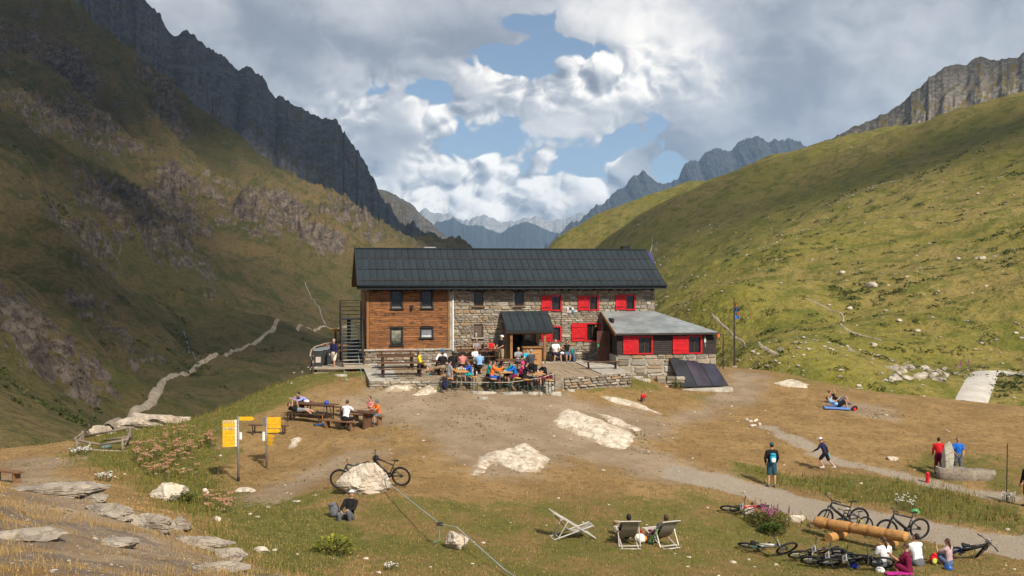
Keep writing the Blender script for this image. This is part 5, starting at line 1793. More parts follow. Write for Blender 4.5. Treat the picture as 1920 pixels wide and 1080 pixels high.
def beer_set(px, Y, names):
 """one trestle table with a bench on either side, long way into the picture"""
 w = P(px, 600, Y); w.z = gz(w.x, w.y) + 0.02
 rz = HR + R(3)
 def trestle(name, off, L, wd, h, label, grp, cat):
  o = w + Vector((math.cos(rz) * off, math.sin(rz) * off, 0))
  zs = max(gz(o.x + dx, o.y + dy) for dx in (-0.2, 0.2) for dy in (-0.8, 0.8))
  t = empty(name, (o.x, o.y, zs), rz, label, cat, grp)
  mb = MB(); mb.box(-wd / 2, wd / 2, -L / 2, L / 2, h - 0.028, h); mb.build('top' if cat == 'table' else 'seat', M_BEER, t, bevel=0.006)
  for sy in (-1, 1):
   y = sy * (L / 2 - 0.35)
   for sx in (-1, 1):
    mb = MB(); mb.bar((sx * (wd / 2 - 0.03), y, -0.25), (sx * (wd / 2 - 0.05), y, h - 0.03), 0.035); mb.build('leg', M_BEERLEG, t)
   mb = MB(); mb.bar((-wd / 2 + 0.04, y, 0.1), (wd / 2 - 0.04, y, 0.1), 0.03); mb.build('leg_rail', M_BEERLEG, t)
   mb = MB(); mb.bar((0, y, h - 0.1), (0, y - sy * 0.4, h - 0.035), 0.02); mb.build('brace', M_BEERLEG, t)
  return t, zs
 tt, zt = trestle('beer_table', 0.0, 2.2, 0.68, 0.77, names[0], 'orange beer tables below the terrace', 'table')
 bl, zl = trestle('beer_bench', -0.66, 2.2, 0.27, 0.47, names[1], 'orange beer benches below the terrace', 'bench')
 br, zr_ = trestle('beer_bench', 0.66, 2.2, 0.27, 0.47, names[2], 'orange beer benches below the terrace', 'bench')
 BEERT.append((w, rz, zt, zl, zr_))


beer_set(861, 55.6, ('orange-topped beer table with glasses, leftmost of three', 'beer bench on the left of the leftmost beer table', 'beer bench on the right of the leftmost beer table'))
beer_set(941, 55.6, ('orange-topped beer table in the middle, full of bottles', 'beer bench on the left of the middle beer table', 'beer bench on the right of the middle beer table'))
beer_set(1002, 55.8, ('orange-topped beer table with a black backpack on it, rightmost of three', 'beer bench on the left of the rightmost beer table', 'beer bench on the right of the rightmost beer table, mostly empty'))

M_BOTTLE = mat('brown_bottle_glass', (0.05, 0.028, 0.012), 0.15, spec=0.6)
M_CUP = mat('clear_glass', (0.50, 0.52, 0.50), 0.1, spec=0.6)


def tableware(key_w, rz, z, items, where):
 for i, (dx, dy, kind) in enumerate(items):
  p = Vector((key_w.x + math.cos(rz) * dx - math.sin(rz) * dy, key_w.y + math.sin(rz) * dx + math.cos(rz) * dy, z))
  mb = MB()
  if kind == 'bottle':
   mb.tube([(0, 0, 0), (0, 0, 0.15), (0, 0, 0.19), (0, 0, 0.25)], [0.033, 0.033, 0.013, 0.012], 8); m = M_BOTTLE; nm, ct = 'bottle', 'bottle'
  elif kind == 'glass':
   mb.tube([(0, 0, 0), (0, 0, 0.14)], [0.03, 0.038], 8); m = M_CUP; nm, ct = 'drinking_glass', 'glass'
  else:
   mb.tube([(0, 0, 0), (0, 0, 0.012), (0, 0, 0.03)], [0.07, 0.09, 0.12], 10); m = M_WHITE; nm, ct = 'plate', 'plate'
  o = mb.build(nm, m, None, sm=True); o.location = p
  setk(o, None, ct); setk(o, {'bottle': 'small brown bottle standing on ', 'glass': 'clear drinking glass standing on ', 'plate': 'white plate lying on '}[kind] + where, ct, ct + ('es on ' if ct == 'glass' else 's on ') + where)


tableware(BEERT[0][0], BEERT[0][1], BEERT[0][2] + 0.772, [(-0.1, -0.3, 'glass'), (0.05, -0.15, 'glass'), (0.15, -0.4, 'glass'), (0.0, 0.1, 'glass'), (-0.15, 0.35, 'bottle'), (0.18, 0.2, 'plate'), (0.2, -0.6, 'glass')], 'the leftmost beer table')
tableware(BEERT[1][0], BEERT[1][1], BEERT[1][2] + 0.772, [(-0.1, 0.2, 'bottle'), (0.0, 0.4, 'bottle'), (0.08, 0.0, 'bottle'), (-0.15, -0.1, 'glass'), (0.15, -0.3, 'plate'), (0.0, -0.5, 'plate'), (0.12, 0.5, 'bottle')], 'the middle beer table')
tableware(BEERT[2][0], BEERT[2][1], BEERT[2][2] + 0.772, [(-0.15, 0.3, 'plate'), (0.05, -0.5, 'glass')], 'the rightmost beer table')
_o = TBL['E'].location; tableware(_o, HR, _o.z + 0.752, [(0.1, 0.1, 'plate'), (0.3, -0.1, 'plate'), (0.5, 0.15, 'glass')], 'the table before the porch')
_o = TBL['C'].location; tableware(_o, HR, _o.z + 0.752, [(0.2, 0.1, 'glass'), (0.35, -0.1, 'plate'), (0.5, 0.15, 'glass'), (-0.3, 0.0, 'glass')], 'the crowded terrace table')
_o = TBL['B'].location; tableware(_o, HR, _o.z + 0.752, [(0.95, 0.1, 'plate'), (0.1, 0.2, 'plate')], 'the empty front table')


# solar collectors, roof panel, flagpole, wash line frame
def build_solar():
 pL = G(1268 + 66, 728); pL = P(1268, 668, 63.4)
 a = P(1252, 667, 63.6); b = P(1331, 667, 64.6); c = P(1366, 722, 63.0); d = P(1278, 726, 62.0)
 t = empty('solar_array', d, 0, 'tilted rack of three dark solar panels before the annex', 'solar panels')
 o0 = d
 for k in range(3):
  u0, u1 = k / 3.0 + 0.004, (k + 1) / 3.0 - 0.004
  q = [a.lerp(b, u0), a.lerp(b, u1), d.lerp(c, u1), d.lerp(c, u0)]
  n = (q[1] - q[0]).cross(q[3] - q[0]).normalized()
  if n.y > 0: n = -n
  mb = MB(); mb.addmesh([p - o0 for p in q] + [p - n * 0.06 - o0 for p in q], [(0, 1, 2, 3), (7, 6, 5, 4), (0, 4, 5, 1), (1, 5, 6, 2), (2, 6, 7, 3), (3, 7, 4, 0)])
  po = mb.build('solar_panel', M_BLACKF, t)
  f = 0.025
  def ins(u, v): return q[0].lerp(q[1], u).lerp(q[3].lerp(q[2], u), v) + n * 0.004 - o0
  g_ = MB(); g_.addmesh([ins(f, f * .6), ins(1 - f, f * .6), ins(1 - f, 1 - f * .6), ins(f, 1 - f * .6)] + [x - n * 0.003 for x in (ins(f, f * .6), ins(1 - f, f * .6), ins(1 - f, 1 - f * .6), ins(f, 1 - f * .6))], [(0, 1, 2, 3), (7, 6, 5, 4), (0, 4, 5, 1), (1, 5, 6, 2), (2, 6, 7, 3), (3, 7, 4, 0)])
  g_.build('collector_glass', mat('collector_%d' % k, ((0.026, 0.027, 0.032), (0.044, 0.036, 0.052), (0.034, 0.033, 0.050))[k], 0.28, 0.0, 0.5, 0.25, 1.0), po)
  if k == 1:
   for i in range(4):
    uu = 0.34 + i * 0.10
    l_ = MB(); l_.addmesh([ins(uu, 0.035) + n * 0.003, ins(uu + 0.045, 0.035) + n * 0.003, ins(uu + 0.045, 0.055) + n * 0.003, ins(uu, 0.055) + n * 0.003], [(0, 1, 2, 3)]); l_.build('lettering', mat('pale_lilac_print', (0.30, 0.28, 0.42), 0.5), po, rec=False)
 for k in range(4):
  top = a.lerp(b, k / 3.0); bot = d.lerp(c, k / 3.0)
  back = Vector((top.x, top.y + 0.05, gz(top.x, top.y + 0.05) - 0.1))
  mb = MB(); mb.bar(top - o0 + Vector((0, 0.10, -0.08)), back - o0, 0.06); mb.build('rear_strut', M_IRON, t)
  mb = MB(); mb.bar(bot - o0 + Vector((0, 0.10, -0.06)), top - o0 + Vector((0, 0.13, -0.08)), 0.05); mb.build('slope_rail', M_IRON, t)
 mb = MB(); mb.box(-0.3, (c - d).length + 0.1, -0.35, 0.6, -0.75, -0.10, Matrix.Rotation(math.atan2(c.y - d.y, c.x - d.x), 4, 'Z')); mb.build('concrete_footing', M_SLAB, t)
 # dry stone cheek at the left of the array
 s0 = P(1262, 700, 62.6)
 mb = MB(); rr = random.Random(2)
 t2 = empty('stone_cheek_wall', (s0.x, s0.y, gz(s0.x, s0.y)), 0, 'short dry stone wall end left of the solar panels', 'wall')
 for i in range(9):
  mb = MB(); x = -1.0 + (i % 3) * 0.55 + rr.uniform(-.05, .05); z = -0.1 + (i // 3) * 0.2
  mb.box(x, x + 0.52, -0.3 - 0.1 * rr.random(), 0.25, z, z + 0.19); mb.build('stone', M_STONE, t2, bevel=0.03)
 # small panel on a mast at the right gable
 q = hut_to_world(S_END + 0.75, DEPTH / 2 - 0.4, 0); s_, z_ = FS(1222, 484, DEPTH / 2 - 0.4)
 q = hut_to_world(s_, DEPTH / 2 - 0.4, z_)
 t3 = empty('mast_solar_panel', q, HR, 'small violet solar panel on a mast at the right roof end', 'solar panel')
 mb = MB(); mb.addmesh([(-0.28, 0.0, 0.42), (0.0, 0.0, 0.42), (0.22, -0.05, -0.40), (-0.02, -0.05, -0.40), (-0.28, 0.05, 0.42), (0.0, 0.05, 0.42), (0.22, 0.0, -0.40), (-0.02, 0.0, -0.40)], [(0, 3, 2, 1), (4, 5, 6, 7), (0, 1, 5, 4), (1, 2, 6, 5), (2, 3, 7, 6), (3, 0, 4, 7)])
 mb.build('panel', mat('violet_cells', (0.065, 0.06, 0.17), 0.3, spec=0.5), t3)
 mb = MB(); mb.tube([(-0.12, 0.08, -2.2), (-0.12, 0.08, 0.2), (0.06, 0.1, 0.88)], 0.03, 7); mb.build('mast', M_STEEL, t3)
 mb = MB(); mb.tube([(0.06, 0.1, 0.88), (0.06, 0.1, 1.45)], 0.008, 5); mb.build('aerial', M_STEEL, t3)
 # flagpole
 g_ = P(1377, 661, 76); g_.z = min(g_.z, 1.0)
 zb = gz(g_.x, g_.y)
 t4 = empty('flagpole', (g_.x, g_.y, zb), 0, 'dark flagpole on a stone cairn right of the annex', 'flagpole')
 top = P(1375, 558, 76).z - zb; bz = P(1377, 652, 76).z - zb
 mb = MB(); mb.tube([(0, 0, 0), (0, 0, bz + 0.6), (-0.04, 0, top)], [0.07, 0.06, 0.035], 8); mb.build('pole', M_IRON, t4)
 rr = random.Random(6)
 for i in range(7):
  a = i * 0.9; lo = i < 5
  mb = MB(); mb.box(-0.3, 0.3, -0.22, 0.22, -0.14, 0.14, Matrix.Translation((0.26 * math.cos(a) * lo, 0.22 * math.sin(a) * lo, 0.05 if lo else 0.24 + 0.2 * (i - 5))) @ Matrix.Rotation(a * 1.7, 4, 'Z') @ Matrix.Rotation(0.2 * math.sin(i), 4, 'X') @ Matrix.Scale(1 if lo else 0.6, 4)); mb.build('cairn_stone', M_STONE, t4, bevel=0.05)
 cols = [(0.42, 0.02, 0.03), (0.03, 0.07, 0.25), (0.05, 0.25, 0.10), (0.55, 0.08, 0.08), (0.05, 0.14, 0.38)]
 for k, (c_, z0, z1, w) in enumerate(zip(cols, (-0.62, -0.98, -1.25, -1.25, -1.52), (-0.30, -0.66, -1.0, -1.0, -1.27), (0.14, 0.26, 0.16, 0.34, 0.40))):
  fx0 = 0.16 if k == 3 else 0.02
  mb = MB(); n_ = 5
  vs = []
  for i in range(n_ + 1):
   x = fx0 + (w - fx0) * i / n_; yy = 0.04 * math.sin(i * 1.7 + k)
   vs += [(x, yy, top + z0 - 0.06 * i / n_), (x, yy, top + z1 - 0.1 * i / n_)]
  vs += [(x, y + 0.006, z) for x, y, z in vs]
  m_ = 2 * (n_ + 1)
  fs = []
  for i in range(n_):
   fs += [(2 * i, 2 * i + 2, 2 * i + 3, 2 * i + 1), (m_ + 2 * i, m_ + 2 * i + 1, m_ + 2 * i + 3, m_ + 2 * i + 2)]
  mb.addmesh(vs, fs); mb.build('pennant', mat('pennant_%d' % k, c_, 0.8), t4, rec=False)
 g2 = P(1356, 665, 69); zb = gz(g2.x, g2.y)
 t5 = empty('clothes_line_frame', (g2.x, g2.y, zb), 0, 'thin dark post with crossbar between annex and flagpole', 'post')
 h = P(1356, 627, 69).z - zb
 mb = MB(); mb.tube([(0, 0, 0), (0, 0, h)], 0.035, 6); mb.build('post', M_IRON, t5)
 mb = MB(); mb.tube([(-0.35, 0, h), (0.25, 0, h - 0.04)], 0.025, 6); mb.build('crossbar', M_IRON, t5)
 mb = MB(); mb.tube([(-0.25, 0.1, 0), (0, 0, 0.7)], 0.02, 5); mb.build('stay', M_IRON, t5)


build_solar()

# ------------------------------------------------------------------ people
def cloth(name, c, v=0.10):
 return mat('cloth_' + name, c, 0.9, spec=0.1, var=v, vs=14.0)


M_SKIN = mat('skin', (0.46, 0.245, 0.155), 0.55, spec=0.3, var=0.08)
M_SKIN2 = mat('skin_tan', (0.36, 0.18, 0.11), 0.55, spec=0.3, var=0.08)
M_EYE = mat('eye_dark', (0.03, 0.02, 0.018), 0.3)
M_LIP = mat('lips', (0.36, 0.12, 0.10), 0.5)
HAIRS = {'dark': mat('hair_dark', (0.018, 0.012, 0.009), 0.6, var=0.3, vs=40), 'brown': mat('hair_brown', (0.07, 0.038, 0.020), 0.6, var=0.3, vs=40), 'grey': mat('hair_grey', (0.30, 0.29, 0.28), 0.7, var=0.2, vs=40),
  'blond': mat('hair_blond', (0.30, 0.19, 0.08), 0.6, var=0.2, vs=40)}
COLS = {'navy': (0.022, 0.022, 0.060), 'white': (0.74, 0.74, 0.76), 'black': (0.018, 0.017, 0.019), 'yellow': (0.72, 0.58, 0.02), 'grey': (0.27, 0.27, 0.29), 'blue': (0.025, 0.085, 0.42), 'teal': (0.015, 0.30, 0.31), 'orange': (0.85, 0.17, 0.025),
  'skyblue': (0.22, 0.42, 0.72), 'pink': (0.68, 0.05, 0.22), 'cyan': (0.02, 0.34, 0.52), 'darkgrey': (0.055, 0.06, 0.068), 'red': (0.55, 0.02, 0.025), 'maroon': (0.15, 0.012, 0.045), 'khaki': (0.30, 0.23, 0.14), 'cream': (0.66, 0.58, 0.47),
  'petrol': (0.03, 0.085, 0.12), 'lilac': (0.25, 0.28, 0.55), 'print': (0.42, 0.30, 0.31), 'coral': (0.62, 0.20, 0.20), 'royal': (0.02, 0.13, 0.50), 'denim': (0.09, 0.13, 0.21), 'slate': (0.13, 0.135, 0.15), 'lime': (0.46, 0.52, 0.10)}
PJ = {}
_POOL = []          # remesh jobs, all evaluated together at the end


def limb(mb, p0, p1, r0, r1, lat=None, flat=1.0):
 p0 = Vector(p0); p1 = Vector(p1); d = (p1 - p0)
 L = d.length; d = d.normalized() if L > 1e-6 else Vector((0, 0, 1))
 pts = [p0 - d * r0 * 0.85, p0 - d * r0 * 0.5, p0, p0.lerp(p1, 0.5), p1, p1 + d * r1 * 0.5, p1 + d * r1 * 0.85]
 rs = [r0 * 0.5, r0 * 0.86, r0, (r0 + r1) / 2 * 1.03, r1, r1 * 0.86, r1 * 0.5]
 mb.tube(pts, rs, 10, lat=lat, flat=flat)


def jv(pitch, out, side):
 p, o = R(pitch), R(out)
 return Vector((side * math.sin(o), math.sin(p) * math.cos(o), -math.cos(p) * math.cos(o)))


def hand_mesh(mb, wrist, d, pn, size, side):
 """palm, four fingers of unequal length and a thumb, slightly curled"""
 d = d.normalized(); lat = d.cross(pn).normalized() * side; pn = lat.cross(d).normalized() * side
 S = size
 palm = wrist + d * 0.045 * S
 M = Matrix((lat, d, pn)).transposed()
 mb.ell(palm, (0.040 * S, 0.052 * S, 0.017 * S), 8, 6, M)
 for k, (off, ln) in enumerate(((-0.030, 0.066), (-0.010, 0.078), (0.010, 0.074), (0.029, 0.058))):
  b = wrist + d * 0.085 * S + lat * off * S
  m_ = b + d * ln * 0.5 * S - pn * 0.006 * S; e = b + d * ln * 0.88 * S - pn * 0.026 * S
  mb.tube([b, m_, e], [0.0098 * S, 0.009 * S, 0.0068 * S], 5)
 b = wrist + d * 0.03 * S - lat * 0.036 * S
 mb.tube([b, b + d * 0.026 * S - lat * 0.024 * S, b + d * 0.054 * S - lat * 0.024 * S - pn * 0.008 * S], [0.0115 * S, 0.010 * S, 0.007 * S], 5)


def head_geo(H, neck_top, fwd, up):
 """head frame"""
 right = fwd.cross(up).normalized(); fwd = up.cross(right).normalized()
 return Matrix((right, fwd, up)).transposed()


def person(px=None, at=None, face=0.0, label='', H=1.72, pose='stand', shirt='grey', sleeves='short', legs='shorts', lcol='navy', hair='dark', hat=None, hatc='white', seat=0.45, lean=0.0, look=(0.0, 0.0),
  armL=None, armR=None, legL=None, legR=None, group=None, skin=None, shoe='darkgrey', roll=0.0, bulk=1.0, longhair=False, vox=0.026, base=None, sunglasses=False, belly=None, twist=0.0, glove=False):
 """armX = (shoulder pitch, out, forearm pitch, out); legX = (thigh pitch, out, shin pitch, out); pitch 0 hangs down, 90 points forward"""
 k = H / 1.72
 root = empty('person', at, face, label, 'person', group)
 if base is not None:
  root.matrix_world = base
 skin_m = skin or M_SKIN
 up = Vector((0, math.sin(R(lean)), math.cos(R(lean))))
 X = Vector((1, 0, 0))
 if twist: X = Matrix.Rotation(R(twist), 3, up) @ X
 fw = up.cross(X).normalized()
 if pose == 'stand': pel = Vector((0, 0, 0.93 * k))
 elif pose == 'sit': pel = Vector((0, 0, seat + 0.085 * k))
 else: pel = Vector((0, 0, 0.10 * k))
 dl = {'stand': (2, 4, -2, 2), 'sit': (84, 8, -4, 2), 'ground': (122, 8, 32 - 60, 3), 'lie': (88, 4, 88, 2)}
 legL = legL or dl[pose]; legR = legR or dl[pose]
 armL = armL or (12, 9, 20, 2); armR = armR or (12, 9, 20, 2)
 chest = pel + up * 0.36 * k; neckb = pel + up * 0.535 * k; waist = pel + up * 0.17 * k
 headv = Matrix.Rotation(R(-look[1]), 3, X) @ up if look[1] else up.copy()
 hup = (up * 0.35 + Vector((0, 0, 1)) * 0.65 * (1 if pose != 'lie' else 0) + up * (0.65 if pose == 'lie' else 0)).normalized()
 hfw = Matrix.Rotation(R(look[0]), 3, hup) @ fw
 hfw = (hfw - hup * hfw.dot(hup)).normalized()
 rx = hfw.cross(hup).normalized()
 rot = Matrix.Rotation(R(look[1]), 3, rx)
 hup = rot @ hup; hfw = rot @ hfw
 neckt = neckb + (up * 0.5 + hup * 0.5) * 0.085 * k
 hc = neckt + hup * 0.105 * k + hfw * 0.018 * k
 HM = head_geo(H, neckt, hfw, hup)
 J = {}
 b_ = bulk
 sh_w = 0.185 * k * (0.9 + 0.1 * b_)
 body = MB(); top = MB(); pant = MB()
 e = 0.013
 # torso
 def torso(mb, ex):
  limb(mb, pel + up * 0.02, waist, (0.150 * b_) * k + ex, (0.138 * b_) * k + ex, X, 0.72)
  limb(mb, waist, chest, (0.138 * b_) * k + ex, (0.162 * b_) * k + ex, X, 0.70)
  limb(mb, chest, chest + up * 0.10 * k, (0.160 * b_) * k + ex, 0.130 * k + ex, X, 0.66)
 torso(body, 0)
 limb(body, neckb - up * 0.06 * k, neckt, 0.058 * k, 0.052 * k)
 # head with face
 body.ell(hc, (0.074 * k, 0.094 * k, 0.112 * k), 14, 10, HM)
 body.ell(hc + hfw * 0.035 * k - hup * 0.055 * k, (0.055 * k, 0.055 * k, 0.060 * k), 10, 7, HM)
 for sd in (-1, 1):
  lab = 'L' if sd < 0 else 'R'
  A = armL if sd < 0 else armR
  sh = chest + up * 0.125 * k + X * sd * sh_w
  d1 = jv(A[0], A[1], sd); d2 = jv(A[2], A[3], sd)
  if twist:
   tm = Matrix.Rotation(R(twist), 3, 'Z'); d1 = tm @ d1; d2 = tm @ d2
  el = sh + d1 * 0.285 * k; wr = el + d2 * 0.245 * k
  limb(body, sh, el, 0.050 * k, 0.038 * k); limb(body, el, wr, 0.039 * k, 0.027 * k)
  limb(body, chest + up * 0.13 * k + X * sd * 0.04 * k, sh, 0.072 * k, 0.056 * k)
  J['wr' + lab] = (wr, d2); J['el' + lab] = el; J['sh' + lab] = sh
  limb(top, chest + up * 0.125 * k + X * sd * 0.05 * k, sh, 0.078 * k + e * 0.6, 0.060 * k + e * 0.6)
  if sleeves == 'long':
   limb(top, sh, el, 0.060 * k + e, 0.048 * k + e * 0.8); limb(top, el, wr - d2 * 0.01, 0.048 * k + e * 0.8, 0.036 * k + e * 0.5)
  elif sleeves == 'short':
   limb(top, sh, sh.lerp(el, 0.62), 0.060 * k + e, 0.052 * k + e)
  Lg = legL if sd < 0 else legR
  hp = pel + X * sd * 0.085 * k - up * 0.02
  t1 = jv(Lg[0], Lg[1], sd); t2 = jv(Lg[2], Lg[3], sd)
  kn = hp + t1 * 0.425 * k; an = kn + t2 * 0.40 * k
  limb(body, hp, kn, 0.083 * k * b_, 0.055 * k); limb(body, kn, kn.lerp(an, 0.4), 0.055 * k, 0.056 * k); limb(body, kn.lerp(an, 0.4), an, 0.056 * k, 0.034 * k)
  J['an' + lab] = (an, t2)
  if legs == 'long':
   limb(pant, hp, kn, 0.092 * k * b_ + e, 0.064 * k + e); limb(pant, kn, an - t2 * 0.02, 0.062 * k + e, 0.046 * k + e)
  else:
   f_ = 0.86 if legs == 'shorts' else 0.55
   limb(pant, hp, hp + (kn - hp) * f_, 0.094 * k * b_ + e, 0.080 * k + e)
  # foot
  ff = Vector((0, 1, 0))
  if abs(t2.y) > 0.55 and pose in ('lie', 'ground', 'sit'):
   ff = (Vector((0, 0, 1)) * (0.9 if t2.y > 0 else 0.0) + Vector((0, 0.5, 0))).normalized()
  if pose == 'stand': ff = (Vector((sd * 0.18, 1, 0)) - t2 * 0.25 * (t2.y)).normalized()
  J['ft' + lab] = ff
 limb(pant, pel - up * 0.015, pel + up * 0.06 * k, 0.152 * k * b_ + e, 0.150 * k * b_ + e, X, 0.76)
 if sleeves != 'none' or True:
  if belly is None:
   torso(top, e)
  else:
   limb(top, chest, chest + up * 0.10 * k, (0.160 * b_) * k + e, 0.130 * k + e, X, 0.66)
   limb(top, chest - up * 0.06 * k, chest, (0.152 * b_) * k + e, (0.160 * b_) * k + e, X, 0.70)
 hands = MB()
 for sd, lab in ((-1, 'L'), (1, 'R')):
  wr, d2 = J['wr' + lab]
  pn = (Vector((-sd, 0.2, 0.3)) - d2 * Vector((-sd, 0.2, 0.3)).dot(d2)).normalized()
  hand_mesh(hands, wr, d2, pn, k * 1.02, sd)
 # nose and ears are added after the remesh
 hands.ell(hc + hfw * 0.098 * k - hup * 0.018 * k, (0.014 * k, 0.016 * k, 0.022 * k), 6, 5, HM)
 for sd in (-1, 1):
  hands.ell(hc + rx * sd * 0.076 * k - hup * 0.012 * k, (0.010 * k, 0.020 * k, 0.030 * k), 6, 5, HM)
  hands.ell(hc + hfw * 0.083 * k + rx * sd * 0.030 * k + hup * 0.010 * k, (0.014 * k, 0.010 * k, 0.008 * k), 6, 4, HM, m=1)
 hands.ell(hc + hfw * 0.086 * k - hup * 0.062 * k, (0.024 * k, 0.010 * k, 0.007 * k), 6, 4, HM, m=2)
 _POOL.append(('body', body, hands, [skin_m, M_EYE, M_LIP], root, vox))
 if shirt:
  _POOL.append(('shirt' if sleeves != 'long' else 'jacket', top, None, [cloth(shirt, COLS[shirt])], root, vox))
 _POOL.append(('trousers' if legs == 'long' else 'shorts', pant, None, [cloth(lcol, COLS[lcol])], root, vox))
 for lab in 'LR':
  an, t2 = J['an' + lab]; ff = J['ft' + lab]
  sole = an + (Vector((0, 0, -1)) if pose == 'stand' or abs(t2.z) > 0.6 else t2) * 0.05 * k
  mb = MB()
  upf = ff.cross(X).normalized()
  Mf = Matrix((X, ff, X.cross(ff))).transposed()
  mb.ell(sole + ff * 0.06 * k, (0.046 * k, 0.135 * k, 0.040 * k), 10, 7, Mf); mb.ell(an + t2 * 0.01, (0.044 * k, 0.05 * k, 0.06 * k), 8, 6)
  mb.build('shoe', cloth('shoe_' + shoe, COLS[shoe]), root, sm=True, rec=False)
 PJ[label] = (root, J)
 # hair
 if hair:
  mb = MB()
  mb.ell(hc - hfw * 0.018 * k + hup * 0.020 * k, (0.080 * k, 0.090 * k, 0.104 * k), 14, 10, HM)
  # open the face: keep only what lies behind the hairline
  keepf = []
  for f in mb.f:
   c = sum((Vector(mb.v[i]) for i in f), Vector()) / len(f) - hc
   if c.dot(hfw) < 0.045 * k and c.dot(hup) > (-0.065 * k if c.dot(hfw) < -0.02 * k else -0.005 * k) or c.dot(hup) > 0.062 * k:
    keepf.append(f)
  mb.f = keepf; mb.mi = [0] * len(keepf)
  if longhair:
   mb.tube([hc - hfw * 0.075 * k - hup * 0.02 * k, hc - hfw * 0.105 * k - hup * 0.13 * k, hc - hfw * 0.10 * k - hup * 0.26 * k], [0.045 * k, 0.042 * k, 0.02 * k], 8)
  mb.build('hair', HAIRS[hair], root, sm=True, rec=False)
 if sunglasses:
  mb = MB(); mb.ell(hc + hfw * 0.085 * k + hup * 0.008 * k, (0.066 * k, 0.016 * k, 0.018 * k), 8, 5, HM); mb.build('sunglasses', M_EYE, root, sm=True, rec=False)
 if hat:
  mb = MB()
  hm = cloth('hat_' + hatc, COLS[hatc])
  mb.ell(hc + hup * 0.045 * k - hfw * 0.005 * k, (0.088 * k, 0.104 * k, 0.085 * k), 14, 8, HM)
  mb.f = [f for f in mb.f if (sum((Vector(mb.v[i]) for i in f), Vector()) / len(f) - hc).dot(hup) > 0.02 * k]; mb.mi = [0] * len(mb.f)
  if hat == 'cap':
   mb.ell(hc + hup * 0.045 * k + hfw * 0.125 * k, (0.070 * k, 0.065 * k, 0.010 * k), 10, 5, HM)
  elif hat == 'brim':
   mb.ell(hc + hup * 0.040 * k, (0.145 * k, 0.16 * k, 0.014 * k), 14, 5, HM)
  elif hat == 'hood':
   mb.ell(hc + hup * 0.02 * k - hfw * 0.03 * k, (0.105 * k, 0.105 * k, 0.125 * k), 12, 8, HM)
  mb.build('hat' if hat != 'hood' else 'hood', hm, root, sm=True, rec=False)
 return root


def finish_people():
 """turn the collected solids into continuous skins: voxel remesh and smoothing, evaluated in one go"""
 tmp = []
 for (nm, mb, extra, mats, root, vox) in _POOL:
  me = mb.mesh('tmp_' + nm)
  bm = bmesh.new(); bm.from_mesh(me); bmesh.ops.recalc_face_normals(bm, faces=bm.faces); bm.to_mesh(me); bm.free()
  o = bpy.data.objects.new('tmp', me); COL.objects.link(o)
  r = o.modifiers.new('r', 'REMESH'); r.mode = 'VOXEL'; r.voxel_size = vox; r.use_smooth_shade = True
  s_ = o.modifiers.new('s', 'SMOOTH'); s_.iterations = 3; s_.factor = 0.5
  tmp.append(o)
 dg = bpy.context.evaluated_depsgraph_get(); dg.update()
 for o, (nm, mb, extra, mats, root, vox) in zip(tmp, _POOL):
  me = bpy.data.meshes.new_from_object(o.evaluated_get(dg))
  me.name = nm
  if extra is not None:
   nv, nf = len(me.vertices), len(me.polygons)
   vs = [tuple(v.co) for v in me.vertices] + extra.v
   fs = [tuple(p.vertices) for p in me.polygons] + [tuple(i + nv for i in f) for f in extra.f]
   m2 = bpy.data.meshes.new(nm); m2.from_pydata(vs, [], fs)
   m2.polygons.foreach_set('material_index', [0] * nf + extra.mi)
   me = m2; smooth(me)
  me.materials.clear()
  for m_ in mats: me.materials.append(m_)
  if extra is not None:
   me.polygons.foreach_set('material_index', [0] * nf + extra.mi)
  link(nm, me, None, root)
 for o in tmp:
  m_ = o.data; bpy.data.objects.remove(o); bpy.data.meshes.remove(m_)


def dk(px, Y):
 """standing point on the terrace"""
 w = P(px, 600, Y); s, y, _ = to_hut(w)
 w.z = deck_z(y)
 return w


FW = -math.pi / 2      # facing helper: person's own forward is +Y, so face = angle of forward - 90 deg
TOV = math.pi + HR     # towards the viewer
AWY = HR               # away from the viewer
RGT = HR - math.pi / 2
LFT = HR + math.pi / 2

reach = (48, 8, 82, -14)
rest = (30, 10, 78, -22)
G1 = 'people sitting at the hut tables'
# --- terrace
w = dk(626, 61.4); w.z = 0.0
person(at=w, face=TOV + R(-35), label='man in navy jacket and white shorts walking on the side deck by the stairs', shirt='navy', sleeves='long', legs='shorts', lcol='cream', hair='grey', H=1.76, legL=(20, 4, -4, 0), legR=(-14, 3, -26, 0), armL=(8, 10, 30, -10), armR=(-4, 12, 35, -10), shoe='khaki', vox=0.022)
person(at=dk(786, 57.6), face=RGT + R(-10), label='person in bright yellow top sitting at the end of the front table', pose='sit', shirt='yellow', sleeves='long', lcol='black', hair='brown', longhair=True, armL=(15, 6, 60, -10), armR=(12, 6, 55, -10), legL=(80, 5, 25, 0), legR=(78, 5, 10, 0), group=G1, shoe='teal')
person(at=dk(828, 59.5), face=TOV, label='person in white shirt and blue cap bending over the crowded table', pose='sit', shirt='white', sleeves='long', hat='cap', hatc='royal', lean=28, armL=reach, armR=(40, 30, 60, 10), group=G1)
person(at=dk(830, 57.3), face=AWY + R(12), label='person in black tee, back turned, leg stretched out to the left', pose='sit', shirt='black', lcol='khaki', hair='brown', armL=rest, armR=rest, legL=(70, 45, 50, 50), group=G1, skin=M_SKIN2)
person(at=dk(849, 57.4), face=AWY, label='person with thick dark hair and black clothes, back turned, at the crowded table', pose='sit', shirt='black', sleeves='long', legs='long', lcol='black', hair='dark', longhair=True, armL=rest, armR=rest, group=G1)
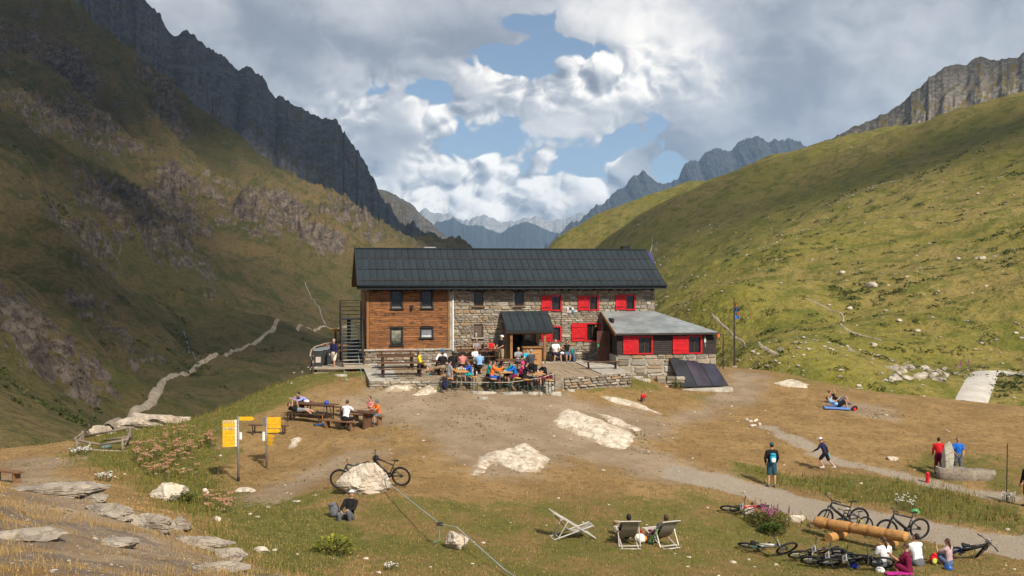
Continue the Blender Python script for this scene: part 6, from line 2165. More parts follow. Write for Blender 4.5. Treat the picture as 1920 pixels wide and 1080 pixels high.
person(at=dk(867, 57.5), face=AWY, label='woman in short pink top with bare back at the crowded table', pose='sit', shirt='coral', sleeves='none', lcol='black', hair='dark', longhair=False, armL=(35, 22, 75, -10), armR=rest, belly=True, group=G1, H=1.66)
person(at=dk(892, 59.9), face=TOV, label='man in pale tee with sunglasses facing the camera at the crowded table', pose='sit', shirt='white', lcol='slate', hair='brown', sunglasses=True, armL=rest, armR=reach, group=G1)
person(at=dk(899, 57.6), face=AWY, label='person in sky blue tee with white swirl on the back', pose='sit', shirt='skyblue', lcol='black', hair='dark', armL=rest, armR=rest, group=G1)
w = dk(893, 63.7); w.z += 0.12
person(at=w, face=TOV, label='woman in grey tank top and sunglasses leaning her chin on her hand by the wall', pose='sit', shirt='grey', sleeves='none', lcol='cream', hair='dark', sunglasses=True, armL=(40, 12, 150, -18), armR=(42, 8, 80, -50), lean=8, group=G1)
w = dk(920, 63.9); w.z += 0.12
person(at=w, face=TOV, label='person in red and blue vest with folded arms by the wall', pose='sit', shirt='red', sleeves='none', lcol='navy', hair='dark', armL=(38, 8, 80, -55), armR=(42, 8, 84, -55), lean=8, group=G1, skin=M_SKIN2)
w = dk(940, 62.0); w.z += 0.02
person(at=w, face=TOV + R(-60), label='waiter in black tee, khaki shorts and white cap standing beside the porch post', shirt='black', lcol='khaki', hat='cap', hatc='white', H=1.80, armL=(20, 10, 70, -20), armR=(25, 12, 65, -25), look=(-15, 20))
person(at=dk(972, 60.1), face=TOV, label='woman in pale grey tee holding a cup to her mouth before the counter', pose='sit', shirt='grey', hair='blond', armL=(50, 10, 140, -15), armR=(45, 14, 90, -20), lcol='slate', group=G1, H=1.66)
person(at=dk(987, 60.0), face=TOV + R(25), label='child in bright cyan tee behind the man in grey', pose='sit', shirt='cyan', hair='brown', armL=reach, armR=rest, lcol='navy', group=G1, H=1.5)
person(at=dk(996, 58.3), face=AWY + R(15), label='man in dark grey tee, back turned, at the porch table', pose='sit', shirt='darkgrey', hair='grey', armL=rest, armR=reach, lcol='black', legs='long', group=G1, bulk=1.12, H=1.8)
_wb = FS(1041, 650, -0.42)[0]
w = hut_to_world(_wb, -0.42, deck_z(-0.4))
person(at=w, face=TOV + R(8), label='man in white tee and dark shorts on the wall bench, arms crossed on his knee', pose='sit', shirt='white', lcol='navy', hair='grey', armL=(28, 6, 60, -40), armR=(32, 4, 40, -35), lean=6, H=1.78, seat=0.42, legL=(78, 14, 4, 6), legR=(76, 12, -2, 6))
_wb = FS(1063, 650, -0.42)[0]
w = hut_to_world(_wb, -0.42, deck_z(-0.4))
person(at=w, face=TOV, label='woman in black tank top with elbows out on the wall bench', pose='sit', shirt='black', sleeves='none', lcol='denim', hair='dark', longhair=True, armL=(-10, 55, 30, -60), armR=(-10, 55, 30, -60), seat=0.42, legL=(78, 4, -10, 0), legR=(78, 4, -8, 0), H=1.68)

# --- beer tables


def beer_seat(i, side, along):
 w, rz, zt, zl, zr_ = BEERT[i]
 off = 0.68 * side
 p = Vector((w.x + math.cos(rz) * off - math.sin(rz) * along, w.y + math.sin(rz) * off + math.cos(rz) * along, zl if side < 0 else zr_))
 return p


person(at=beer_seat(0, -1, -0.55), face=RGT + R(20), label='man in grey tee and dark cap with one arm propped on the bench', pose='sit', shirt='grey', lcol='slate', hat='cap', hatc='black', armL=(20, 8, 70, -10), armR=(8, 4, 4, 2), lean=6, H=1.76, look=(0, 6), group=G1)
person(at=beer_seat(0, 1, 0.1), face=LFT, label='child in royal blue jacket eating at the leftmost beer table', pose='sit', shirt='blue', sleeves='long', lcol='teal', hair='brown', armL=(50, 8, 120, -15), armR=(50, 8, 110, -15), lean=14, H=1.5, group=G1)
person(at=beer_seat(1, -1, -0.45), face=RGT, label='man in vivid orange jacket at the middle beer table', pose='sit', shirt='orange', sleeves='long', lcol='blue', hair='brown', armL=(58, 8, 112, -10), armR=(60, 8, 125, -10), lean=12, H=1.76, group=G1)
person(at=beer_seat(1, -1, 0.35), face=RGT, label='person in teal jacket behind the man in orange', pose='sit', shirt='teal', sleeves='long', lcol='black', hair='brown', armL=rest, armR=rest, lean=10, H=1.68, group=G1)
person(at=beer_seat(1, 1, 0.45), face=LFT, label='woman in teal top with long hair at the far end of the middle table', pose='sit', shirt='teal', sleeves='long', lcol='black', hair='brown', longhair=True, armL=(45, 8, 120, -15), armR=rest, lean=6, H=1.66, group=G1)
person(at=beer_seat(1, 1, -0.25), face=LFT, label='person in medium blue top with brown hair at the middle table', pose='sit', shirt='royal', sleeves='long', lcol='maroon', hair='brown', armL=reach, armR=reach, lean=10, H=1.66, group=G1)
person(at=beer_seat(2, -1, 0.30), face=RGT, label='person in hot pink hooded top at the rightmost beer table', pose='sit', shirt='pink', sleeves='long', lcol='black', hat='hood', hatc='pink', armL=rest, armR=rest, lean=10, H=1.64, group=G1)
person(at=beer_seat(2, -1, -0.40), face=RGT, label='woman in black jacket with long black hair at the rightmost beer table', pose='sit', shirt='black', sleeves='long', lcol='black', legs='shorts', hair='dark', longhair=True, armL=(50, 8, 120, -15), armR=reach, lean=12, H=1.72, group=G1)
person(at=beer_seat(2, 1, 0.10), face=LFT + R(15), label='balding man in black tee leaning on the rightmost beer table', pose='sit', shirt='black', lcol='maroon', hair='grey', armL=reach, armR=(55, 10, 80, -35), lean=16, H=1.78, group=G1)

# --- on the slope
w = G(1203, 753)
person(at=w, face=R(180 + 38), label='small child in red sweater crouching on the pale rock slab', pose='ground', shirt='red', sleeves='long', lcol='slate', hair='dark', H=1.12, armL=(60, 4, 100, -20), armR=(60, 4, 100, -20), lean=18, legL=(128, 5, -18, 0), legR=(124, 5, -12, 0), look=(0, 25), shoe='white')
w = G(1447, 913)
person(at=w, face=R(2), label='man with dark cap and blue-white backpack standing on the gravel path', shirt='black', sleeves='long', lcol='petrol', hair='dark', hat='cap', hatc='petrol', H=1.80, armL=(6, 14, 30, -12), armR=(6, 14, 30, -12), bulk=1.1, vox=0.02, skin=M_SKIN, shoe='slate')
bp_man = (w.copy(), R(2))
w = G(1547, 884)
person(at=w + Vector((0, 0, 0.05)), face=R(58), label='boy in dark jersey and white cap running across the slope', shirt='navy', sleeves='long', lcol='black', hair='dark', hat='cap', hatc='white', H=1.45, lean=22, legL=(38, 4, -28, 0), legR=(-22, 4, -46, 0), armL=(30, 8, 60, -10), armR=(-42, 10, -20, 0), vox=0.02, shoe='white')
w = G(1760, 891)
person(at=w, face=R(-20), label='person in red and yellow jacket half hidden behind the standing stone', shirt='red', sleeves='long', lcol='maroon', legs='long', hair='dark', H=1.62, armL=(10, 12, 35, 4), armR=(30, 8, 60, -8), vox=0.022, lean=8)
w = G(1796, 891)
person(at=w, face=R(180 - 15), label='man in bright blue tee and sunglasses behind the stone trough', shirt='royal', lcol='slate', legs='long', hair='brown', sunglasses=True, H=1.62, armL=(18, 10, 40, -8), armR=(24, 10, 60, -25), bulk=1.15, vox=0.022)
w = G(1926, 950)
person(at=w, face=R(100), label='person in dark top and red shorts cut by the right picture edge', shirt='black', sleeves='long', lcol='red', hair='dark', H=1.72, armL=(28, 10, 55, 0), armR=(10, 8, 20, 0), vox=0.024)
# lying couple
w = G(1572, 766)
Bm = Matrix.Translation(w + Vector((0, 0, 0.10))) @ Matrix.Rotation(R(-100), 4, 'Z')
person(at=w, base=Bm, label='person in blue lying with knees drawn up on the dry slope', pose='ground', shirt='skyblue', lcol='black', legs='shorts', hair='brown', lean=-68, legL=(128, 6, 15, 0), legR=(120, 6, 10, 0), armL=(150, 20, 230, -20), armR=(100, 20, 130, -30))
w = G(1573, 757)
Bm = Matrix.Translation(w + Vector((0, 0, 0.10))) @ Matrix.Rotation(R(-96), 4, 'Z')
person(at=w, base=Bm, label='second sunbather in black top lying behind the one in blue', pose='ground', shirt='black', lcol='slate', legs='shorts', hair='dark', lean=-60, legL=(118, 8, 5, 0), legR=(126, 8, 20, 0), armL=(110, 25, 150, -30), armR=(140, 20, 200, -20))
# cyclists on the grass
w = G(1659, 1064)
person(at=w, face=R(10), label='woman in white tee with ponytail sitting on the grass, back turned', pose='ground', shirt='white', lcol='slate', legs='long', hair='brown', longhair=True, legL=(98, 12, 70, 0), legR=(100, 12, 60, 0), armL=(20, 14, 60, -8), armR=(20, 14, 60, -8), H=1.70, lean=6, look=(25, 0), vox=0.018)
w = G(1704, 1074)
person(at=w, face=R(58), label='boy in burgundy shirt sitting on a pink mat, holding food', pose='ground', shirt='maroon', sleeves='short', lcol='maroon', hair='brown', H=1.62, lean=8, legL=(112, 4, -22, 0), legR=(122, 4, -34, 0), armL=(50, 4, 120, -10), armR=(40, 6, 70, -10), vox=0.018, shoe='white')
w = G(1722, 1060)
person(at=w, face=R(22), label='man in white tee with beard sitting beside the log, head bent', pose='ground', shirt='white', lcol='slate', hair='dark', H=1.80, lean=16, legL=(110, 10, 40, 0), legR=(118, 10, -10, 0), armL=(32, 8, 60, -14), armR=(30, 8, 70, -14), look=(20, 25), vox=0.018, bulk=1.1)
w = G(1780, 1060)
person(at=w, face=R(38), label='girl in patterned tee with braid sitting by the red backpack', pose='ground', shirt='print', lcol='denim', hair='brown', longhair=True, H=1.50, lean=6, legL=(122, 6, -30, 0), legR=(118, 6, -24, 0), armL=(58, 12, 150, -18), armR=(20, 8, 40, -6), vox=0.018)
# person with white hat below the boulder
w = G(655, 974)
person(at=w, face=R(180 - 20), label='person in white sun hat and black jacket sitting on the grass below the boulder', pose='ground', shirt='black', sleeves='long', legs='long', lcol='slate', hair='grey', hat='brim', hatc='white', H=1.70, lean=-14, legL=(128, 8, -18, 0), legR=(112, 10, -10, 0), armL=(50, 8, 90, -18), armR=(40, 14, 80, -30), vox=0.018, look=(30, 10))

# ------------------------------------------------------------------ rocks and slabs
def m_rock(c1, c2, c3, crack=0.7, sc=1.0, edge=False):
 def fn(g, b, tc):
  pos = g.new('ShaderNodeNewGeometry').outputs['Position']
  n1 = g.noise(pos, 1.1 * sc, 4.0, 0.6)
  n2 = g.noise(pos, 7.0 * sc, 4.0, 0.65)
  cr = g.voro(g.vm('ADD', pos, g.comb(g.mul(n2, 0.9), g.mul(n1, 0.9), g.mul(n2, 0.6))), 1.5 * sc, 'DISTANCE_TO_EDGE')
  c = g.mixc(g.ss(n1, 0.35, 0.66), c1, c2)
  c = g.mixc(g.mul(g.ss(n2, 0.55, 0.72), 0.6), c, c3)
  c = g.mixc(g.mul(g.ss(cr, 0.03, 0.0), crack), c, (0.10, 0.075, 0.05))
  c = g.mixc(g.mul(g.ss(g.noise(pos, 24.0 * sc, 2.0, 0.6), 0.62, 0.72), 0.5), c, (0.16, 0.13, 0.10))
  if edge:
   at = g.new('ShaderNodeAttribute'); at.attribute_name = 'edge'
   sv = g.noise(g.vm('MULTIPLY', g.vm('ADD', pos, g.comb(g.mul(n2, 0.4), 0.0, 0.0)), (1.4, 0.5, 1.0)), 3.2, 4.0, 0.7)
   c = g.mixc(g.mul(g.ss(sv, 0.50, 0.62), 0.75), c, (0.33, 0.25, 0.165))
   c = g.mixc(g.ss(g.add(at.outputs['Fac'], g.mul(g.sub(n2, 0.5), 1.4)), 0.62, 0.25), c, (0.34, 0.26, 0.17))
  g.put(b.inputs['Base Color'], c)
  b.inputs['Roughness'].default_value = 0.92
  b.inputs['Specular IOR Level'].default_value = 0.15
  h = g.add(g.mul(g.ss(cr, 0.0, 0.06), 0.5), g.mul(n2, 0.6))
  g.t.links.new(g.bump(h, 0.7, 0.06), b.inputs['Normal'])
 return fn


M_PALEROCK = mat('pale_quartzite', fn=m_rock((0.60, 0.53, 0.44), (0.50, 0.42, 0.33), (0.34, 0.26, 0.18), 0.55))
M_SLABROCK = mat('worn_slab', fn=m_rock((0.66, 0.58, 0.47), (0.52, 0.44, 0.34), (0.34, 0.26, 0.17), 0.5, 1.3, True))
M_GREYROCK = mat('grey_gneiss', fn=m_rock((0.36, 0.31, 0.25), (0.25, 0.21, 0.165), (0.17, 0.135, 0.10), 0.22, 1.2))


def rock_slab(poly, hgt, label, m=None, step=0.13, seed=0):
 pw = poly_world(poly)
 x0, y0 = pw.min(0) - 0.6; x1, y1 = pw.max(0) + 0.6
 nx = int((x1 - x0) / step) + 2; ny = int((y1 - y0) / (step * 1.2)) + 2
 X, Y = np.meshgrid(np.linspace(x0, x1, nx), np.linspace(y0, y1, ny), indexing='ij')
 sd = poly_sd(pw, X, Y) + 0.26 * fbm(X + seed, Y, 0.7, 4, 0.6)
 e = sst(sd, -0.1, 0.75)
 lay = ridged(X * 0.6 + Y * 0.8, (Y * 0.6 - X * 0.8) * 2.2, 0.55, 4, 0.6)
 Z = h_near(X, Y) - 0.06 + e * (0.07 + hgt * (0.35 + 0.65 * lay)) + 0.02 * fbm(X, Y, 3.0, 3) * e
 me = grid_mesh('rock_slab', X, Y, Z, keep=sd > -0.25)
 set_attr(me, 'edge', sst(sd + 0.55 * fbm(X, Y, 1.6, 3, 0.6), -0.05, 0.75).ravel())
 me.materials.append(m or M_SLABROCK)
 o = link('rock_slab', me)
 return setk(o, label, 'rock', 'pale rock slabs showing through the ground')


rock_slab([(868, 895), (878, 872), (905, 846), (950, 838), (985, 822), (1002, 836), (1045, 862), (1030, 875), (1020, 890), (975, 888), (950, 880), (930, 873), (905, 893)], 0.16, 'lower of the two big pale rock slabs in the bare ground')
rock_slab([(1025, 790), (1058, 764), (1092, 772), (1140, 790), (1202, 815), (1190, 840), (1165, 849), (1120, 835), (1080, 820), (1040, 802)], 0.16, 'upper of the two big pale rock slabs in the bare ground', seed=5)
rock_slab([(1100, 768), (1150, 778), (1218, 806), (1198, 813), (1140, 796)], 0.10, 'narrow pale rock strip right of the upper slab', seed=9)
rock_slab([(1098, 735), (1150, 741), (1200, 753), (1245, 774), (1288, 753), (1283, 763), (1246, 782), (1200, 770), (1140, 753)], 0.12, 'forked pale rock band with the red child on it', seed=12)
rock_slab([(700, 740), (740, 714), (790, 712), (778, 736)], 0.22, 'whitish rock hump before the left terrace corner', M_SLABROCK, seed=15)
rock_slab([(763, 744), (795, 718), (826, 722), (824, 740)], 0.25, 'whitish rock hump left of the beer tables', M_SLABROCK, seed=18)
rock_slab([(528, 845), (540, 822), (562, 812), (577, 822), (570, 836), (548, 845)], 0.16, 'rounded pale slab right of the second signpost', seed=21)
rock_slab([(1372, 672), (1400, 676), (1440, 690), (1430, 694), (1385, 684)], 0.12, 'long pale ledge beside the flagpole', seed=24)
rock_slab([(1440, 718), (1480, 710), (1530, 722), (1520, 730), (1470, 728)], 0.10, 'flat pale ledge on the slope right of the solar panels', None, seed=27)
rock_slab([(60, 1070), (110, 1055), (150, 1060), (140, 1080), (60, 1082)], 0.08, 'pale slab patch at the bottom left corner', seed=29)


def rock_mesh(r, seed, sub=4, cuts=7, rough=0.16, flat=False, taper=0.0):
 rnd = random.Random(seed)
 bm = bmesh.new(); bmesh.ops.create_icosphere(bm, subdivisions=sub, radius=1.0)
 co = np.array([v.co[:] for v in bm.verts])
 for i in range(cuts):
  n = Vector((rnd.gauss(0, 1), rnd.gauss(0, 1), rnd.gauss(0.1, 0.7))).normalized(); n = np.array(n)
  d = rnd.uniform(0.55, 0.85)
  ov = co @ n - d
  co -= np.outer(np.maximum(ov, 0), n) * 0.92
 s = seed * 3.1
 nn = fbm(co[:, 0] * 1.3 + co[:, 2] + s, co[:, 1] * 1.3 - co[:, 2] * 0.7 + s, 1.2, 4, 0.6) * rough
 cr = -np.maximum(0, ridged(co[:, 0] + co[:, 2] * 0.8 + s, co[:, 1] - co[:, 2] * 0.6, 1.0, 2) - 0.93) * 1.2
 if flat:
  nn = nn + 0.10 * (ridged(co[:, 0] * 0.6 + co[:, 1] + s, co[:, 2] * 3 - co[:, 0] * 0.8, 1.6, 3, 0.6) - 0.5) + 0.05 * fbm(co[:, 0] + s, co[:, 1] + co[:, 2], 5.0, 3, 0.6)
 co *= (1 + nn + cr)[:, None]
 co *= np.array(r)[None, :]
 if taper: co[:, :2] *= (1 - taper * np.clip(co[:, 2:3] / r[2], -0.2, 1))
 for v, c in zip(bm.verts, co): v.co = c
 me = bpy.data.meshes.new('rock'); bm.to_mesh(me); bm.free()
 smooth(me, not flat)
 return me


def boulder(px, py, r, label, m=M_PALEROCK, seed=1, rz=0.0, sink=0.25, name='boulder', pos=None, fn=None, group=None, sub=4, rough=0.16, tilt=0.0, taper=0.0):
 g_ = pos if pos is not None else G(px, py, fn)
 fl = m is M_GREYROCK or m is M_PALEROCK or m.name == 'outcrop_rock'
 me = rock_mesh(r, seed, sub + (1 if fl and sub > 3 else 0), 7 if not fl else 12, rough=rough, flat=fl, taper=taper); me.materials.append(m)
 o = link(name, me)
 o.location = g_ + Vector((0, 0, r[2] * (1 - 2 * sink) * 0.8)); o.rotation_euler = (tilt, 0, rz)
 return setk(o, label, 'rock', group)


BOULDER = G(690, 922)
boulder(0, 0, (1.0, 0.66, 0.66), 'big cracked pale boulder with two bicycles leaning behind it', seed=3, sink=0.10, pos=BOULDER, rough=0.2, taper=0.42)
ANCHOR = G(856, 1028)
boulder(0, 0, (0.36, 0.30, 0.32), 'knee-high pale rock with the slackline over it at the lower centre', seed=8, sink=0.10, pos=ANCHOR)
boulder(318, 935, (0.80, 0.55, 0.40), 'wide white rock among the flowers at the left', seed=11, sink=0.2)
boulder(385, 925, (0.17, 0.14, 0.14), 'small white stone right of the wide white rock', seed=12, sub=3)
boulder(459, 923, (0.55, 0.26, 0.13), 'long low pale rock at the foot of the first signpost', seed=13)
boulder(407, 976, (0.16, 0.12, 0.10), 'small pale stone in the green grass left of centre', seed=14, sub=3)
boulder(492, 1035, (0.24, 0.18, 0.10), 'low pinkish stone on the dry grass near the bottom', seed=15, sub=3)
boulder(1492, 978, (0.36, 0.22, 0.19), 'white rock beside the path left of the log', seed=16)
boulder(1405, 965, (0.30, 0.24, 0.24), 'pinkish rock under the red bicycle', seed=17)
boulder(1672, 862, (0.30, 0.2, 0.13), 'small white rock on the slope left of the fountain', seed=18, sub=3)
boulder(95, 925, (1.3, 0.55, 0.20), 'long grey ledge below the bench at the left edge', M_GREYROCK, seed=21, rz=0.25, rough=0.25)
boulder(150, 932, (0.9, 0.40, 0.22), 'dark layered outcrop at the top of the near rise', M_GREYROCK, seed=22, rz=-0.45, rough=0.25)
boulder(205, 965, (0.95, 0.36, 0.20), 'sloping grey outcrop on the near rise, with lichen', M_GREYROCK, seed=23, rz=-0.5, rough=0.25)
boulder(280, 990, (0.70, 0.36, 0.22), 'rounded grey outcrop in the middle of the near crest', M_GREYROCK, seed=24, rz=-0.35, rough=0.25)
boulder(335, 992, (0.34, 0.28, 0.24), 'dark fractured rock at the end of the near crest', M_GREYROCK, seed=25, rough=0.3)
boulder(370, 1025, (0.95, 0.36, 0.20), 'pale fractured outcrop above the dry grass at lower left', M_GREYROCK, seed=26, rz=-0.3, rough=0.25)
boulder(420, 1045, (0.55, 0.28, 0.16), 'small grey outcrop at the right end of the near rise', M_GREYROCK, seed=27, rz=-0.2, rough=0.25)
boulder(410, 1072, (0.62, 0.35, 0.11), 'flat grey slab with yellow lichen at the bottom edge', M_GREYROCK, seed=28, rough=0.2)
boulder(40, 1008, (0.8, 0.5, 0.12), 'flat grey slab on the near rise by the left edge', M_GREYROCK, seed=29, rough=0.2)
boulder(218, 1022, (0.42, 0.3, 0.12), 'low brown rock on the bare near rise', M_GREYROCK, seed=30, rough=0.2)
boulder(285, 793, (1.9, 0.9, 0.62), 'pale rounded outcrop beyond the fence at the left', mat('outcrop_rock', fn=m_rock((0.46, 0.39, 0.31), (0.34, 0.27, 0.20), (0.20, 0.16, 0.07), 0.4)), seed=31, rz=0.1, rough=0.3, sink=0.3, pos=P(292, 800, 55.0))
boulder(205, 800, (1.0, 0.6, 0.34), 'lower pale outcrop behind the wooden fence', mat('outcrop_rock', None), seed=32, rz=0.2, rough=0.3, sink=0.3, pos=P(190, 815, 53.0))
for i, (px, py, s_) in enumerate([(1412, 800, 0.30), (1418, 790, 0.24), (1408, 792, 0.2), (1424, 797, 0.2), (1400, 788, 0.18)]):
 boulder(px, py, (s_, 0.12, 0.10), ('longest', 'upper', 'leftmost', 'rightmost', 'smallest')[i] + ' of the pale stones set in the dry slope above the path', seed=40 + i, sub=3, rz=0.5 + i * 0.4, group='pale stones on the dry slope')

# many small stones on the ground
def scatter_stones(name, n, xr, yr, fn, smin, smax, seed, dens=None, m=M_PALEROCK, polar=False):
 rnd = np.random.RandomState(seed)
 proto = [rock_mesh((1, 0.8, 0.55), 100 + i, 1, 5, 0.2) for i in range(4)]
 pv = [np.array([v.co[:] for v in p.vertices]) * (1, 1, 0.75) for p in proto]; pf = [np.array([q.vertices[:] for q in p.polygons]) for p in proto]
 if polar:
  a = np.radians(rnd.uniform(xr[0], xr[1], n)); r = np.exp(rnd.uniform(math.log(yr[0]), math.log(yr[1]), n))
  x = r * np.sin(a); y = r * np.cos(a)
 else:
  x = rnd.uniform(xr[0], xr[1], n); y = rnd.uniform(yr[0], yr[1], n)
 if dens is not None:
  k = rnd.rand(n) < dens(x, y); x, y = x[k], y[k]
 z = fn(x, y)
 s = smin + (smax - smin) * rnd.rand(len(x)) ** 3
 if polar: s = s * (0.5 + np.hypot(x, y) / 260.0)
 V = []; Fc = []; off = 0
 for i in range(len(x)):
  k = i % 4; a = rnd.rand() * 6.28; c, sn = math.cos(a), math.sin(a)
  v = pv[k] * s[i]
  v = np.stack([v[:, 0] * c - v[:, 1] * sn + x[i], v[:, 0] * sn + v[:, 1] * c + y[i], v[:, 2] + z[i] + 0.12 * s[i]], 1)
  V.append(v); Fc.append(pf[k] + off); off += len(v)
 me = bpy.data.meshes.new(name); me.from_pydata(np.concatenate(V).tolist(), [], np.concatenate(Fc).tolist())
 me.materials.append(m)
 return setk(link(name, me), kind='stuff')


scatter_stones('loose_stones', 1500, (-28, 26), (12, 66), h_near, 0.025, 0.13, 5, lambda x, y: 0.25 + 0.75 * sst(fbm(x, y, 0.3, 3), 0.0, 0.4))

scatter_stones('gravel', 3000, (-13, -0.5), (12, 27), h_near, 0.012, 0.055, 6, lambda x, y: (0.15 + 0.85 * sst(fbm(x, y, 0.6, 3), -0.1, 0.3)) * sst(27 - y - 0.1 * x, 0, 2) * sst(-x - 0.27 * y + 4, 0, 1), M_GREYROCK)


def dens_hill(x, y):
 r = np.hypot(x, y)
 c = y * 0.94 - x * 0.34; s = x * 0.94 + y * 0.34
 st = fbm(c, s * 0.3, 0.05, 3)
 return np.clip(0.06 + 1.1 * sst(st, 0.12, 0.45), 0, 1) * sst(560 - r, 0, 200)


M_HILLSTONE = mat('hillside_stone', (0.38, 0.335, 0.27), 0.9, var=0.3, vs=0.6, spec=0.1)
scatter_stones('hillside_stones', 22000, (6, 33), (100, 560), h_right, 0.05, 0.42, 9, dens_hill, M_HILLSTONE, True)
_GRr = np.concatenate([np.geomspace(80, 900, 700)])
GRH = lambda px, py: G(px, py, h_right, _GRr)
for i, (px, py, s_, lb) in enumerate([(1636, 538, 1.5, 'largest grey boulder on the right hillside'), (1578, 514, 1.2, 'pointed pale boulder high on the right hillside'), (1724, 708, 0.85, 'white boulder in the stone heap by the concrete track'), (1592, 580, 0.8, 'pale boulder in the middle of the right hillside'),
         (1686, 602, 0.6, 'small pale boulder right of the middle boulder on the hillside'), (1795, 487, 0.9, 'pale boulder high up at the right of the hillside'), (1842, 486, 1.0, 'upper right hillside boulder near the picture edge'), (1720, 622, 0.6, 'low boulder on the hillside above the stone heap'), (1638, 648, 0.7, 'pale boulder at the lower end of the hillside trail'),
         (1700, 520, 0.5, 'small bright boulder above the middle of the hillside'), (1660, 715, 0.45, 'flat stone at the left of the stone heap')]):
 s_ *= 0.72; boulder(0, 0, (s_, s_ * 0.8, s_ * 0.6), lb, M_HILLSTONE, seed=60 + i, sub=3, pos=GRH(px, py), group='boulders on the right hillside')
# heap of stones by the track
_rr = random.Random(77)
for i in range(26):
 p = GRH(1672 + _rr.uniform(0, 110), 690 + _rr.uniform(0, 24))
 me = rock_mesh((_rr.uniform(.35, .8), _rr.uniform(.3, .6), _rr.uniform(.25, .45)), 80 + i, 3, 12, 0.2, True); me.materials.append(M_HILLSTONE)
 o = link('heap_stone', me); o.location = p + Vector((0, 0, 0.1)); o.rotation_euler = (0, 0, _rr.uniform(0, 6))
 setk(o, 'grey stone in the heap left of the concrete track', 'rock', 'stones heaped beside the concrete track')


# ------------------------------------------------------------------ tracks
def ribbon(name, pts, w, fn, m, lift=0.12, step=1.2, wob=0.25):
 P2 = [Vector(p) for p in pts]
 out = []
 for a, b in zip(P2[:-1], P2[1:]):
  n = max(1, int((b - a).length / step))
  out += [a.lerp(b, i / n) for i in range(n)]
 out.append(P2[-1])
 for _ in range(4):
  out = [out[0]] + [(out[i - 1] + out[i] * 2 + out[i + 1]) / 4 for i in range(1, len(out) - 1)] + [out[-1]]
 A = np.array([q[:2] for q in out]); T = np.gradient(A, axis=0); T /= np.linalg.norm(T, axis=1)[:, None] + 1e-9
 N = np.stack([-T[:, 1], T[:, 0]], 1)
 offs = np.linspace(-0.5, 0.5, 5)
 sarr = np.arange(len(A)) * step
 wv = w * (1 + wob * fbm(sarr, sarr * 0 + 2.2, 0.15, 3))
 X = A[:, 0][:, None] + N[:, 0][:, None] * offs[None, :] * wv[:, None]; Y = A[:, 1][:, None] + N[:, 1][:, None] * offs[None, :] * wv[:, None]
 Z = fn(X, Y) + lift * (1 - (np.abs(offs)[None, :] * 2) ** 2 * 1.1)
 me = grid_mesh(name, X, Y, Z); me.materials.append(m)
 return link(name, me)


M_TRACK = mat('pale_track', (0.33, 0.275, 0.20), 0.95, var=0.18, vs=0.5, spec=0.05)
M_CONC = mat('concrete_track', (0.45, 0.42, 0.37), 0.9, var=0.1, vs=0.6, spec=0.1)
vp = [GL(px, py, h_left) for px, py in [(205, 803), (250, 777), (285, 753), (295, 735), (300, 720), (320, 706), (362, 692), (376, 680), (400, 670), (440, 658), (482, 641), (497, 628), (512, 619), (560, 614), (600, 612), (650, 611)]]
setk(ribbon('valley_path', vp, 1.7, h_left, M_TRACK, 0.55, 1.5, 0.10), kind='structure')
rp_ = [GRH(px, py) for px, py in [(1824, 748), (1836, 722), (1849, 700)]]
setk(ribbon('concrete_road', [rp_[0] + (rp_[0] - rp_[1]) * 0.3] + rp_, 3.0, h_right, M_CONC, 0.30, 0.8, 0.05), kind='structure')
rp_ = [GRH(px, py) for px, py in [(1846, 699), (1880, 698), (1925, 704), (1960, 708)]]
setk(ribbon('side_track', rp_, 1.4, h_right, M_CONC, 0.25, 0.8, 0.1), kind='structure')
for pts in ([(1510, 560), (1550, 575), (1582, 590), (1575, 612), (1600, 625), (1655, 640)], [(1335, 590), (1370, 622), (1395, 640), (1425, 652), (1462, 668)]):
 setk(ribbon('hill_trail', [GRH(*p) for p in pts], 0.34, h_right, M_TRACK, 0.14, 0.8, 0.7), kind='structure')
M_FOAM = mat('white_water', (0.24, 0.25, 0.24), 0.4, spec=0.5, var=0.25, vs=1.5)
for pts, w_ in (([(345, 622), (352, 645), (362, 665), (370, 683)], 0.35), ([(572, 530), (590, 565), (605, 600), (612, 610)], 0.5)):
 setk(ribbon('stream', [GL(px, py, h_left) for px, py in pts], w_, h_left, M_FOAM, 0.35, 0.8, 0.6), kind='structure')


# ------------------------------------------------------------------ furniture on the slope
M_RUSTIRON = mat('rusty_iron_leg', (0.060, 0.040, 0.034), 0.7, 0.2)


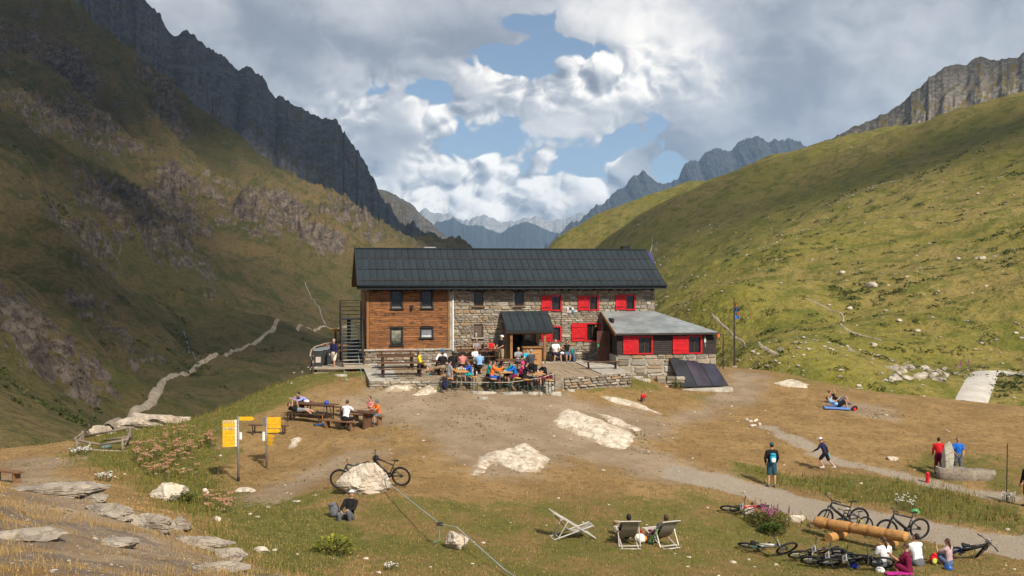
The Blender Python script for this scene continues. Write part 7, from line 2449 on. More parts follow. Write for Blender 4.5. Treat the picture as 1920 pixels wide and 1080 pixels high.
def slope_table(px, py, yaw, L, label, kind):
 g_ = G(px, py)
 t = empty('picnic_table' if kind == 'table' else 'bench', g_, yaw, label, kind)
 def leg(x, y, h, spread=0.0, w=0.045):
  c, s = math.cos(yaw), math.sin(yaw)
  bz = gz(g_.x + c * x - s * (y + spread), g_.y + s * x + c * (y + spread)) - g_.z
  mb = MB(); mb.bar((x, y + spread, bz - 0.05), (x, y, h), w); mb.build('leg', M_RUSTIRON, t)
 if kind == 'table':
  for k in range(4):
   mb = MB(); mb.box(-L / 2, L / 2, -0.36 + k * 0.18, -0.36 + k * 0.18 + 0.17, 0.71, 0.75); mb.build('top_board', M_BROWN, t)
  for sx in (-1, 1):
   x = sx * (L / 2 - 0.3)
   leg(x, -0.28, 0.71); leg(x, 0.28, 0.71)
   mb = MB(); mb.bar((x, -0.28, 0.2), (x, 0.28, 0.2), 0.04); mb.build('leg_rail', M_RUSTIRON, t)
 else:
  for k in range(2):
   mb = MB(); mb.box(-L / 2, L / 2, -0.15 + k * 0.155, -0.15 + k * 0.155 + 0.145, 0.41, 0.45); mb.build('seat_board', M_BROWN, t)
  for sx in (-1, 1):
   x = sx * (L / 2 - 0.2)
   leg(x, -0.11, 0.41); leg(x, 0.11, 0.41)
   mb = MB(); mb.bar((x, -0.11, 0.15), (x, 0.11, 0.15), 0.035); mb.build('leg_rail', M_RUSTIRON, t)
 return t


def stump_bench(px, py, yaw, L, label, h=0.45):
 g_ = G(px, py)
 t = empty('bench', g_, yaw, label, 'bench')
 mb = MB(); mb.box(-L / 2, L / 2, -0.16, 0.16, h - 0.07, h); mb.build('seat_board', mat('warm_bench_wood', fn=wood_fn((0.26, 0.145, 0.075), (0.19, 0.10, 0.05), (0.10, 0.055, 0.03), 0)), t, bevel=0.012)
 for sx in (-1, 1):
  x = sx * (L / 2 - 0.25)
  mb = MB(); mb.box(x - 0.05, x + 0.05, -0.15, 0.15, -0.35, h - 0.072); mb.build('leg', mat('warm_bench_wood', None), t, bevel=0.01)
 return t


YA = R(-24)
TA = slope_table(588, 785, YA, 2.5, 'long brown table on iron legs, upper one on the grassy slope', 'table')
def rel(t, dx, dy):
 c, s = math.cos(t.rotation_euler.z), math.sin(t.rotation_euler.z)
 x = t.location.x + c * dx - s * dy; y = t.location.y + s * dx + c * dy
 return Vector((x, y, gz(x, y)))


def bench_at(p, yaw, L, label):
 t = empty('bench', p, yaw, label, 'bench')
 for k in range(2):
  mb = MB(); mb.box(-L / 2, L / 2, -0.15 + k * 0.155, -0.15 + k * 0.155 + 0.145, 0.41, 0.45); mb.build('seat_board', M_BROWN, t)
 c, s = math.cos(yaw), math.sin(yaw)
 for sx in (-1, 1):
  for sy in (-1, 1):
   x, y = sx * (L / 2 - 0.2), sy * 0.11
   bz = gz(p.x + c * x - s * y, p.y + s * x + c * y) - p.z
   mb = MB(); mb.bar((x, y, bz - 0.05), (x, y, 0.41), 0.04); mb.build('leg', M_RUSTIRON, t)
 return t


BA = bench_at(rel(TA, -0.1, -0.62), YA, 2.2, 'iron-legged bench with a person lying on it, left of the upper slope table')
BB = bench_at(rel(TA, 0.25, 0.62), YA, 2.3, 'iron-legged bench behind the upper slope table')
YB = R(-30)
gB = G(668, 800)
TB = empty('picnic_table', gB, YB, 'brown plank table with three people at the lower slope', 'table')
for k in range(3):
 mb = MB(); mb.box(-0.95, 0.95, -0.33 + k * 0.225, -0.33 + k * 0.225 + 0.215, 0.69, 0.75); mb.build('top_board', M_BROWN, TB)
for sx in (-0.65, 0.65):
 mb = MB(); mb.box(sx - 0.05, sx + 0.05, -0.28, 0.28, -0.3, 0.69); mb.build('leg', M_BROWN, TB)
BC = stump_bench(637, 806, YB, 2.0, 'plank bench with stump legs under the man in white')
_p = rel(TB, 0.15, 0.66)
BD = empty('bench', _p, YB, 'plank bench with stump legs behind the lower slope table', 'bench')
mb = MB(); mb.box(-0.9, 0.9, -0.16, 0.16, 0.38, 0.45); mb.build('seat_board', mat('warm_bench_wood', None), BD, bevel=0.012)
for sx in (-0.7, 0.7):
 mb = MB(); mb.box(sx - 0.05, sx + 0.05, -0.15, 0.15, -0.35, 0.378); mb.build('leg', mat('warm_bench_wood', None), BD)
slope_table(504, 815, R(-12), 1.9, 'dark bench half hidden by the second signpost', 'bench')
stump_bench(12, 904, R(-28), 1.6, 'brown plank bench at the left picture edge')

# people at the slope tables
person(at=rel(BC, 0.35, 0.0) + Vector((0, 0, 0.0)), face=YB + R(8), label='man in white tee with his back turned at the lower slope table', pose='sit', shirt='white', lcol='black', hair='brown', armL=(50, 10, 80, -10), armR=(52, 8, 84, -10), lean=14, H=1.78, vox=0.02)
person(at=rel(BD, 0.25, 0.0), face=YB + R(180), label='woman with dark hair and bare shoulders across the lower slope table', pose='sit', shirt='coral', sleeves='none', lcol='slate', hair='dark', armL=(55, 8, 120, -15), armR=(50, 8, 90, -15), lean=12, H=1.66, vox=0.022)
person(at=rel(BD, 0.68, 0.0), face=YB + R(160), label='child in orange and pink with a patterned headscarf at the lower table', pose='sit', shirt='orange', sleeves='short', lcol='slate', hair='dark', hat='hood', hatc='slate', armL=(55, 8, 100, -15), armR=(50, 8, 90, -15), lean=12, H=1.42, vox=0.022)
# lying on the bench: head at the left end
w = rel(BA, -0.25, 0.0) + Vector((0, 0, 0.45))
person(at=w, base=Matrix.Translation(w) @ Matrix.Rotation(YA - R(90), 4, 'Z'), label='person in black top and grey shorts lying on the bench', pose='ground', shirt='black', lcol='grey', hair='dark', lean=-82, legL=(95, 4, 72, 0), legR=(100, 6, 60, 0), armL=(140, 10, 200, -10), armR=(130, 10, 190, -10), vox=0.022)
w = rel(BB, -0.95, 0.0) + Vector((0, 0, 0.0))
person(at=w, face=YA + R(150), label='person in lilac top slumped over the far end of the upper table', pose='sit', shirt='lilac', sleeves='long', legs='long', lcol='maroon', hair='dark', lean=58, armL=(70, 20, 100, -30), armR=(80, 20, 100, -30), vox=0.022)


# signposts
def arrow_board(t, z, h, w, side, m, tip=True, yaw=0.0, ln=None):
 x0 = 0.05 * side; x1 = side * w
 xs = [(x0, z), (x1 - side * (0.10 if tip else 0), z), (x1, z + h / 2), (x1 - side * (0.10 if tip else 0), z + h), (x0, z + h)]
 c, s = math.cos(yaw), math.sin(yaw)
 mb = MB(); n = 5
 vs = [(x * c, x * s - 0.045, zz) for x, zz in xs] + [(x * c, x * s - 0.025, zz) for x, zz in xs]
 mb.addmesh(vs, [tuple(range(n)), tuple(range(2 * n - 1, n - 1, -1))] + [(i, i + n, (i + 1) % n + n, (i + 1) % n) for i in range(n)])
 o = mb.build('sign_board', m, t)
 return o


M_YEL = mat('sign_yellow', (0.74, 0.40, 0.012), 0.55, var=0.1, vs=8.0)
M_FADED = mat('sign_faded', (0.50, 0.37, 0.15), 0.7, var=0.2, vs=8.0)
M_POST = mat('grey_sign_post', (0.24, 0.22, 0.205), 0.55, 0.4)
gS = G(447, 903)
t = empty('signpost', gS, R(8), 'tall signpost with a stack of eight yellow hiking signs, leftmost', 'signpost')
mb = MB(); mb.tube([(0, 0, -0.3), (0, 0, 2.62)], 0.045, 10); mb.build('post', M_POST, t, sm=True)
mb = MB(); mb.tube([(0, 0, 0.0), (0, 0, 0.18)], 0.055, 10); mb.build('post_base', M_BLACKF, t)
for k in range(8):
 z = 1.42 + k * 0.135
 arrow_board(t, z, 0.128, 0.60, -1, M_FADED if k in (5, 7) else M_YEL, False, R(8))
 mb = MB(); mb.box(-0.13, -0.055, -0.052, -0.046, z + 0.005, z + 0.12, Matrix.Rotation(R(8), 4, 'Z')); mb.build('white_end', M_WHITE, t)
arrow_board(t, 2.46, 0.15, 0.66, 1, M_YEL, True, R(-6))
mb = MB(); mb.box(0.055, 0.15, -0.05, -0.02, 1.70, 1.98); mb.build('white_plaque', M_WHITE, t)
gS = G(500, 878)
t = empty('signpost', gS, R(-4), 'shorter signpost with yellow signs pointing right, in front of the dark bench', 'signpost')
mb = MB(); mb.tube([(0, 0, -0.3), (0, 0, 2.16)], 0.045, 10); mb.build('post', M_POST, t, sm=True)
for (z, h, w_, m_, yw) in ((2.0, 0.15, 0.60, M_YEL, 8), (1.84, 0.15, 0.60, M_YEL, 8), (1.70, 0.13, 0.60, M_YEL, 6), (1.50, 0.16, 0.60, M_YEL, 4), (1.30, 0.14, 0.44, M_YEL, -20), (1.14, 0.14, 0.42, M_YEL, -24), (0.99, 0.13, 0.40, M_YEL, -28)):
 arrow_board(t, z, h, w_, 1, m_, z < 1.6, R(yw))
for (z, h) in ((1.78, 0.36), (1.42, 0.12), (1.16, 0.26)):
 mb = MB(); mb.box(-0.16, -0.05, -0.05, -0.03, z, z + h); mb.build('side_plaque', M_WHITE if z < 1.5 else M_POST, t)

# slackline with its ratchet
lp = [BOULDER + Vector((0.35, -0.05, 0.80)), BOULDER + Vector((0.80, -0.55, 0.42)), ANCHOR + Vector((-0.5, 0.35, 0.62)), ANCHOR + Vector((0.0, 0.0, 0.62)), ANCHOR + Vector((0.28, -0.2, 0.42)), G(948, 1078) + Vector((0, 0, 0.12)), G(1000, 1105) + Vector((0, 0, 0.03))]
t = empty('slackline', lp[0], 0, 'grey-green strap stretched from the big boulder down to the lower rock', 'strap')
mb = MB()
for a, b in zip(lp[:-1], lp[1:]): mb.bar(a - lp[0], b - lp[0], 0.034, 0.010)
mb.build('webbing', mat('slackline_web', (0.22, 0.27, 0.26), 0.8), t)
q = lp[2] - lp[0]
mb = MB(); mb.box(q.x - 0.10, q.x + 0.08, q.y - 0.03, q.y + 0.03, q.z - 0.05, q.z + 0.05); mb.build('ratchet', M_IRON, t)
mb = MB(); mb.tube([q, q + Vector((-0.02, 0.0, -0.25)), q + Vector((0.0, -0.05, -0.45)), q + Vector((-0.18, -0.08, -0.52))], 0.015, 5); mb.build('loose_end', mat('slackline_tail', (0.10, 0.26, 0.27), 0.8), t)

# old pen of poles at the left
gP = G(192, 846)
t = empty('pole_fence', gP, 0, 'weathered pen of grey poles with sagging rails at the left', 'fence')
M_POLE = mat('weathered_pole', fn=wood_fn((0.30, 0.24, 0.185), (0.22, 0.175, 0.135), (0.13, 0.10, 0.08), 0))
sc_ = P(193, 846, gP.y)
def pp(px, py, dY=0.0): return P(px, py, gP.y + dY) - gP
for a, b in (((137, 842), (236, 847)), ((137, 824), (190, 834)), ((187, 834), (241, 824)), ):
 mb = MB(); mb.tube([pp(*a), pp(*b)], 0.05, 7); mb.build('rail', M_POLE, t, sm=True)
for a, b in (((160, 818, 1.6), (246, 801, 1.2)), ((195, 826, 1.6), (246, 818, 1.2))):
 mb = MB(); mb.tube([pp(*a), pp(*b)], 0.05, 7); mb.build('rail', M_POLE, t, sm=True)
for (px, y0, y1, dy) in ((143, 846, 824, 0.0), (154, 842, 808, 1.0), (229, 850, 822, 0.0), (243, 838, 800, 1.2)):
 mb = MB(); mb.tube([pp(px, y0 + 6, dy), pp(px + 1, y1, dy)], 0.06, 7); mb.build('post', M_POLE, t, sm=True)
for a, b in (((140, 843, 0.0), (156, 812, 1.0)), ((229, 848, 0.0), (246, 803, 1.2)), ((137, 825, 0.0), (158, 809, 1.2)), ((230, 826, 0.0), (247, 818, 1.2))):
 mb = MB(); mb.tube([pp(*a), pp(*b)], 0.045, 7); mb.build('brace', M_POLE, t, sm=True)
mb = MB(); q = pp(200, 838, 0.3); mb.box(q.x - 0.25, q.x + 0.2, q.y - 0.02, q.y + 0.02, q.z - 0.05, q.z + 0.12); mb.build('small_board', mat('green_grey_board', (0.16, 0.22, 0.20), 0.7), t)

# thin marker poles
M_RPOLE = mat('rusty_marker', (0.10, 0.045, 0.035), 0.7)
for px, y0, y1, lb in ((165, 826, 745, 'tall thin rust-red marker pole behind the pole fence'), (318, 796, 740, 'thin marker pole beside the pale outcrop'), (361, 785, 752, 'short thin marker pole at the edge of the green slope'), (1887, 938, 832, 'thin dark marker pole right of the stone trough')):
 g_ = G(px, y0)
 top = P(px - (0 if px < 1000 else -2), y1, g_.y)
 mb = MB(); mb.tube([(0, 0, -0.2), tuple(top - g_)], 0.022, 6)
 o = mb.build('marker_pole', M_RPOLE if px < 1000 else M_IRON); o.location = g_; setk(o, lb, 'pole')
for px, y0, y1, lb in ((652, 716, 690, 'thin green pole with white foot before the side deck'), (680, 712, 666, 'thin pale rope stake by the left terrace corner')):
 g_ = G(px, y0); top = P(px - 8, y1, g_.y + 0.2)
 mb = MB(); mb.tube([(0, 0, -0.1), tuple(top - g_)], 0.018, 6); o = mb.build('stake', mat('green_stake', (0.16, 0.27, 0.20), 0.6)); o.location = g_; setk(o, lb, 'stake')
for px, py, lb in ((742, 722, 'dark metal box standing on the whitish rock, left one'), (769, 722, 'dark metal box on the whitish rock, right and wider one')):
 g_ = G(px, py); w_ = 0.15 if px < 750 else 0.23
 mb = MB(); mb.box(-w_, w_, -0.15, 0.15, -0.15, 0.36); o = mb.build('metal_box', mat('dark_box_metal', (0.05, 0.055, 0.045), 0.6, 0.2), bevel=0.02); o.location = g_; setk(o, lb, 'box')
# rope along the beer tables and the porch
t = empty('rope_barrier', G(880, 737), 0, 'pale rope strung on thin posts in front of the beer tables', 'rope')
o0 = t.location
rp2 = [P(826, 716, 54.9), P(895, 717, 54.7), P(955, 717, 54.7), P(1012, 709, 54.9), P(1040, 700, 55.6)]
mb = MB(); mb.tube([q - o0 for q in rp2], 0.018, 5); mb.build('rope', mat('pale_rope', (0.50, 0.45, 0.36), 0.9), t)
for q in rp2:
 mb = MB(); mb.tube([Vector((q.x, q.y, gz(q.x, q.y) - 0.1)) - o0, q - o0], 0.02, 6); mb.build('rope_post', M_BEERLEG, t)


# fountain
gF = G(1804, 898)
t = empty('stone_trough', gF, R(-5), 'boat-shaped carved stone water trough at the right', 'trough')
n = 26; rr = random.Random(3)
bo = []
for j in range(n):
 a = 2 * math.pi * j / n; c_, s_ = math.cos(a), math.sin(a)
 bo.append(((1.42 if c_ > 0 else 1.12) * math.copysign(abs(c_) ** 0.8, c_), 0.40 * math.copysign(abs(s_) ** 0.75, s_) * (1 - 0.55 * max(0, c_) ** 2), rr.uniform(-0.02, 0.02)))
lv = [(0.80, 0.75, -0.15), (0.93, 0.95, 0.08), (1.0, 1.0, 0.28), (0.98, 0.97, 0.46), (0.90, 0.80, 0.47), (0.86, 0.74, 0.20)]
mb = MB()
mb.addmesh([(x * kx, y * ky, z * (1 - 0.10 * x) + q) for kx, ky, z in lv for x, y, q in bo], [(i * n + j, i * n + (j + 1) % n, (i + 1) * n + (j + 1) % n, (i + 1) * n + j) for i in range(len(lv) - 1) for j in range(n)] + [tuple(range(n - 1, -1, -1))])
mb.build('basin', M_GREYROCK, t)
mb = MB(); mb.addmesh([(x * 0.875, y * 0.76, 0.30 * (1 - 0.10 * x)) for x, y, q in bo], [tuple(range(n))]); mb.build('water', mat('trough_water', (0.03, 0.035, 0.03), 0.05, spec=0.6), t, rec=False)
gM = G(1774, 896)
me = rock_mesh((0.30, 0.20, 0.86), 55, 4, 6, 0.12); me.materials.append(mat('standing_stone', fn=m_rock((0.46, 0.43, 0.35), (0.36, 0.33, 0.26), (0.26, 0.23, 0.17), 0.3, 1.2)))
o = link('standing_stone', me); o.location = gM + Vector((0.02, -0.1, 0.72)); o.rotation_euler = (0, 0.06, 0.2)
setk(o, 'upright pale standing stone with the water spout beside the trough', 'stone')
mb = MB(); mb.tube([(0, 0, 0), (0.35, -0.05, 0.02)], 0.02, 6); o = mb.build('water_spout', M_IRON); o.location = gM + Vector((0.22, -0.2, 0.72)); setk(o, 'short iron spout on the standing stone', 'spout')
gH = G(1739, 903)
t = empty('fire_hydrant', gH, 0, 'small red hydrant in the grass left of the trough', 'hydrant')
mb = MB(); mb.tube([(0, 0, -0.1), (0, 0, 0.28), (0, 0, 0.30), (0, 0, 0.33)], [0.075, 0.075, 0.10, 0.10], 10); mb.build('barrel', mat('hydrant_red', (0.55, 0.015, 0.02), 0.5), t, sm=False)
mb = MB(); mb.ell((0, 0, 0.35), (0.085, 0.085, 0.07), 10, 6); mb.build('cap', mat('hydrant_red', None), t, sm=True)
for sx in (-1, 1):
 mb = MB(); mb.tube([(sx * 0.05, -0.02, 0.2), (sx * 0.12, -0.04, 0.2)], 0.035, 8); mb.build('outlet', mat('hydrant_red', None), t)

# log seat
LA = G(1530, 1003); LB = G(1700, 1034)
t = empty('peeled_log', LA, 0, 'long peeled log lying on two short logs beside the path', 'log')
za = LA.z + 0.46; zb = LB.z + 0.46
d = Vector((LB.x - LA.x, LB.y - LA.y, zb - za)); Ln = d.length
pts = []; rs = []
M_LOG = mat('peeled_log_wood', fn=wood_fn((0.54, 0.29, 0.105), (0.40, 0.20, 0.065), (0.20, 0.09, 0.032), 0, 1.3, 0.3))
notch = [0.16, 0.41, 0.60, 0.80]
for i in range(61):
 u = i / 60.0
 r_ = 0.185 + 0.006 * math.sin(u * 23) - 0.01 * u
 if any(abs(u - q) < 0.011 for q in notch): r_ -= 0.022
 pts.append(Vector((0, 0, za - LA.z)) + d * u); rs.append(r_)
mb = MB(); mb.tube(pts, rs, 18); mb.build('log', M_LOG, t, sm=True)
for q in notch:
 c_ = Vector((0, 0, za - LA.z)) + d * q; dn = d.normalized()
 mb = MB(); mb.tube([c_ - dn * 0.03, c_ + dn * 0.03], 0.172, 18, cap=False); mb.build('notch_band', mat('log_notch', (0.32, 0.13, 0.045), 0.7), t, sm=True)
for u in (0.24, 0.80):
 c_ = Vector((0, 0, za - LA.z)) + d * u; gx, gy = LA.x + c_.x, LA.y + c_.y
 zc = gz(gx, gy) + 0.13 - LA.z
 sd = Vector((-d.y, d.x, 0)).normalized()
 mb = MB(); mb.tube([Vector((c_.x, c_.y, zc)) - sd * 0.52, Vector((c_.x, c_.y, zc)) + sd * 0.45], 0.155, 14); mb.build('support_log', M_LOG, t, sm=False)


# ------------------------------------------------------------------ deck chairs
M_ALU = mat('deckchair_frame', (0.50, 0.47, 0.43), 0.4, 0.1)
M_SLING = mat('deckchair_sling', (0.30, 0.27, 0.235), 0.9, var=0.08)


def deck_chair(px, py, yaw, label):
 g_ = G(px, py)
 t = empty('deck_chair', g_, yaw, label, 'deck chair', 'deck chairs on the grass')
 # forward is +y: the sitter looks along +y; head end at -y
 W = 0.29
 for sx in (-1, 1):
  mb = MB(); mb.tube([(sx * W, 0.72, 0.02), (sx * W, -0.62, 0.86)], 0.021, 7); mb.build('back_rail', M_ALU, t)
  mb = MB(); mb.tube([(sx * (W - 0.045), 0.66, 0.40), (sx * (W - 0.045), -0.60, 0.02)], 0.021, 7); mb.build('seat_rail', M_ALU, t)
  mb = MB(); mb.tube([(sx * (W + 0.035), -0.18, 0.58), (sx * (W + 0.035), -0.50, 0.06)], 0.016, 7); mb.build('prop', M_ALU, t)
 for (y, z, n) in ((-0.62, 0.86, 'head_bar'), (0.72, 0.02, 'foot_bar'), (0.66, 0.40, 'knee_bar'), (-0.60, 0.02, 'rear_bar'), (-0.44, 0.07, 'notch_bar')):
  mb = MB(); mb.tube([(-W - 0.03, y, z), (W + 0.03, y, z)], 0.019, 7); mb.build(n, M_ALU, t)
 mb = MB(); prof = [(-0.60, 0.875), (-0.42, 0.62), (-0.20, 0.36), (0.05, 0.21), (0.30, 0.22), (0.50, 0.30), (0.66, 0.415)]
 w2 = W - 0.05
 vs = [(-w2, y, z) for y, z in prof] + [(w2, y, z) for y, z in prof] + [(-w2, y, z - 0.008) for y, z in prof] + [(w2, y, z - 0.008) for y, z in prof]
 m_ = len(prof); fs = []
 for i in range(m_ - 1):
  fs += [(i, m_ + i, m_ + i + 1, i + 1), (2 * m_ + i, 2 * m_ + i + 1, 3 * m_ + i + 1, 3 * m_ + i)]
 mb.addmesh(vs, fs); mb.build('sling', M_SLING, t, rec=False, sm=True)
 return t, g_


deck_chair(1070, 1008, R(-78), 'empty deck chair seen from the side, leftmost of three')
c2, g2 = deck_chair(1176, 1021, R(3), 'deck chair seen from behind with a sitter and olive backpack, middle one')
c3, g3 = deck_chair(1240, 1021, R(22), 'deck chair seen from behind with a green patterned towel, rightmost of three')
for tt, gg, lb, kw in ((c2, g2, 'person in black in the middle deck chair, only the dark hair showing', dict(shirt='black', hair='dark', lcol='black')), (c3, g3, 'person in dark clothes and pale headband lying back in the rightmost deck chair', dict(shirt='darkgrey', hair='brown', lcol='maroon'))):
 yw = tt.rotation_euler.z
 w = gg + Vector((-math.sin(yw) * 0.10, math.cos(yw) * 0.10, 0.20))
 person(at=w, face=yw, label=lb, pose='ground', lean=-38, legL=(92, 10, 40, 4), legR=(96, 6, 35, 2), armL=(20, 16, 50, -10), armR=(20, 16, 50, -10), vox=0.022, H=1.72, **kw)
mb = MB(); n_ = 10; vs = []
for i in range(n_ + 1):
 u = i / n_; y = -0.40 + 0.55 * u; zt = 0.66 - 0.5 * u
 x = -0.34 - 0.04 * math.sin(u * 9)
 vs += [(x, y, zt), (x - 0.06 - 0.03 * math.sin(i), y + 0.02, max(0.02, zt - 0.30 - 0.1 * u))]
vs += [(x + 0.01, y, z) for x, y, z in vs]; m_ = 2 * (n_ + 1); fs = []
for i in range(n_):
 fs += [(2 * i, 2 * i + 1, 2 * i + 3, 2 * i + 2), (m_ + 2 * i, m_ + 2 * i + 2, m_ + 2 * i + 3, m_ + 2 * i + 1)]
mb.addmesh(vs, fs)
o = mb.build('towel', mat('green_pattern_towel', fn=lambda g, b, tc: g.put(b.inputs['Base Color'], g.mixc(g.ss(g.voro(tc, 14.0), 0.3, 0.5), (0.36, 0.52, 0.24), (0.10, 0.17, 0.07)))), rec=False, sm=True)
o.location = g3; o.rotation_euler = (0, 0, R(22)); setk(o, 'green patterned towel hanging from the rightmost deck chair', 'towel')


# ------------------------------------------------------------------ bags and helmets
def backpack(pos, yaw, col, label, s=1.0, roll=0.0, trim='black', pitch=0.0):
 t = empty('backpack', pos, yaw, label, 'backpack')
 t.rotation_euler = (pitch, roll, yaw)
 cm = cloth('bag_' + col, COLS[col]); tm = cloth('bag_' + trim, COLS[trim])
 def rbox(nm, c, r, m_):
  mb = MB(); n = 14; k = 9; vs = []
  mb.ell((0, 0, 0), 1.0, n, k)
  vv = []
  for v in mb.v:
   v = Vector(v); q = Vector([math.copysign(abs(a) ** 0.78, a) for a in v]); vv.append((c[0] + q.x * r[0], c[1] + q.y * r[1], c[2] + q.z * r[2]))
  mb.v = vv
  return mb.build(nm, m_, t, sm=True)
 rbox('pack_body', (0, 0, 0.24 * s), (0.15 * s, 0.10 * s, 0.24 * s), cm)
 rbox('front_pocket', (0, -0.11 * s, 0.17 * s), (0.11 * s, 0.045 * s, 0.12 * s), tm if trim != 'black' else cm)
 rbox('top_flap', (0, -0.02 * s, 0.43 * s), (0.13 * s, 0.10 * s, 0.06 * s), cm)
 for sx in (-1, 1):
  mb = MB(); mb.tube([(sx * 0.08 * s, 0.09 * s, 0.44 * s), (sx * 0.09 * s, 0.15 * s, 0.30 * s), (sx * 0.10 * s, 0.09 * s, 0.08 * s)], 0.018 * s, 6, flat=0.5); mb.build('strap', tm, t)
 return t


w, f_ = bp_man
backpack(w + Vector((0.0, -0.20, 1.02)), 0.0, 'cyan', 'blue and white backpack on the standing man', 0.86, trim='white')
backpack(G(1748, 1058), R(10), 'red', 'red backpack with yellow trim on the grass between the sitters', 0.72, roll=R(14), trim='lime')
backpack(BEERT[2][0] + Vector((0.02, -0.3, BEERT[2][2] - BEERT[2][0].z + 0.775)), R(15), 'black', 'black backpack standing on the rightmost beer table', 0.95)
backpack(G(630, 970), R(-20), 'slate', 'grey-green backpack leaning beside the person in the sun hat', 1.0, roll=R(-18))
backpack(rel(TB, 0.15, -0.62), R(20), 'lime', 'black and lime backpack under the lower slope table', 0.85, roll=R(25))
backpack(hut_to_world(FS(1077, 660, -0.75)[0], -0.75, deck_z(-0.75)), TOV, 'denim', 'blue backpack on the deck by the wall bench', 0.95)
backpack(hut_to_world(FS(1073, 660, -0.4)[0], -0.4, deck_z(-0.4) + 0.42), TOV, 'teal', 'dark green backpack on the wall bench beside the woman', 0.8)
backpack(beer_seat(0, -1, -1.05) + Vector((-0.3, 0, -0.1)), R(30), 'navy', 'dark backpack on the ground by the man in grey tee', 0.95)
backpack(beer_seat(0, 1, -0.55) + Vector((0.05, 0, 0.47)), LFT, 'black', 'black backpack with white patch on the bench of the leftmost table', 0.85, trim='white')
backpack(G(1597, 770), R(40), 'black', 'black and red backpack lying by the sunbathers', 0.95, roll=R(70), trim='red')
backpack(G(1157, 1002), R(-30), 'khaki', 'olive backpack beside the middle deck chair', 0.95)
backpack(dk(905, 63.6) + Vector((0, 0, 0.88)), TOV, 'black', 'black backpack on the wall table between two sitters', 0.6)
backpack(beer_seat(2, 1, -0.35) + Vector((0.12, 0, 0.47)), LFT, 'maroon', 'dark red bag on the bench of the rightmost beer table', 0.7, trim='maroon')


def helmet(pos, yaw, c, label, trim=(0.03, 0.03, 0.035), s=1.0, tilt=0.0):
 t = empty('bicycle_helmet', pos, yaw, label, 'helmet')
 t.rotation_euler = (tilt, 0, yaw)
 mb = MB(); mb.ell((0, 0, 0.02), (0.105 * s, 0.145 * s, 0.115 * s), 16, 10)
 mb.f = [f for f in mb.f if sum(mb.v[i][2] for i in f) / len(f) > -0.01]; mb.mi = [0] * len(mb.f)
 mb.build('shell', mat('helmet_' + label[:12], c, 0.35, spec=0.5, var=0.05), t, sm=True, rec=False)
 tm = mat('helmet_vent', trim, 0.6)
 for k in (-2, -1, 0, 1, 2):
  mb = MB(); mb.tube([(k * 0.036 * s, -0.11 * s + abs(k) * 0.01, 0.075 * s), (k * 0.040 * s, 0.0, (0.142 - abs(k) * 0.016) * s), (k * 0.034 * s, 0.10 * s - abs(k) * 0.01, 0.095 * s)], 0.009 * s, 5); mb.build('vent', tm, t)
 for sx in (-1, 1):
  mb = MB(); mb.tube([(sx * 0.10 * s, 0, 0.02), (sx * 0.05 * s, 0.0, -0.10 * s), (0, 0.0, -0.14 * s)], 0.006, 4); mb.build('chin_strap', tm, t)
 return t


helmet(G(1650, 1072) + Vector((0, 0, 0.02)), R(60), (0.72, 0.72, 0.70), 'white bicycle helmet on the grass before the woman in white')
helmet(G(1601, 1064) + Vector((0, 0, 0.03)), R(20), (0.015, 0.05, 0.55), 'bright blue bicycle helmet at the foot of the black bicycles')
helmet(G(1777, 1068) + Vector((0, 0, 0.03)), R(40), (0.02, 0.10, 0.40), 'blue and white bicycle helmet before the girl', (0.7, 0.7, 0.72))

# coloured things lying about
def blob_bag(pos, r, c, label, cat='bag', nm='bag', seed=1):
 me = rock_mesh(r, seed, 3, 4, 0.18); me.materials.append(mat('bag_' + label[:14], c, 0.6, var=0.15, vs=12))
 o = link(nm, me); o.location = pos + Vector((0, 0, r[2] * 0.8)); setk(o, label, cat); return o


blob_bag(G(1199, 1018), (0.20, 0.16, 0.16), (0.75, 0.72, 0.66), 'white and orange plastic bag between the two deck chairs', seed=2)
blob_bag(G(1206, 1016), (0.15, 0.13, 0.11), (0.80, 0.26, 0.03), 'orange cloth bag leaning on the white plastic bag', seed=3)
mb = MB(); mb.tube([(0, 0, 0), (0, 0, 0.17), (0, 0, 0.2)], [0.033, 0.033, 0.02], 10); o = mb.build('drink_can', mat('red_can', (0.5, 0.01, 0.03), 0.3), sm=False); o.location = G(1202, 1004); setk(o, 'red can standing between the deck chairs', 'can')
blob_bag(hut_to_world(FS(1054, 660, -0.42)[0], -0.42, deck_z(-0.4) + 0.42), (0.14, 0.10, 0.10), (0.75, 0.75, 0.74), 'white plastic bag on the wall bench between the two sitters', seed=4)
blob_bag(TA.location + Matrix.Rotation(YA, 3, 'Z') @ Vector((-0.5, 0.1, 0.75)), (0.16, 0.12, 0.08), (0.70, 0.66, 0.64), 'white crumpled bag on the upper slope table', seed=5)
helmet(TA.location + Matrix.Rotation(YA, 3, 'Z') @ Vector((0.75, 0.0, 0.79)), R(10), (0.01, 0.06, 0.50), 'blue helmet on the right end of the upper slope table')
mb = MB(); mb.box(-0.50, 0.3, -0.13, 0.16, 0.012, 0.03); o = mb.build('sitting_mat', mat('pink_mat', (0.42, 0.02, 0.22), 0.8)); q = G(1692, 1078); o.location = q + Vector((0, 0, 0.03)); o.rotation_euler = (0, 0, 0.1); setk(o, 'pink and violet sitting mat under the boy in burgundy', 'mat')
mb = MB(); mb.box(-0.75, 0.6, -0.35, 0.35, 0.0, 0.03); o = mb.build('blanket', mat('blue_blanket', (0.12, 0.22, 0.52), 0.9)); q = G(1572, 767); o.location = q + Vector((0, 0, 0.06)); o.rotation_euler = (0.1, 0.03, -0.2); setk(o, 'blue blanket under the sunbathers', 'blanket')
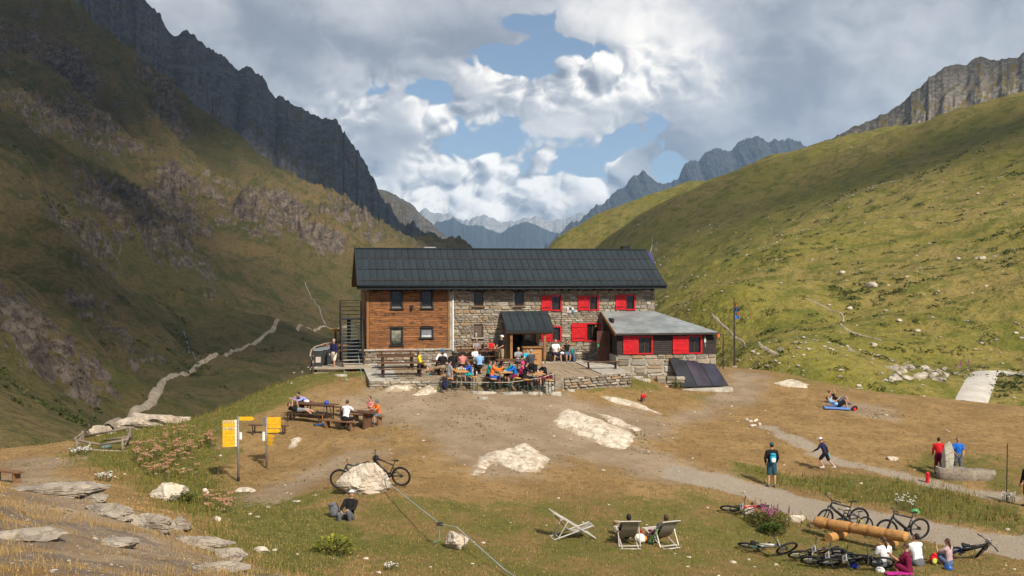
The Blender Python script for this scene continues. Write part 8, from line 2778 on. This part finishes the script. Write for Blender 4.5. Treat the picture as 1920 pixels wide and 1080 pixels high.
for k, (px, py, px2, py2, c_) in enumerate(((612, 790, 600, 752, (0.75, 0.22, 0.03)), (623, 782, 618, 752, (0.55, 0.20, 0.05)))):
 a = G(px - (9 if k == 0 else 0), py); b = TA.location + Matrix.Rotation(YA, 3, 'Z') @ Vector((0.85 + 0.25 * k, -0.30, 0.78))
 t = empty('walking_pole', a, 0, ('orange and blue walking pole leaning on the upper slope table', 'thin orange walking pole beside the other, at the table corner')[k], 'walking pole')
 m_ = a.lerp(b, 0.45)
 mb = MB(); mb.tube([(0, 0, 0), tuple(m_ - a)], 0.022, 6); mb.build('lower_shaft', mat('pole_orange_%d' % k, c_, 0.4), t)
 mb = MB(); mb.tube([tuple(m_ - a), tuple(b - a)], 0.020, 6); mb.build('upper_shaft', mat('pole_blue', (0.02, 0.10, 0.35), 0.4), t)
t = empty('balance_scooter', G(601, 797), R(35), 'blue scooter board lying on the ground below the upper slope table', 'scooter')
mb = MB(); mb.box(-0.3, 0.3, -0.05, 0.05, 0.02, 0.06); mb.build('deck', mat('pole_blue', None), t)
for sx in (-0.3, 0.3):
 mb = MB(); mb.tube([(sx, -0.02, 0.05), (sx, 0.02, 0.05)], 0.05, 10); mb.build('wheel', M_BLACKF, t)
_r, _j = [v for k, v in PJ.items() if k.startswith('boy in dark jersey')][0]
mb = MB(); mb.ell((0, 0, 0), (0.06, 0.04, 0.13), 10, 7); o = mb.build('cloth', mat('cyan_cloth', (0.02, 0.42, 0.55), 0.7), sm=True)
o.location = Matrix.Translation(_r.location) @ Matrix.Rotation(_r.rotation_euler.z, 4, 'Z') @ (_j['wrR'][0] + _j['wrR'][1] * 0.09 - Vector((0, 0, 0.09)))
setk(o, 'turquoise cloth in the hand of the running boy', 'cloth')


# ------------------------------------------------------------------ bicycles
M_TYRE = mat('tyre_rubber', (0.022, 0.021, 0.021), 0.8, spec=0.2)
M_RIM = mat('rim_black', (0.035, 0.035, 0.036), 0.4, 0.3)
M_SPOKE = mat('spoke_steel', (0.30, 0.30, 0.30), 0.35, 0.8)


def wheel_meshes():
 r = 0.335
 tm = MB(); n = 32
 ring = [(r * math.cos(2 * math.pi * i / n), 0, r * math.sin(2 * math.pi * i / n)) for i in range(n + 1)]
 tm.tube(ring, 0.034, 8, cap=False, lat=(0, 1, 0))
 rm = MB(); rm.tube([(x * 0.905, y, z * 0.905) for x, y, z in ring], 0.014, 6, cap=False, lat=(0, 1, 0))
 sp = MB()
 for i in range(20):
  a = 2 * math.pi * i / 20; y = 0.025 if i % 2 else -0.025
  sp.bar((0.02 * math.cos(a + 0.9), y, 0.02 * math.sin(a + 0.9)), (0.30 * math.cos(a), 0, 0.30 * math.sin(a)), 0.004)
 hb = MB(); hb.tube([(0, -0.055, 0), (0, 0.055, 0)], 0.026, 8)
 return tm.mesh('tyre', [M_TYRE], True), rm.mesh('rim', [M_RIM], True), sp.mesh('spokes', [M_SPOKE]), hb.mesh('hub', [M_RIM])


WM = wheel_meshes()


def bicycle(pos, yaw, label, frame, accent=None, roll=0.0, steer=0.0, plate=False, grips=None, pitch=0.0, lift=0.0, fork=None, s=1.0, group='mountain bikes around the log'):
 t = empty('bicycle', pos, 0, label, 'bicycle', group)
 t.matrix_world = Matrix.Translation(pos + Vector((0, 0, lift))) @ Matrix.Rotation(yaw, 4, 'Z') @ Matrix.Rotation(pitch, 4, 'Y') @ Matrix.Rotation(roll, 4, 'X') @ Matrix.Scale(s, 4)
 fm = mat('bike_frame_%d' % len(bpy.data.materials), frame, 0.35, 0.1, 0.5, 0.08)
 am = mat('bike_accent_%d' % len(bpy.data.materials), accent or frame, 0.35, 0.1, 0.5, 0.05)
 km = fork and mat('bike_fork_%d' % len(bpy.data.materials), fork, 0.35) or M_RIM
 gm = mat('bike_grip_%d' % len(bpy.data.materials), grips or (0.02, 0.02, 0.02), 0.7)
 RH, FH = Vector((-0.55, 0, 0.36)), Vector((0.64, 0, 0.36))
 BB = Vector((-0.10, 0, 0.33)); ST = Vector((-0.25, 0, 0.74)); HT, HB = Vector((0.40, 0, 0.95)), Vector((0.45, 0, 0.80))
 ax = (HT - HB).normalized()
 SM = Matrix.Translation(HB) @ Matrix.Rotation(steer, 4, ax) @ Matrix.Translation(-HB)
 def wheel(h, M):
  w_ = bpy.data.objects.new('wheel', WM[1]); COL.objects.link(w_); w_.parent = t; w_.matrix_local = M @ Matrix.Translation(h)
  for nm, me in (('tyre', WM[0]), ('spokes', WM[2]), ('hub', WM[3])):
   c = bpy.data.objects.new(nm, me); COL.objects.link(c); c.parent = w_
 wheel(RH, Matrix()); wheel(FH, SM)
 mb = MB()
 mb.tube([HB, BB + Vector((0.03, 0, 0.03))], [0.044, 0.052], 8); mb.tube([HT - ax * 0.03, ST], [0.032, 0.026], 8); mb.tube([BB, ST + Vector((-0.01, 0, 0.04))], 0.022, 8); mb.tube([HB - ax * 0.02, HT], 0.030, 8)
 mb.build('frame', fm, t, sm=True)
 mb = MB(); mb.tube([HB.lerp(BB, 0.22) + Vector((-.01, 0, -.02)), HB.lerp(BB, 0.88) + Vector((-.01, 0, -.01))], 0.050, 8, flat=0.8); mb.ell(BB + Vector((0, 0, -0.01)), (0.085, 0.05, 0.075), 10, 7); mb.build('battery_and_motor', fm if accent else M_RIM, t, sm=True)
 mb = MB()
 for sy in (-1, 1):
  o_ = Vector((0, sy * 0.055, 0))
  mb.tube([BB + o_ * 0.6, RH + o_], 0.013, 6); mb.tube([ST + Vector((0.02, sy * 0.02, -0.08)), RH + o_], 0.012, 6)
 mb.build('rear_triangle', am, t, sm=True)
 mb = MB(); mb.tube([ST, ST + Vector((-0.035, 0, 0.17))], 0.015, 7); mb.build('seat_post', M_RIM, t)
 mb = MB(); c_ = ST + Vector((-0.05, 0, 0.19)); mb.tube([c_ + Vector((-0.13, 0, 0.012)), c_ + Vector((-0.06, 0, 0.01)), c_ + Vector((0.05, 0, 0)), c_ + Vector((0.15, 0, -0.008))], [0.06, 0.075, 0.038, 0.022], 9, flat=0.42, lat=(0, 1, 0)); mb.build('saddle', M_TYRE, t, sm=True)
 def spart(nm, mb_, m_, sm=True):
  o = mb_.build(nm, m_, t, sm=sm); o.matrix_local = SM; return o
 mb = MB()
 for sy in (-1, 1): mb.tube([HB + Vector((0.02, sy * 0.065, -0.02)), FH + Vector((0, sy * 0.065, 0))], [0.022, 0.018], 7)
 mb.tube([HB + Vector((0.02, -0.07, -0.02)), HB + Vector((0.02, 0.07, -0.02))], 0.025, 7); spart('fork', mb, km)
 mb = MB(); mb.tube([HT, HT + ax * 0.05 + Vector((0.05, 0, 0.02))], 0.022, 7); h = HT + ax * 0.05 + Vector((0.05, 0, 0.02))
 mb.tube([h + Vector((-0.05, -0.38, 0.03)), h + Vector((-0.01, -0.20, 0.03)), h + Vector((0, -0.05, 0)), h + Vector((0, 0.05, 0)), h + Vector((-0.01, 0.20, 0.03)), h + Vector((-0.05, 0.38, 0.03))], 0.015, 7); spart('handlebar', mb, M_RIM)
 for sy in (-1, 1):
  mb = MB(); mb.tube([h + Vector((-0.03, sy * 0.26, 0.03)), h + Vector((-0.05, sy * 0.38, 0.03))], 0.020, 7); spart('grip', mb, gm)
  mb = MB(); mb.tube([h + Vector((-0.0, sy * 0.22, 0.02)), h + Vector((0.06, sy * 0.30, 0.0))], 0.008, 5); spart('brake_lever', mb, M_RIM)
 mb = MB(); mb.tube([BB + Vector((0.0, 0.07, 0)), BB + Vector((0.15, 0.085, -0.08))], 0.013, 6); mb.tube([BB + Vector((0, -0.07, 0)), BB + Vector((-0.15, -0.085, 0.08))], 0.013, 6); mb.tube([BB + Vector((0, -0.075, 0)), BB + Vector((0, -0.07, 0))], 0.085, 14); mb.build('crank', M_RIM, t)
 for (x, y, z) in ((0.15, 0.13, -0.08), (-0.15, -0.13, 0.08)):
  mb = MB(); mb.box(BB.x + x - 0.045, BB.x + x + 0.045, y - 0.045, y + 0.045, BB.z + z - 0.012, BB.z + z + 0.012); mb.build('pedal', M_TYRE, t)
 mb = MB(); mb.tube([RH + Vector((0, -0.05, 0)), RH + Vector((0, -0.06, 0))], 0.065, 12); mb.build('cassette', M_RIM, t)
 if plate:
  mb = MB(); mb.addmesh([h + Vector((0.055, -0.095, -0.17)), h + Vector((0.055, 0.095, -0.17)), h + Vector((0.055, 0.105, 0.06)), h + Vector((0.055, -0.105, 0.06)), h + Vector((0.047, -0.095, -0.17)), h + Vector((0.047, 0.095, -0.17)), h + Vector((0.047, 0.105, 0.06)), h + Vector((0.047, -0.105, 0.06))],
       [(0, 1, 2, 3), (7, 6, 5, 4), (0, 4, 5, 1), (1, 5, 6, 2), (2, 6, 7, 3), (3, 7, 4, 0)]); pl = spart('number_plate', mb, M_WHITE, False)
  mb = MB()
  for a, b in (((-0.05, -0.13), (0.0, 0.03)), ((0.0, 0.03), (0.02, -0.10)), ((0.02, -0.10), (0.06, 0.02)), ((-0.06, -0.02), (0.05, -0.06))): mb.bar(h + Vector((0.059, a[0], a[1])), h + Vector((0.059, b[0], b[1])), 0.018, 0.004)
  spart('plate_mark', mb, M_TYRE, False)
 return t


BLK = (0.022, 0.021, 0.022)
bicycle(G(653, 915) + Vector((0.25, 0.25, 0.0)), R(205), 'black bicycle with orange grips leaning behind the left side of the boulder', BLK, (0.03, 0.03, 0.03), roll=R(-14), steer=R(-25), grips=(0.85, 0.35, 0.01), group='bicycles at the boulder')
_b2 = bicycle(G(728, 914) + Vector((-0.1, 0.22, 0)), R(168), 'black bicycle leaning behind the right side of the boulder, helmet on its bar', BLK, roll=R(-10), steer=R(35), pitch=R(-6), lift=0.10, group='bicycles at the boulder')
_hb = G(728, 914)
helmet(P(704.5, 861, _hb.y + 0.25), R(200), (0.015, 0.014, 0.015), 'black helmet hanging on the handlebar behind the boulder', s=1.15)
helmet(P(672, 876, _hb.y + 0.4), R(120), (0.02, 0.02, 0.02), 'dark helmet on the bicycle saddle behind the left of the boulder', s=1.0)
bicycle(G(1390, 958), R(196), 'black and red bicycle lying by the path above the fireweed', (0.50, 0.015, 0.02), (0.52, 0.02, 0.03), roll=R(-72), steer=R(-15), plate=True, lift=0.08, group='bicycles lying in the grass')
bicycle(G(1580, 992), R(186), 'tall black bicycle standing behind the left half of the log', BLK, roll=R(-4), steer=R(20), s=1.06)
bicycle(G(1602, 1002), R(192), 'black and yellow bicycle between the log and the tall black one', (0.03, 0.03, 0.03), (0.62, 0.60, 0.02), roll=R(8), steer=R(10), s=0.82)
bicycle(G(1695, 1012), R(190), 'dark bicycle with pale handlebar helmet standing behind the right end of the log', (0.025, 0.02, 0.03), roll=R(-5), steer=R(-18), s=1.02)
helmet(P(1716, 961, G(1695, 1012).y + 0.1), R(90), (0.10, 0.42, 0.12), 'green and white helmet on the saddle of the bicycle at the log end', (0.8, 0.8, 0.8))
bicycle(G(1440, 1034), R(-22), 'white and mint bicycle lying alone in the grass', (0.66, 0.68, 0.64), (0.10, 0.48, 0.38), roll=R(66), steer=R(30), plate=True, lift=0.08, fork=(0.05, 0.06, 0.06), group='bicycles lying in the grass')
bicycle(G(1522, 1047), R(197), 'black and orange bicycle with number plate, leftmost of the lying row', BLK, (0.70, 0.26, 0.02), roll=R(-62), steer=R(-10), plate=True, lift=0.08, group='bicycles lying in the grass')
bicycle(G(1547, 1057), R(196), 'black bicycle with number plate, second in the lying row', BLK, roll=R(-64), steer=R(-14), plate=True, lift=0.08, group='bicycles lying in the grass')
bicycle(G(1576, 1060), R(198), 'black bicycle with number plate, third in the lying row', BLK, roll=R(-66), steer=R(-12), plate=True, lift=0.08, group='bicycles lying in the grass')
bicycle(G(1622, 1062), R(-40), 'black and mint bicycle lying half behind the woman in white', BLK, (0.12, 0.55, 0.36), roll=R(60), steer=R(20), lift=0.10, group='bicycles lying in the grass')
bicycle(G(1800, 1044), R(8), 'black bicycle with blue trim lying behind the girl', BLK, (0.03, 0.12, 0.35), roll=R(58), steer=R(35), plate=True, lift=0.10, group='bicycles lying in the grass')

# ------------------------------------------------------------------ grass and flowers
def blade_mat(name, cols, tr=0.25):
 def fn(g, b, tc):
  isl = g.new('ShaderNodeNewGeometry').outputs['Random Per Island']
  c = g.ramp(isl, [(i / (len(cols) - 1), q) for i, q in enumerate(cols)])
  g.put(b.inputs['Base Color'], c)
  b.inputs['Roughness'].default_value = 0.85
  b.inputs['Specular IOR Level'].default_value = 0.1
 return mat(name, fn=fn)


def grass(name, n, dens, m, hmin, hmax, wid, seed, az=(-27.5, 27.5), rr=(11, 66), fn=h_near, pw=0.5, lean=0.5, clump=0.0):
 rnd = np.random.RandomState(seed)
 a = np.radians(rnd.uniform(az[0], az[1], n)); u = rnd.rand(n)
 r = rr[0] * (rr[1] / rr[0]) ** (u ** pw)
 x = r * np.sin(a); y = r * np.cos(a)
 keep = rnd.rand(n) < dens(x, y)
 x, y, r = x[keep], y[keep], r[keep]
 if clump:
  k = 5
  x = np.repeat(x, k) + rnd.normal(0, clump, len(x) * k); y = np.repeat(y, k) + rnd.normal(0, clump, len(y) * k); r = np.repeat(r, k)
 z = (rast(0, x, y) if fn is h_near else fn(x, y)) - 0.01
 n = len(x)
 h = (hmin + (hmax - hmin) * rnd.rand(n) ** 1.6)
 th = rnd.uniform(0, 2 * np.pi, n); ln = lean * rnd.rand(n) * h
 wd = wid * (0.6 + 0.8 * rnd.rand(n)) * (0.55 + r / 45.0)
 ph = rnd.uniform(0, np.pi, n)
 dx, dy = np.cos(ph) * wd / 2, np.sin(ph) * wd / 2
 v = np.empty((n, 3, 3))
 v[:, 0] = np.stack([x - dx, y - dy, z], 1); v[:, 1] = np.stack([x + dx, y + dy, z], 1)
 v[:, 2] = np.stack([x + ln * np.cos(th), y + ln * np.sin(th), z + h], 1)
 me = bpy.data.meshes.new(name)
 me.vertices.add(n * 3); me.vertices.foreach_set('co', v.ravel())
 me.loops.add(n * 3); me.loops.foreach_set('vertex_index', np.arange(n * 3))
 me.polygons.add(n); me.polygons.foreach_set('loop_start', np.arange(0, n * 3, 3))
 me.update(calc_edges=True)
 me.materials.append(m)
 return setk(link(name, me), kind='stuff')


BL_GREEN = blade_mat('green_blades', [(0.075, 0.085, 0.018), (0.13, 0.135, 0.028), (0.19, 0.175, 0.045), (0.27, 0.21, 0.075)])
BL_DRY = blade_mat('straw_blades', [(0.20, 0.125, 0.048), (0.34, 0.22, 0.085), (0.44, 0.30, 0.13), (0.27, 0.19, 0.07)])
BL_TALL = blade_mat('tall_blades', [(0.075, 0.100, 0.016), (0.13, 0.150, 0.026), (0.17, 0.135, 0.036), (0.26, 0.165, 0.060)])
_poly_c = {}


def _pm(key, pts, x, y, soft=0.6):
 if key not in _poly_c: _poly_c[key] = poly_world(pts)
 return sst(poly_sd(_poly_c[key], x, y) + 0.8 * fbm(x, y, 0.6, 3), -soft, soft)


def d_green(x, y):
 d, gr, gv = rast(1, x, y), rast(2, x, y), rast(3, x, y)
 return np.clip(gr * (1 - 0.8 * d) * (1 - gv), 0, 1) * (0.35 + 0.65 * sst(fbm(x, y, 0.9, 3), -0.25, 0.3))


def d_dry(x, y):
 d, gr, gv = rast(1, x, y), rast(2, x, y), rast(3, x, y)
 return np.clip((1 - 0.85 * d) * (1 - gv) * (1 - 0.6 * gr), 0, 1) * (0.25 + 0.75 * sst(fbm(x, y, 0.8, 3), -0.2, 0.35))


def d_tall(x, y):
 k = _pm('v', [(1385, 874), (1560, 893), (1750, 908), (1900, 950), (1925, 998), (1730, 968), (1580, 936), (1440, 905)], x, y)
 k = np.maximum(k, 0.9 * _pm('l', [(590, 700), (520, 745), (420, 800), (390, 860), (440, 910), (400, 960), (470, 1030), (640, 1080), (480, 1085), (380, 985), (280, 930), (130, 862), (150, 845), (250, 805), (400, 772), (560, 700)], x, y))
 k = np.maximum(k, 0.8 * _pm('b', [(1400, 955), (1500, 970), (1520, 1000), (1440, 1000)], x, y, 0.4))
 k = np.maximum(k, 0.7 * _pm('t', [(690, 706), (690, 718), (860, 722), (1040, 716), (1190, 705), (1240, 712), (1200, 725), (1040, 726), (850, 734), (690, 724)], x, y, 0.3))
 return k * (0.3 + 0.7 * sst(fbm(x, y, 0.7, 3), -0.25, 0.25))


def d_rim(x, y):
 k = sst(27.5 - y - 0.1 * x, 0, 2.5) * sst(-x, 1.0, 4)
 return 0.9 * k * sst(fbm(x, y, 0.55, 3), 0.02, 0.3)


grass('grass', 230000, d_green, BL_GREEN, 0.03, 0.11, 0.022, 1)
grass('dry_grass', 260000, d_dry, BL_DRY, 0.025, 0.085, 0.022, 2)
grass('tall_grass', 130000, d_tall, BL_TALL, 0.10, 0.36, 0.022, 3, rr=(20, 68))
grass('dry_tussock_grass', 34000, d_rim, BL_DRY, 0.06, 0.22, 0.012, 4, az=(-27.5, -6), rr=(11, 30))


def tuft_d(x, y):
 d, gr, gv = rast(1, x, y), rast(2, x, y), rast(3, x, y)
 return 0.75 * d * (1 - gv) * sst(fbm(x, y, 0.25, 3), -0.05, 0.3)


grass('grass_tufts', 15000, tuft_d, blade_mat('tuft_blades', [(0.06, 0.07, 0.018), (0.10, 0.105, 0.026), (0.16, 0.14, 0.05)]), 0.02, 0.07, 0.05, 6, rr=(35, 62), clump=0.07)


# flower heads: brown umbels, white yarrow
def flowers(name, n, poly, c, hmin, hmax, rad, seed, nh=6, stem=True):
 rnd = random.Random(seed)
 pw_ = poly_world(poly); x0, y0 = pw_.min(0); x1, y1 = pw_.max(0)
 mb = MB(); cnt = 0; tries = 0
 while cnt < n and tries < n * 40:
  tries += 1
  x, y = rnd.uniform(x0, x1), rnd.uniform(y0, y1)
  if poly_sd(pw_, np.array([x]), np.array([y]))[0] < 0: continue
  if fbm(np.array([x]), np.array([y]), 0.5, 2)[0] < -0.12 + 0.3 * rnd.random() - 0.15: continue
  z = gz(x, y); h = rnd.uniform(hmin, hmax); cnt += 1
  if stem: mb.tube([(x, y, z), (x + rnd.uniform(-.03, .03), y, z + h)], 0.008, 3, m=1, cap=False)
  for k in range(nh):
   a = rnd.uniform(0, 6.28); q = rnd.random() ** 0.5 * rad
   mb.ell((x + q * math.cos(a), y + q * math.sin(a), z + h + rnd.uniform(-.02, .03)), (rad * 0.45, rad * 0.45, rad * 0.2), 5, 3)
 o = mb.build(name, [mat(name + '_petals', c, 0.9, var=0.25, vs=20), mat('flower_stem', (0.10, 0.095, 0.03), 0.9)], rec=False)
 return setk(o, kind='stuff')


flowers('brown_umbels', 150, [(240, 855), (330, 815), (400, 830), (420, 880), (340, 905), (260, 900)], (0.36, 0.20, 0.115), 0.3, 0.6, 0.10, 1)
flowers('brown_umbels', 26, [(380, 940), (440, 940), (430, 965), (385, 962)], (0.36, 0.20, 0.115), 0.25, 0.45, 0.10, 2)
flowers('white_yarrow', 46, [(128, 848), (170, 846), (170, 856), (130, 858)], (0.72, 0.70, 0.66), 0.15, 0.35, 0.05, 3, 4)
flowers('white_yarrow', 30, [(172, 900), (210, 896), (208, 908), (175, 908)], (0.72, 0.70, 0.66), 0.15, 0.3, 0.05, 4, 4)
flowers('white_yarrow', 60, [(480, 740), (595, 695), (600, 710), (520, 745)], (0.70, 0.69, 0.62), 0.25, 0.5, 0.06, 5, 4)
flowers('white_yarrow', 26, [(1672, 945), (1720, 950), (1715, 965), (1680, 958)], (0.72, 0.70, 0.66), 0.3, 0.5, 0.05, 6, 4)
flowers('white_yarrow', 22, [(720, 1068), (745, 1064), (745, 1080), (720, 1080)], (0.75, 0.73, 0.68), 0.08, 0.2, 0.035, 7, 3)
flowers('white_yarrow', 24, [(1870, 930), (1908, 940), (1905, 948), (1872, 940)], (0.72, 0.70, 0.66), 0.25, 0.4, 0.05, 8, 4)
flowers('yellow_flowers', 70, [(300, 820), (440, 800), (430, 930), (330, 960)], (0.60, 0.42, 0.03), 0.2, 0.45, 0.03, 9, 3)


def leafy(name, px, py, label, r, h, n, cols, seed, spikes=0, spike_c=None):
 g_ = G(px, py); rnd = random.Random(seed)
 t = empty(name, g_, 0, label, 'plant')
 mb = MB()
 for k in range(9):
  a = rnd.uniform(0, 6.28); mb.tube([(0, 0, 0), (r * 0.5 * math.cos(a), r * 0.5 * math.sin(a), h * 0.6), (r * 0.8 * math.cos(a), r * 0.8 * math.sin(a), h * rnd.uniform(0.7, 1.0))], 0.012, 4)
 mb.build('stems', mat('plant_stem', (0.09, 0.085, 0.03), 0.9), t)
 mb = MB()
 for k in range(n):
  a = rnd.uniform(0, 6.28); q = r * rnd.random() ** 0.5; z = h * rnd.random() ** 0.7 * (1 - 0.5 * (q / r) ** 2)
  c = Vector((q * math.cos(a), q * math.sin(a), z + 0.03)); d = Vector((math.cos(a), math.sin(a), rnd.uniform(-0.2, 0.9))).normalized(); s_ = d.cross(Vector((0, 0, 1))).normalized()
  L = rnd.uniform(0.06, 0.13); W = L * 0.32
  mb.addmesh([c, c + d * L * 0.5 + s_ * W, c + d * L, c + d * L * 0.5 - s_ * W], [(0, 1, 2, 3)])
 mb.build('leaves', blade_mat('leaf_' + name + str(px), cols), t, rec=False)
 for k in range(spikes):
  a = rnd.uniform(0, 6.28); q = r * rnd.uniform(0.1, 0.9); x, y = q * math.cos(a), q * math.sin(a); hh = h * rnd.uniform(1.1, 1.7)
  m2 = MB(); m2.tube([(x, y, 0), (x * 1.05, y * 1.05, hh)], 0.009, 4, m=1)
  for i in range(16):
   zz = hh * (0.62 + 0.38 * i / 16); m2.ell((x * 1.05 + rnd.uniform(-.03, .03), y * 1.05 + rnd.uniform(-.03, .03), zz), (0.024 * (1.3 - i / 16), 0.024, 0.022), 5, 3)
  m2.build('flower_spike', [mat('fireweed_pink', spike_c or (0.34, 0.10, 0.22), 0.9, var=0.2), mat('flower_stem', None)], t, rec=False)
 return t


leafy('fireweed', 1442, 985, 'leafy fireweed clump with pink flower spikes beside the path', 0.75, 0.55, 900, [(0.05, 0.075, 0.015), (0.09, 0.12, 0.02), (0.14, 0.15, 0.03), (0.20, 0.09, 0.03)], 1, 14)
leafy('low_shrub', 1448, 1000, 'low dark green shrub in front of the fireweed', 0.42, 0.3, 500, [(0.03, 0.055, 0.01), (0.05, 0.09, 0.015), (0.09, 0.13, 0.02)], 2)
leafy('yellow_green_shrub', 625, 1038, 'yellow-green leafy shrub at the lower left of centre', 0.55, 0.45, 600, [(0.06, 0.085, 0.012), (0.15, 0.17, 0.02), (0.30, 0.28, 0.03)], 3)
leafy('rock_side_shrub', 345, 942, 'green shrub growing against the wide white rock', 0.5, 0.32, 500, [(0.06, 0.08, 0.014), (0.11, 0.13, 0.022), (0.16, 0.16, 0.03)], 4)
leafy('terrace_weed', 1220, 702, 'green weed at the foot of the annex base', 0.45, 0.4, 320, [(0.05, 0.08, 0.014), (0.09, 0.13, 0.02)], 5)
leafy('corner_weed', 1268, 728, 'dry green weed left of the solar panels', 0.4, 0.45, 300, [(0.09, 0.10, 0.02), (0.16, 0.15, 0.03)], 6)
leafy('pink_fireweed', 1775, 700, 'pinkish fireweed bank left of the concrete track', 1.0, 0.6, 100, [(0.06, 0.08, 0.02), (0.12, 0.09, 0.04)], 7, 3)
_pf = [o for o in bpy.data.objects if o.name.startswith('pink_fireweed')][0]
_pf.location = GRH(1790, 704); _pf.scale = (3.2, 2.2, 2.0)
flowers('purple_flowers', 40, [(150, 826), (250, 806), (250, 818), (152, 838)], (0.26, 0.12, 0.20), 0.4, 0.8, 0.05, 12, 5)


# dark dwarf shrubs on the right hillside and along the gullies of the left
def hill_shrubs(name, n, fn, az, rr, dens, seed, s0, s1):
 rnd = np.random.RandomState(seed)
 a = np.radians(rnd.uniform(az[0], az[1], n)); r = np.exp(rnd.uniform(math.log(rr[0]), math.log(rr[1]), n))
 x = r * np.sin(a); y = r * np.cos(a); k = rnd.rand(n) < dens(x, y); x, y, r = x[k], y[k], r[k]
 z = fn(x, y); mb_v = []; F_ = []
 n = len(x); per = 26
 tot = n * per
 ci = np.repeat(np.arange(n), per)
 sz = (s0 + (s1 - s0) * rnd.rand(n)) * (0.6 + r / 300.0)
 th = rnd.uniform(0, 2 * np.pi, tot); q = np.sqrt(rnd.rand(tot)); hz = rnd.rand(tot)
 px_ = x[ci] + sz[ci] * q * np.cos(th) * 1.3; py_ = y[ci] + sz[ci] * q * np.sin(th);
 pz_ = fn(px_, py_) + sz[ci] * 0.5 * hz * (1 - q ** 2)
 L = sz[ci] * 0.32
 v = np.empty((tot, 3, 3))
 for i in range(3):
  v[:, i] = np.stack([px_ + L * rnd.normal(0, 0.7, tot), py_ + L * rnd.normal(0, 0.7, tot), pz_ + L * rnd.normal(0.2, 0.5, tot)], 1)
 me = bpy.data.meshes.new(name); me.vertices.add(tot * 3); me.vertices.foreach_set('co', v.ravel())
 me.loops.add(tot * 3); me.loops.foreach_set('vertex_index', np.arange(tot * 3)); me.polygons.add(tot); me.polygons.foreach_set('loop_start', np.arange(0, tot * 3, 3)); me.update(calc_edges=True)
 me.materials.append(blade_mat('juniper', [(0.035, 0.048, 0.012), (0.06, 0.075, 0.018), (0.10, 0.10, 0.03)]))
 return setk(link(name, me), kind='stuff')


hill_shrubs('dwarf_juniper', 5200, h_right, (7, 30), (100, 420), lambda x, y: 0.14 + 0.86 * sst(fbm(x, y, 0.045, 3), 0.18, 0.42), 3, 0.22, 0.75)
hill_shrubs('gully_shrubs', 2600, h_left, (-27, -8), (120, 420), lambda x, y: 0.03 + 0.97 * np.exp(-(np.minimum.reduce([line_d([tuple(q) for q in ln], x, y) for ln, am, wd in _SPURW if am < 0]) / 7.0) ** 2) * sst(fbm(x, y, 0.05, 2), -0.1, 0.2), 4, 0.5, 1.2)

finish_people()
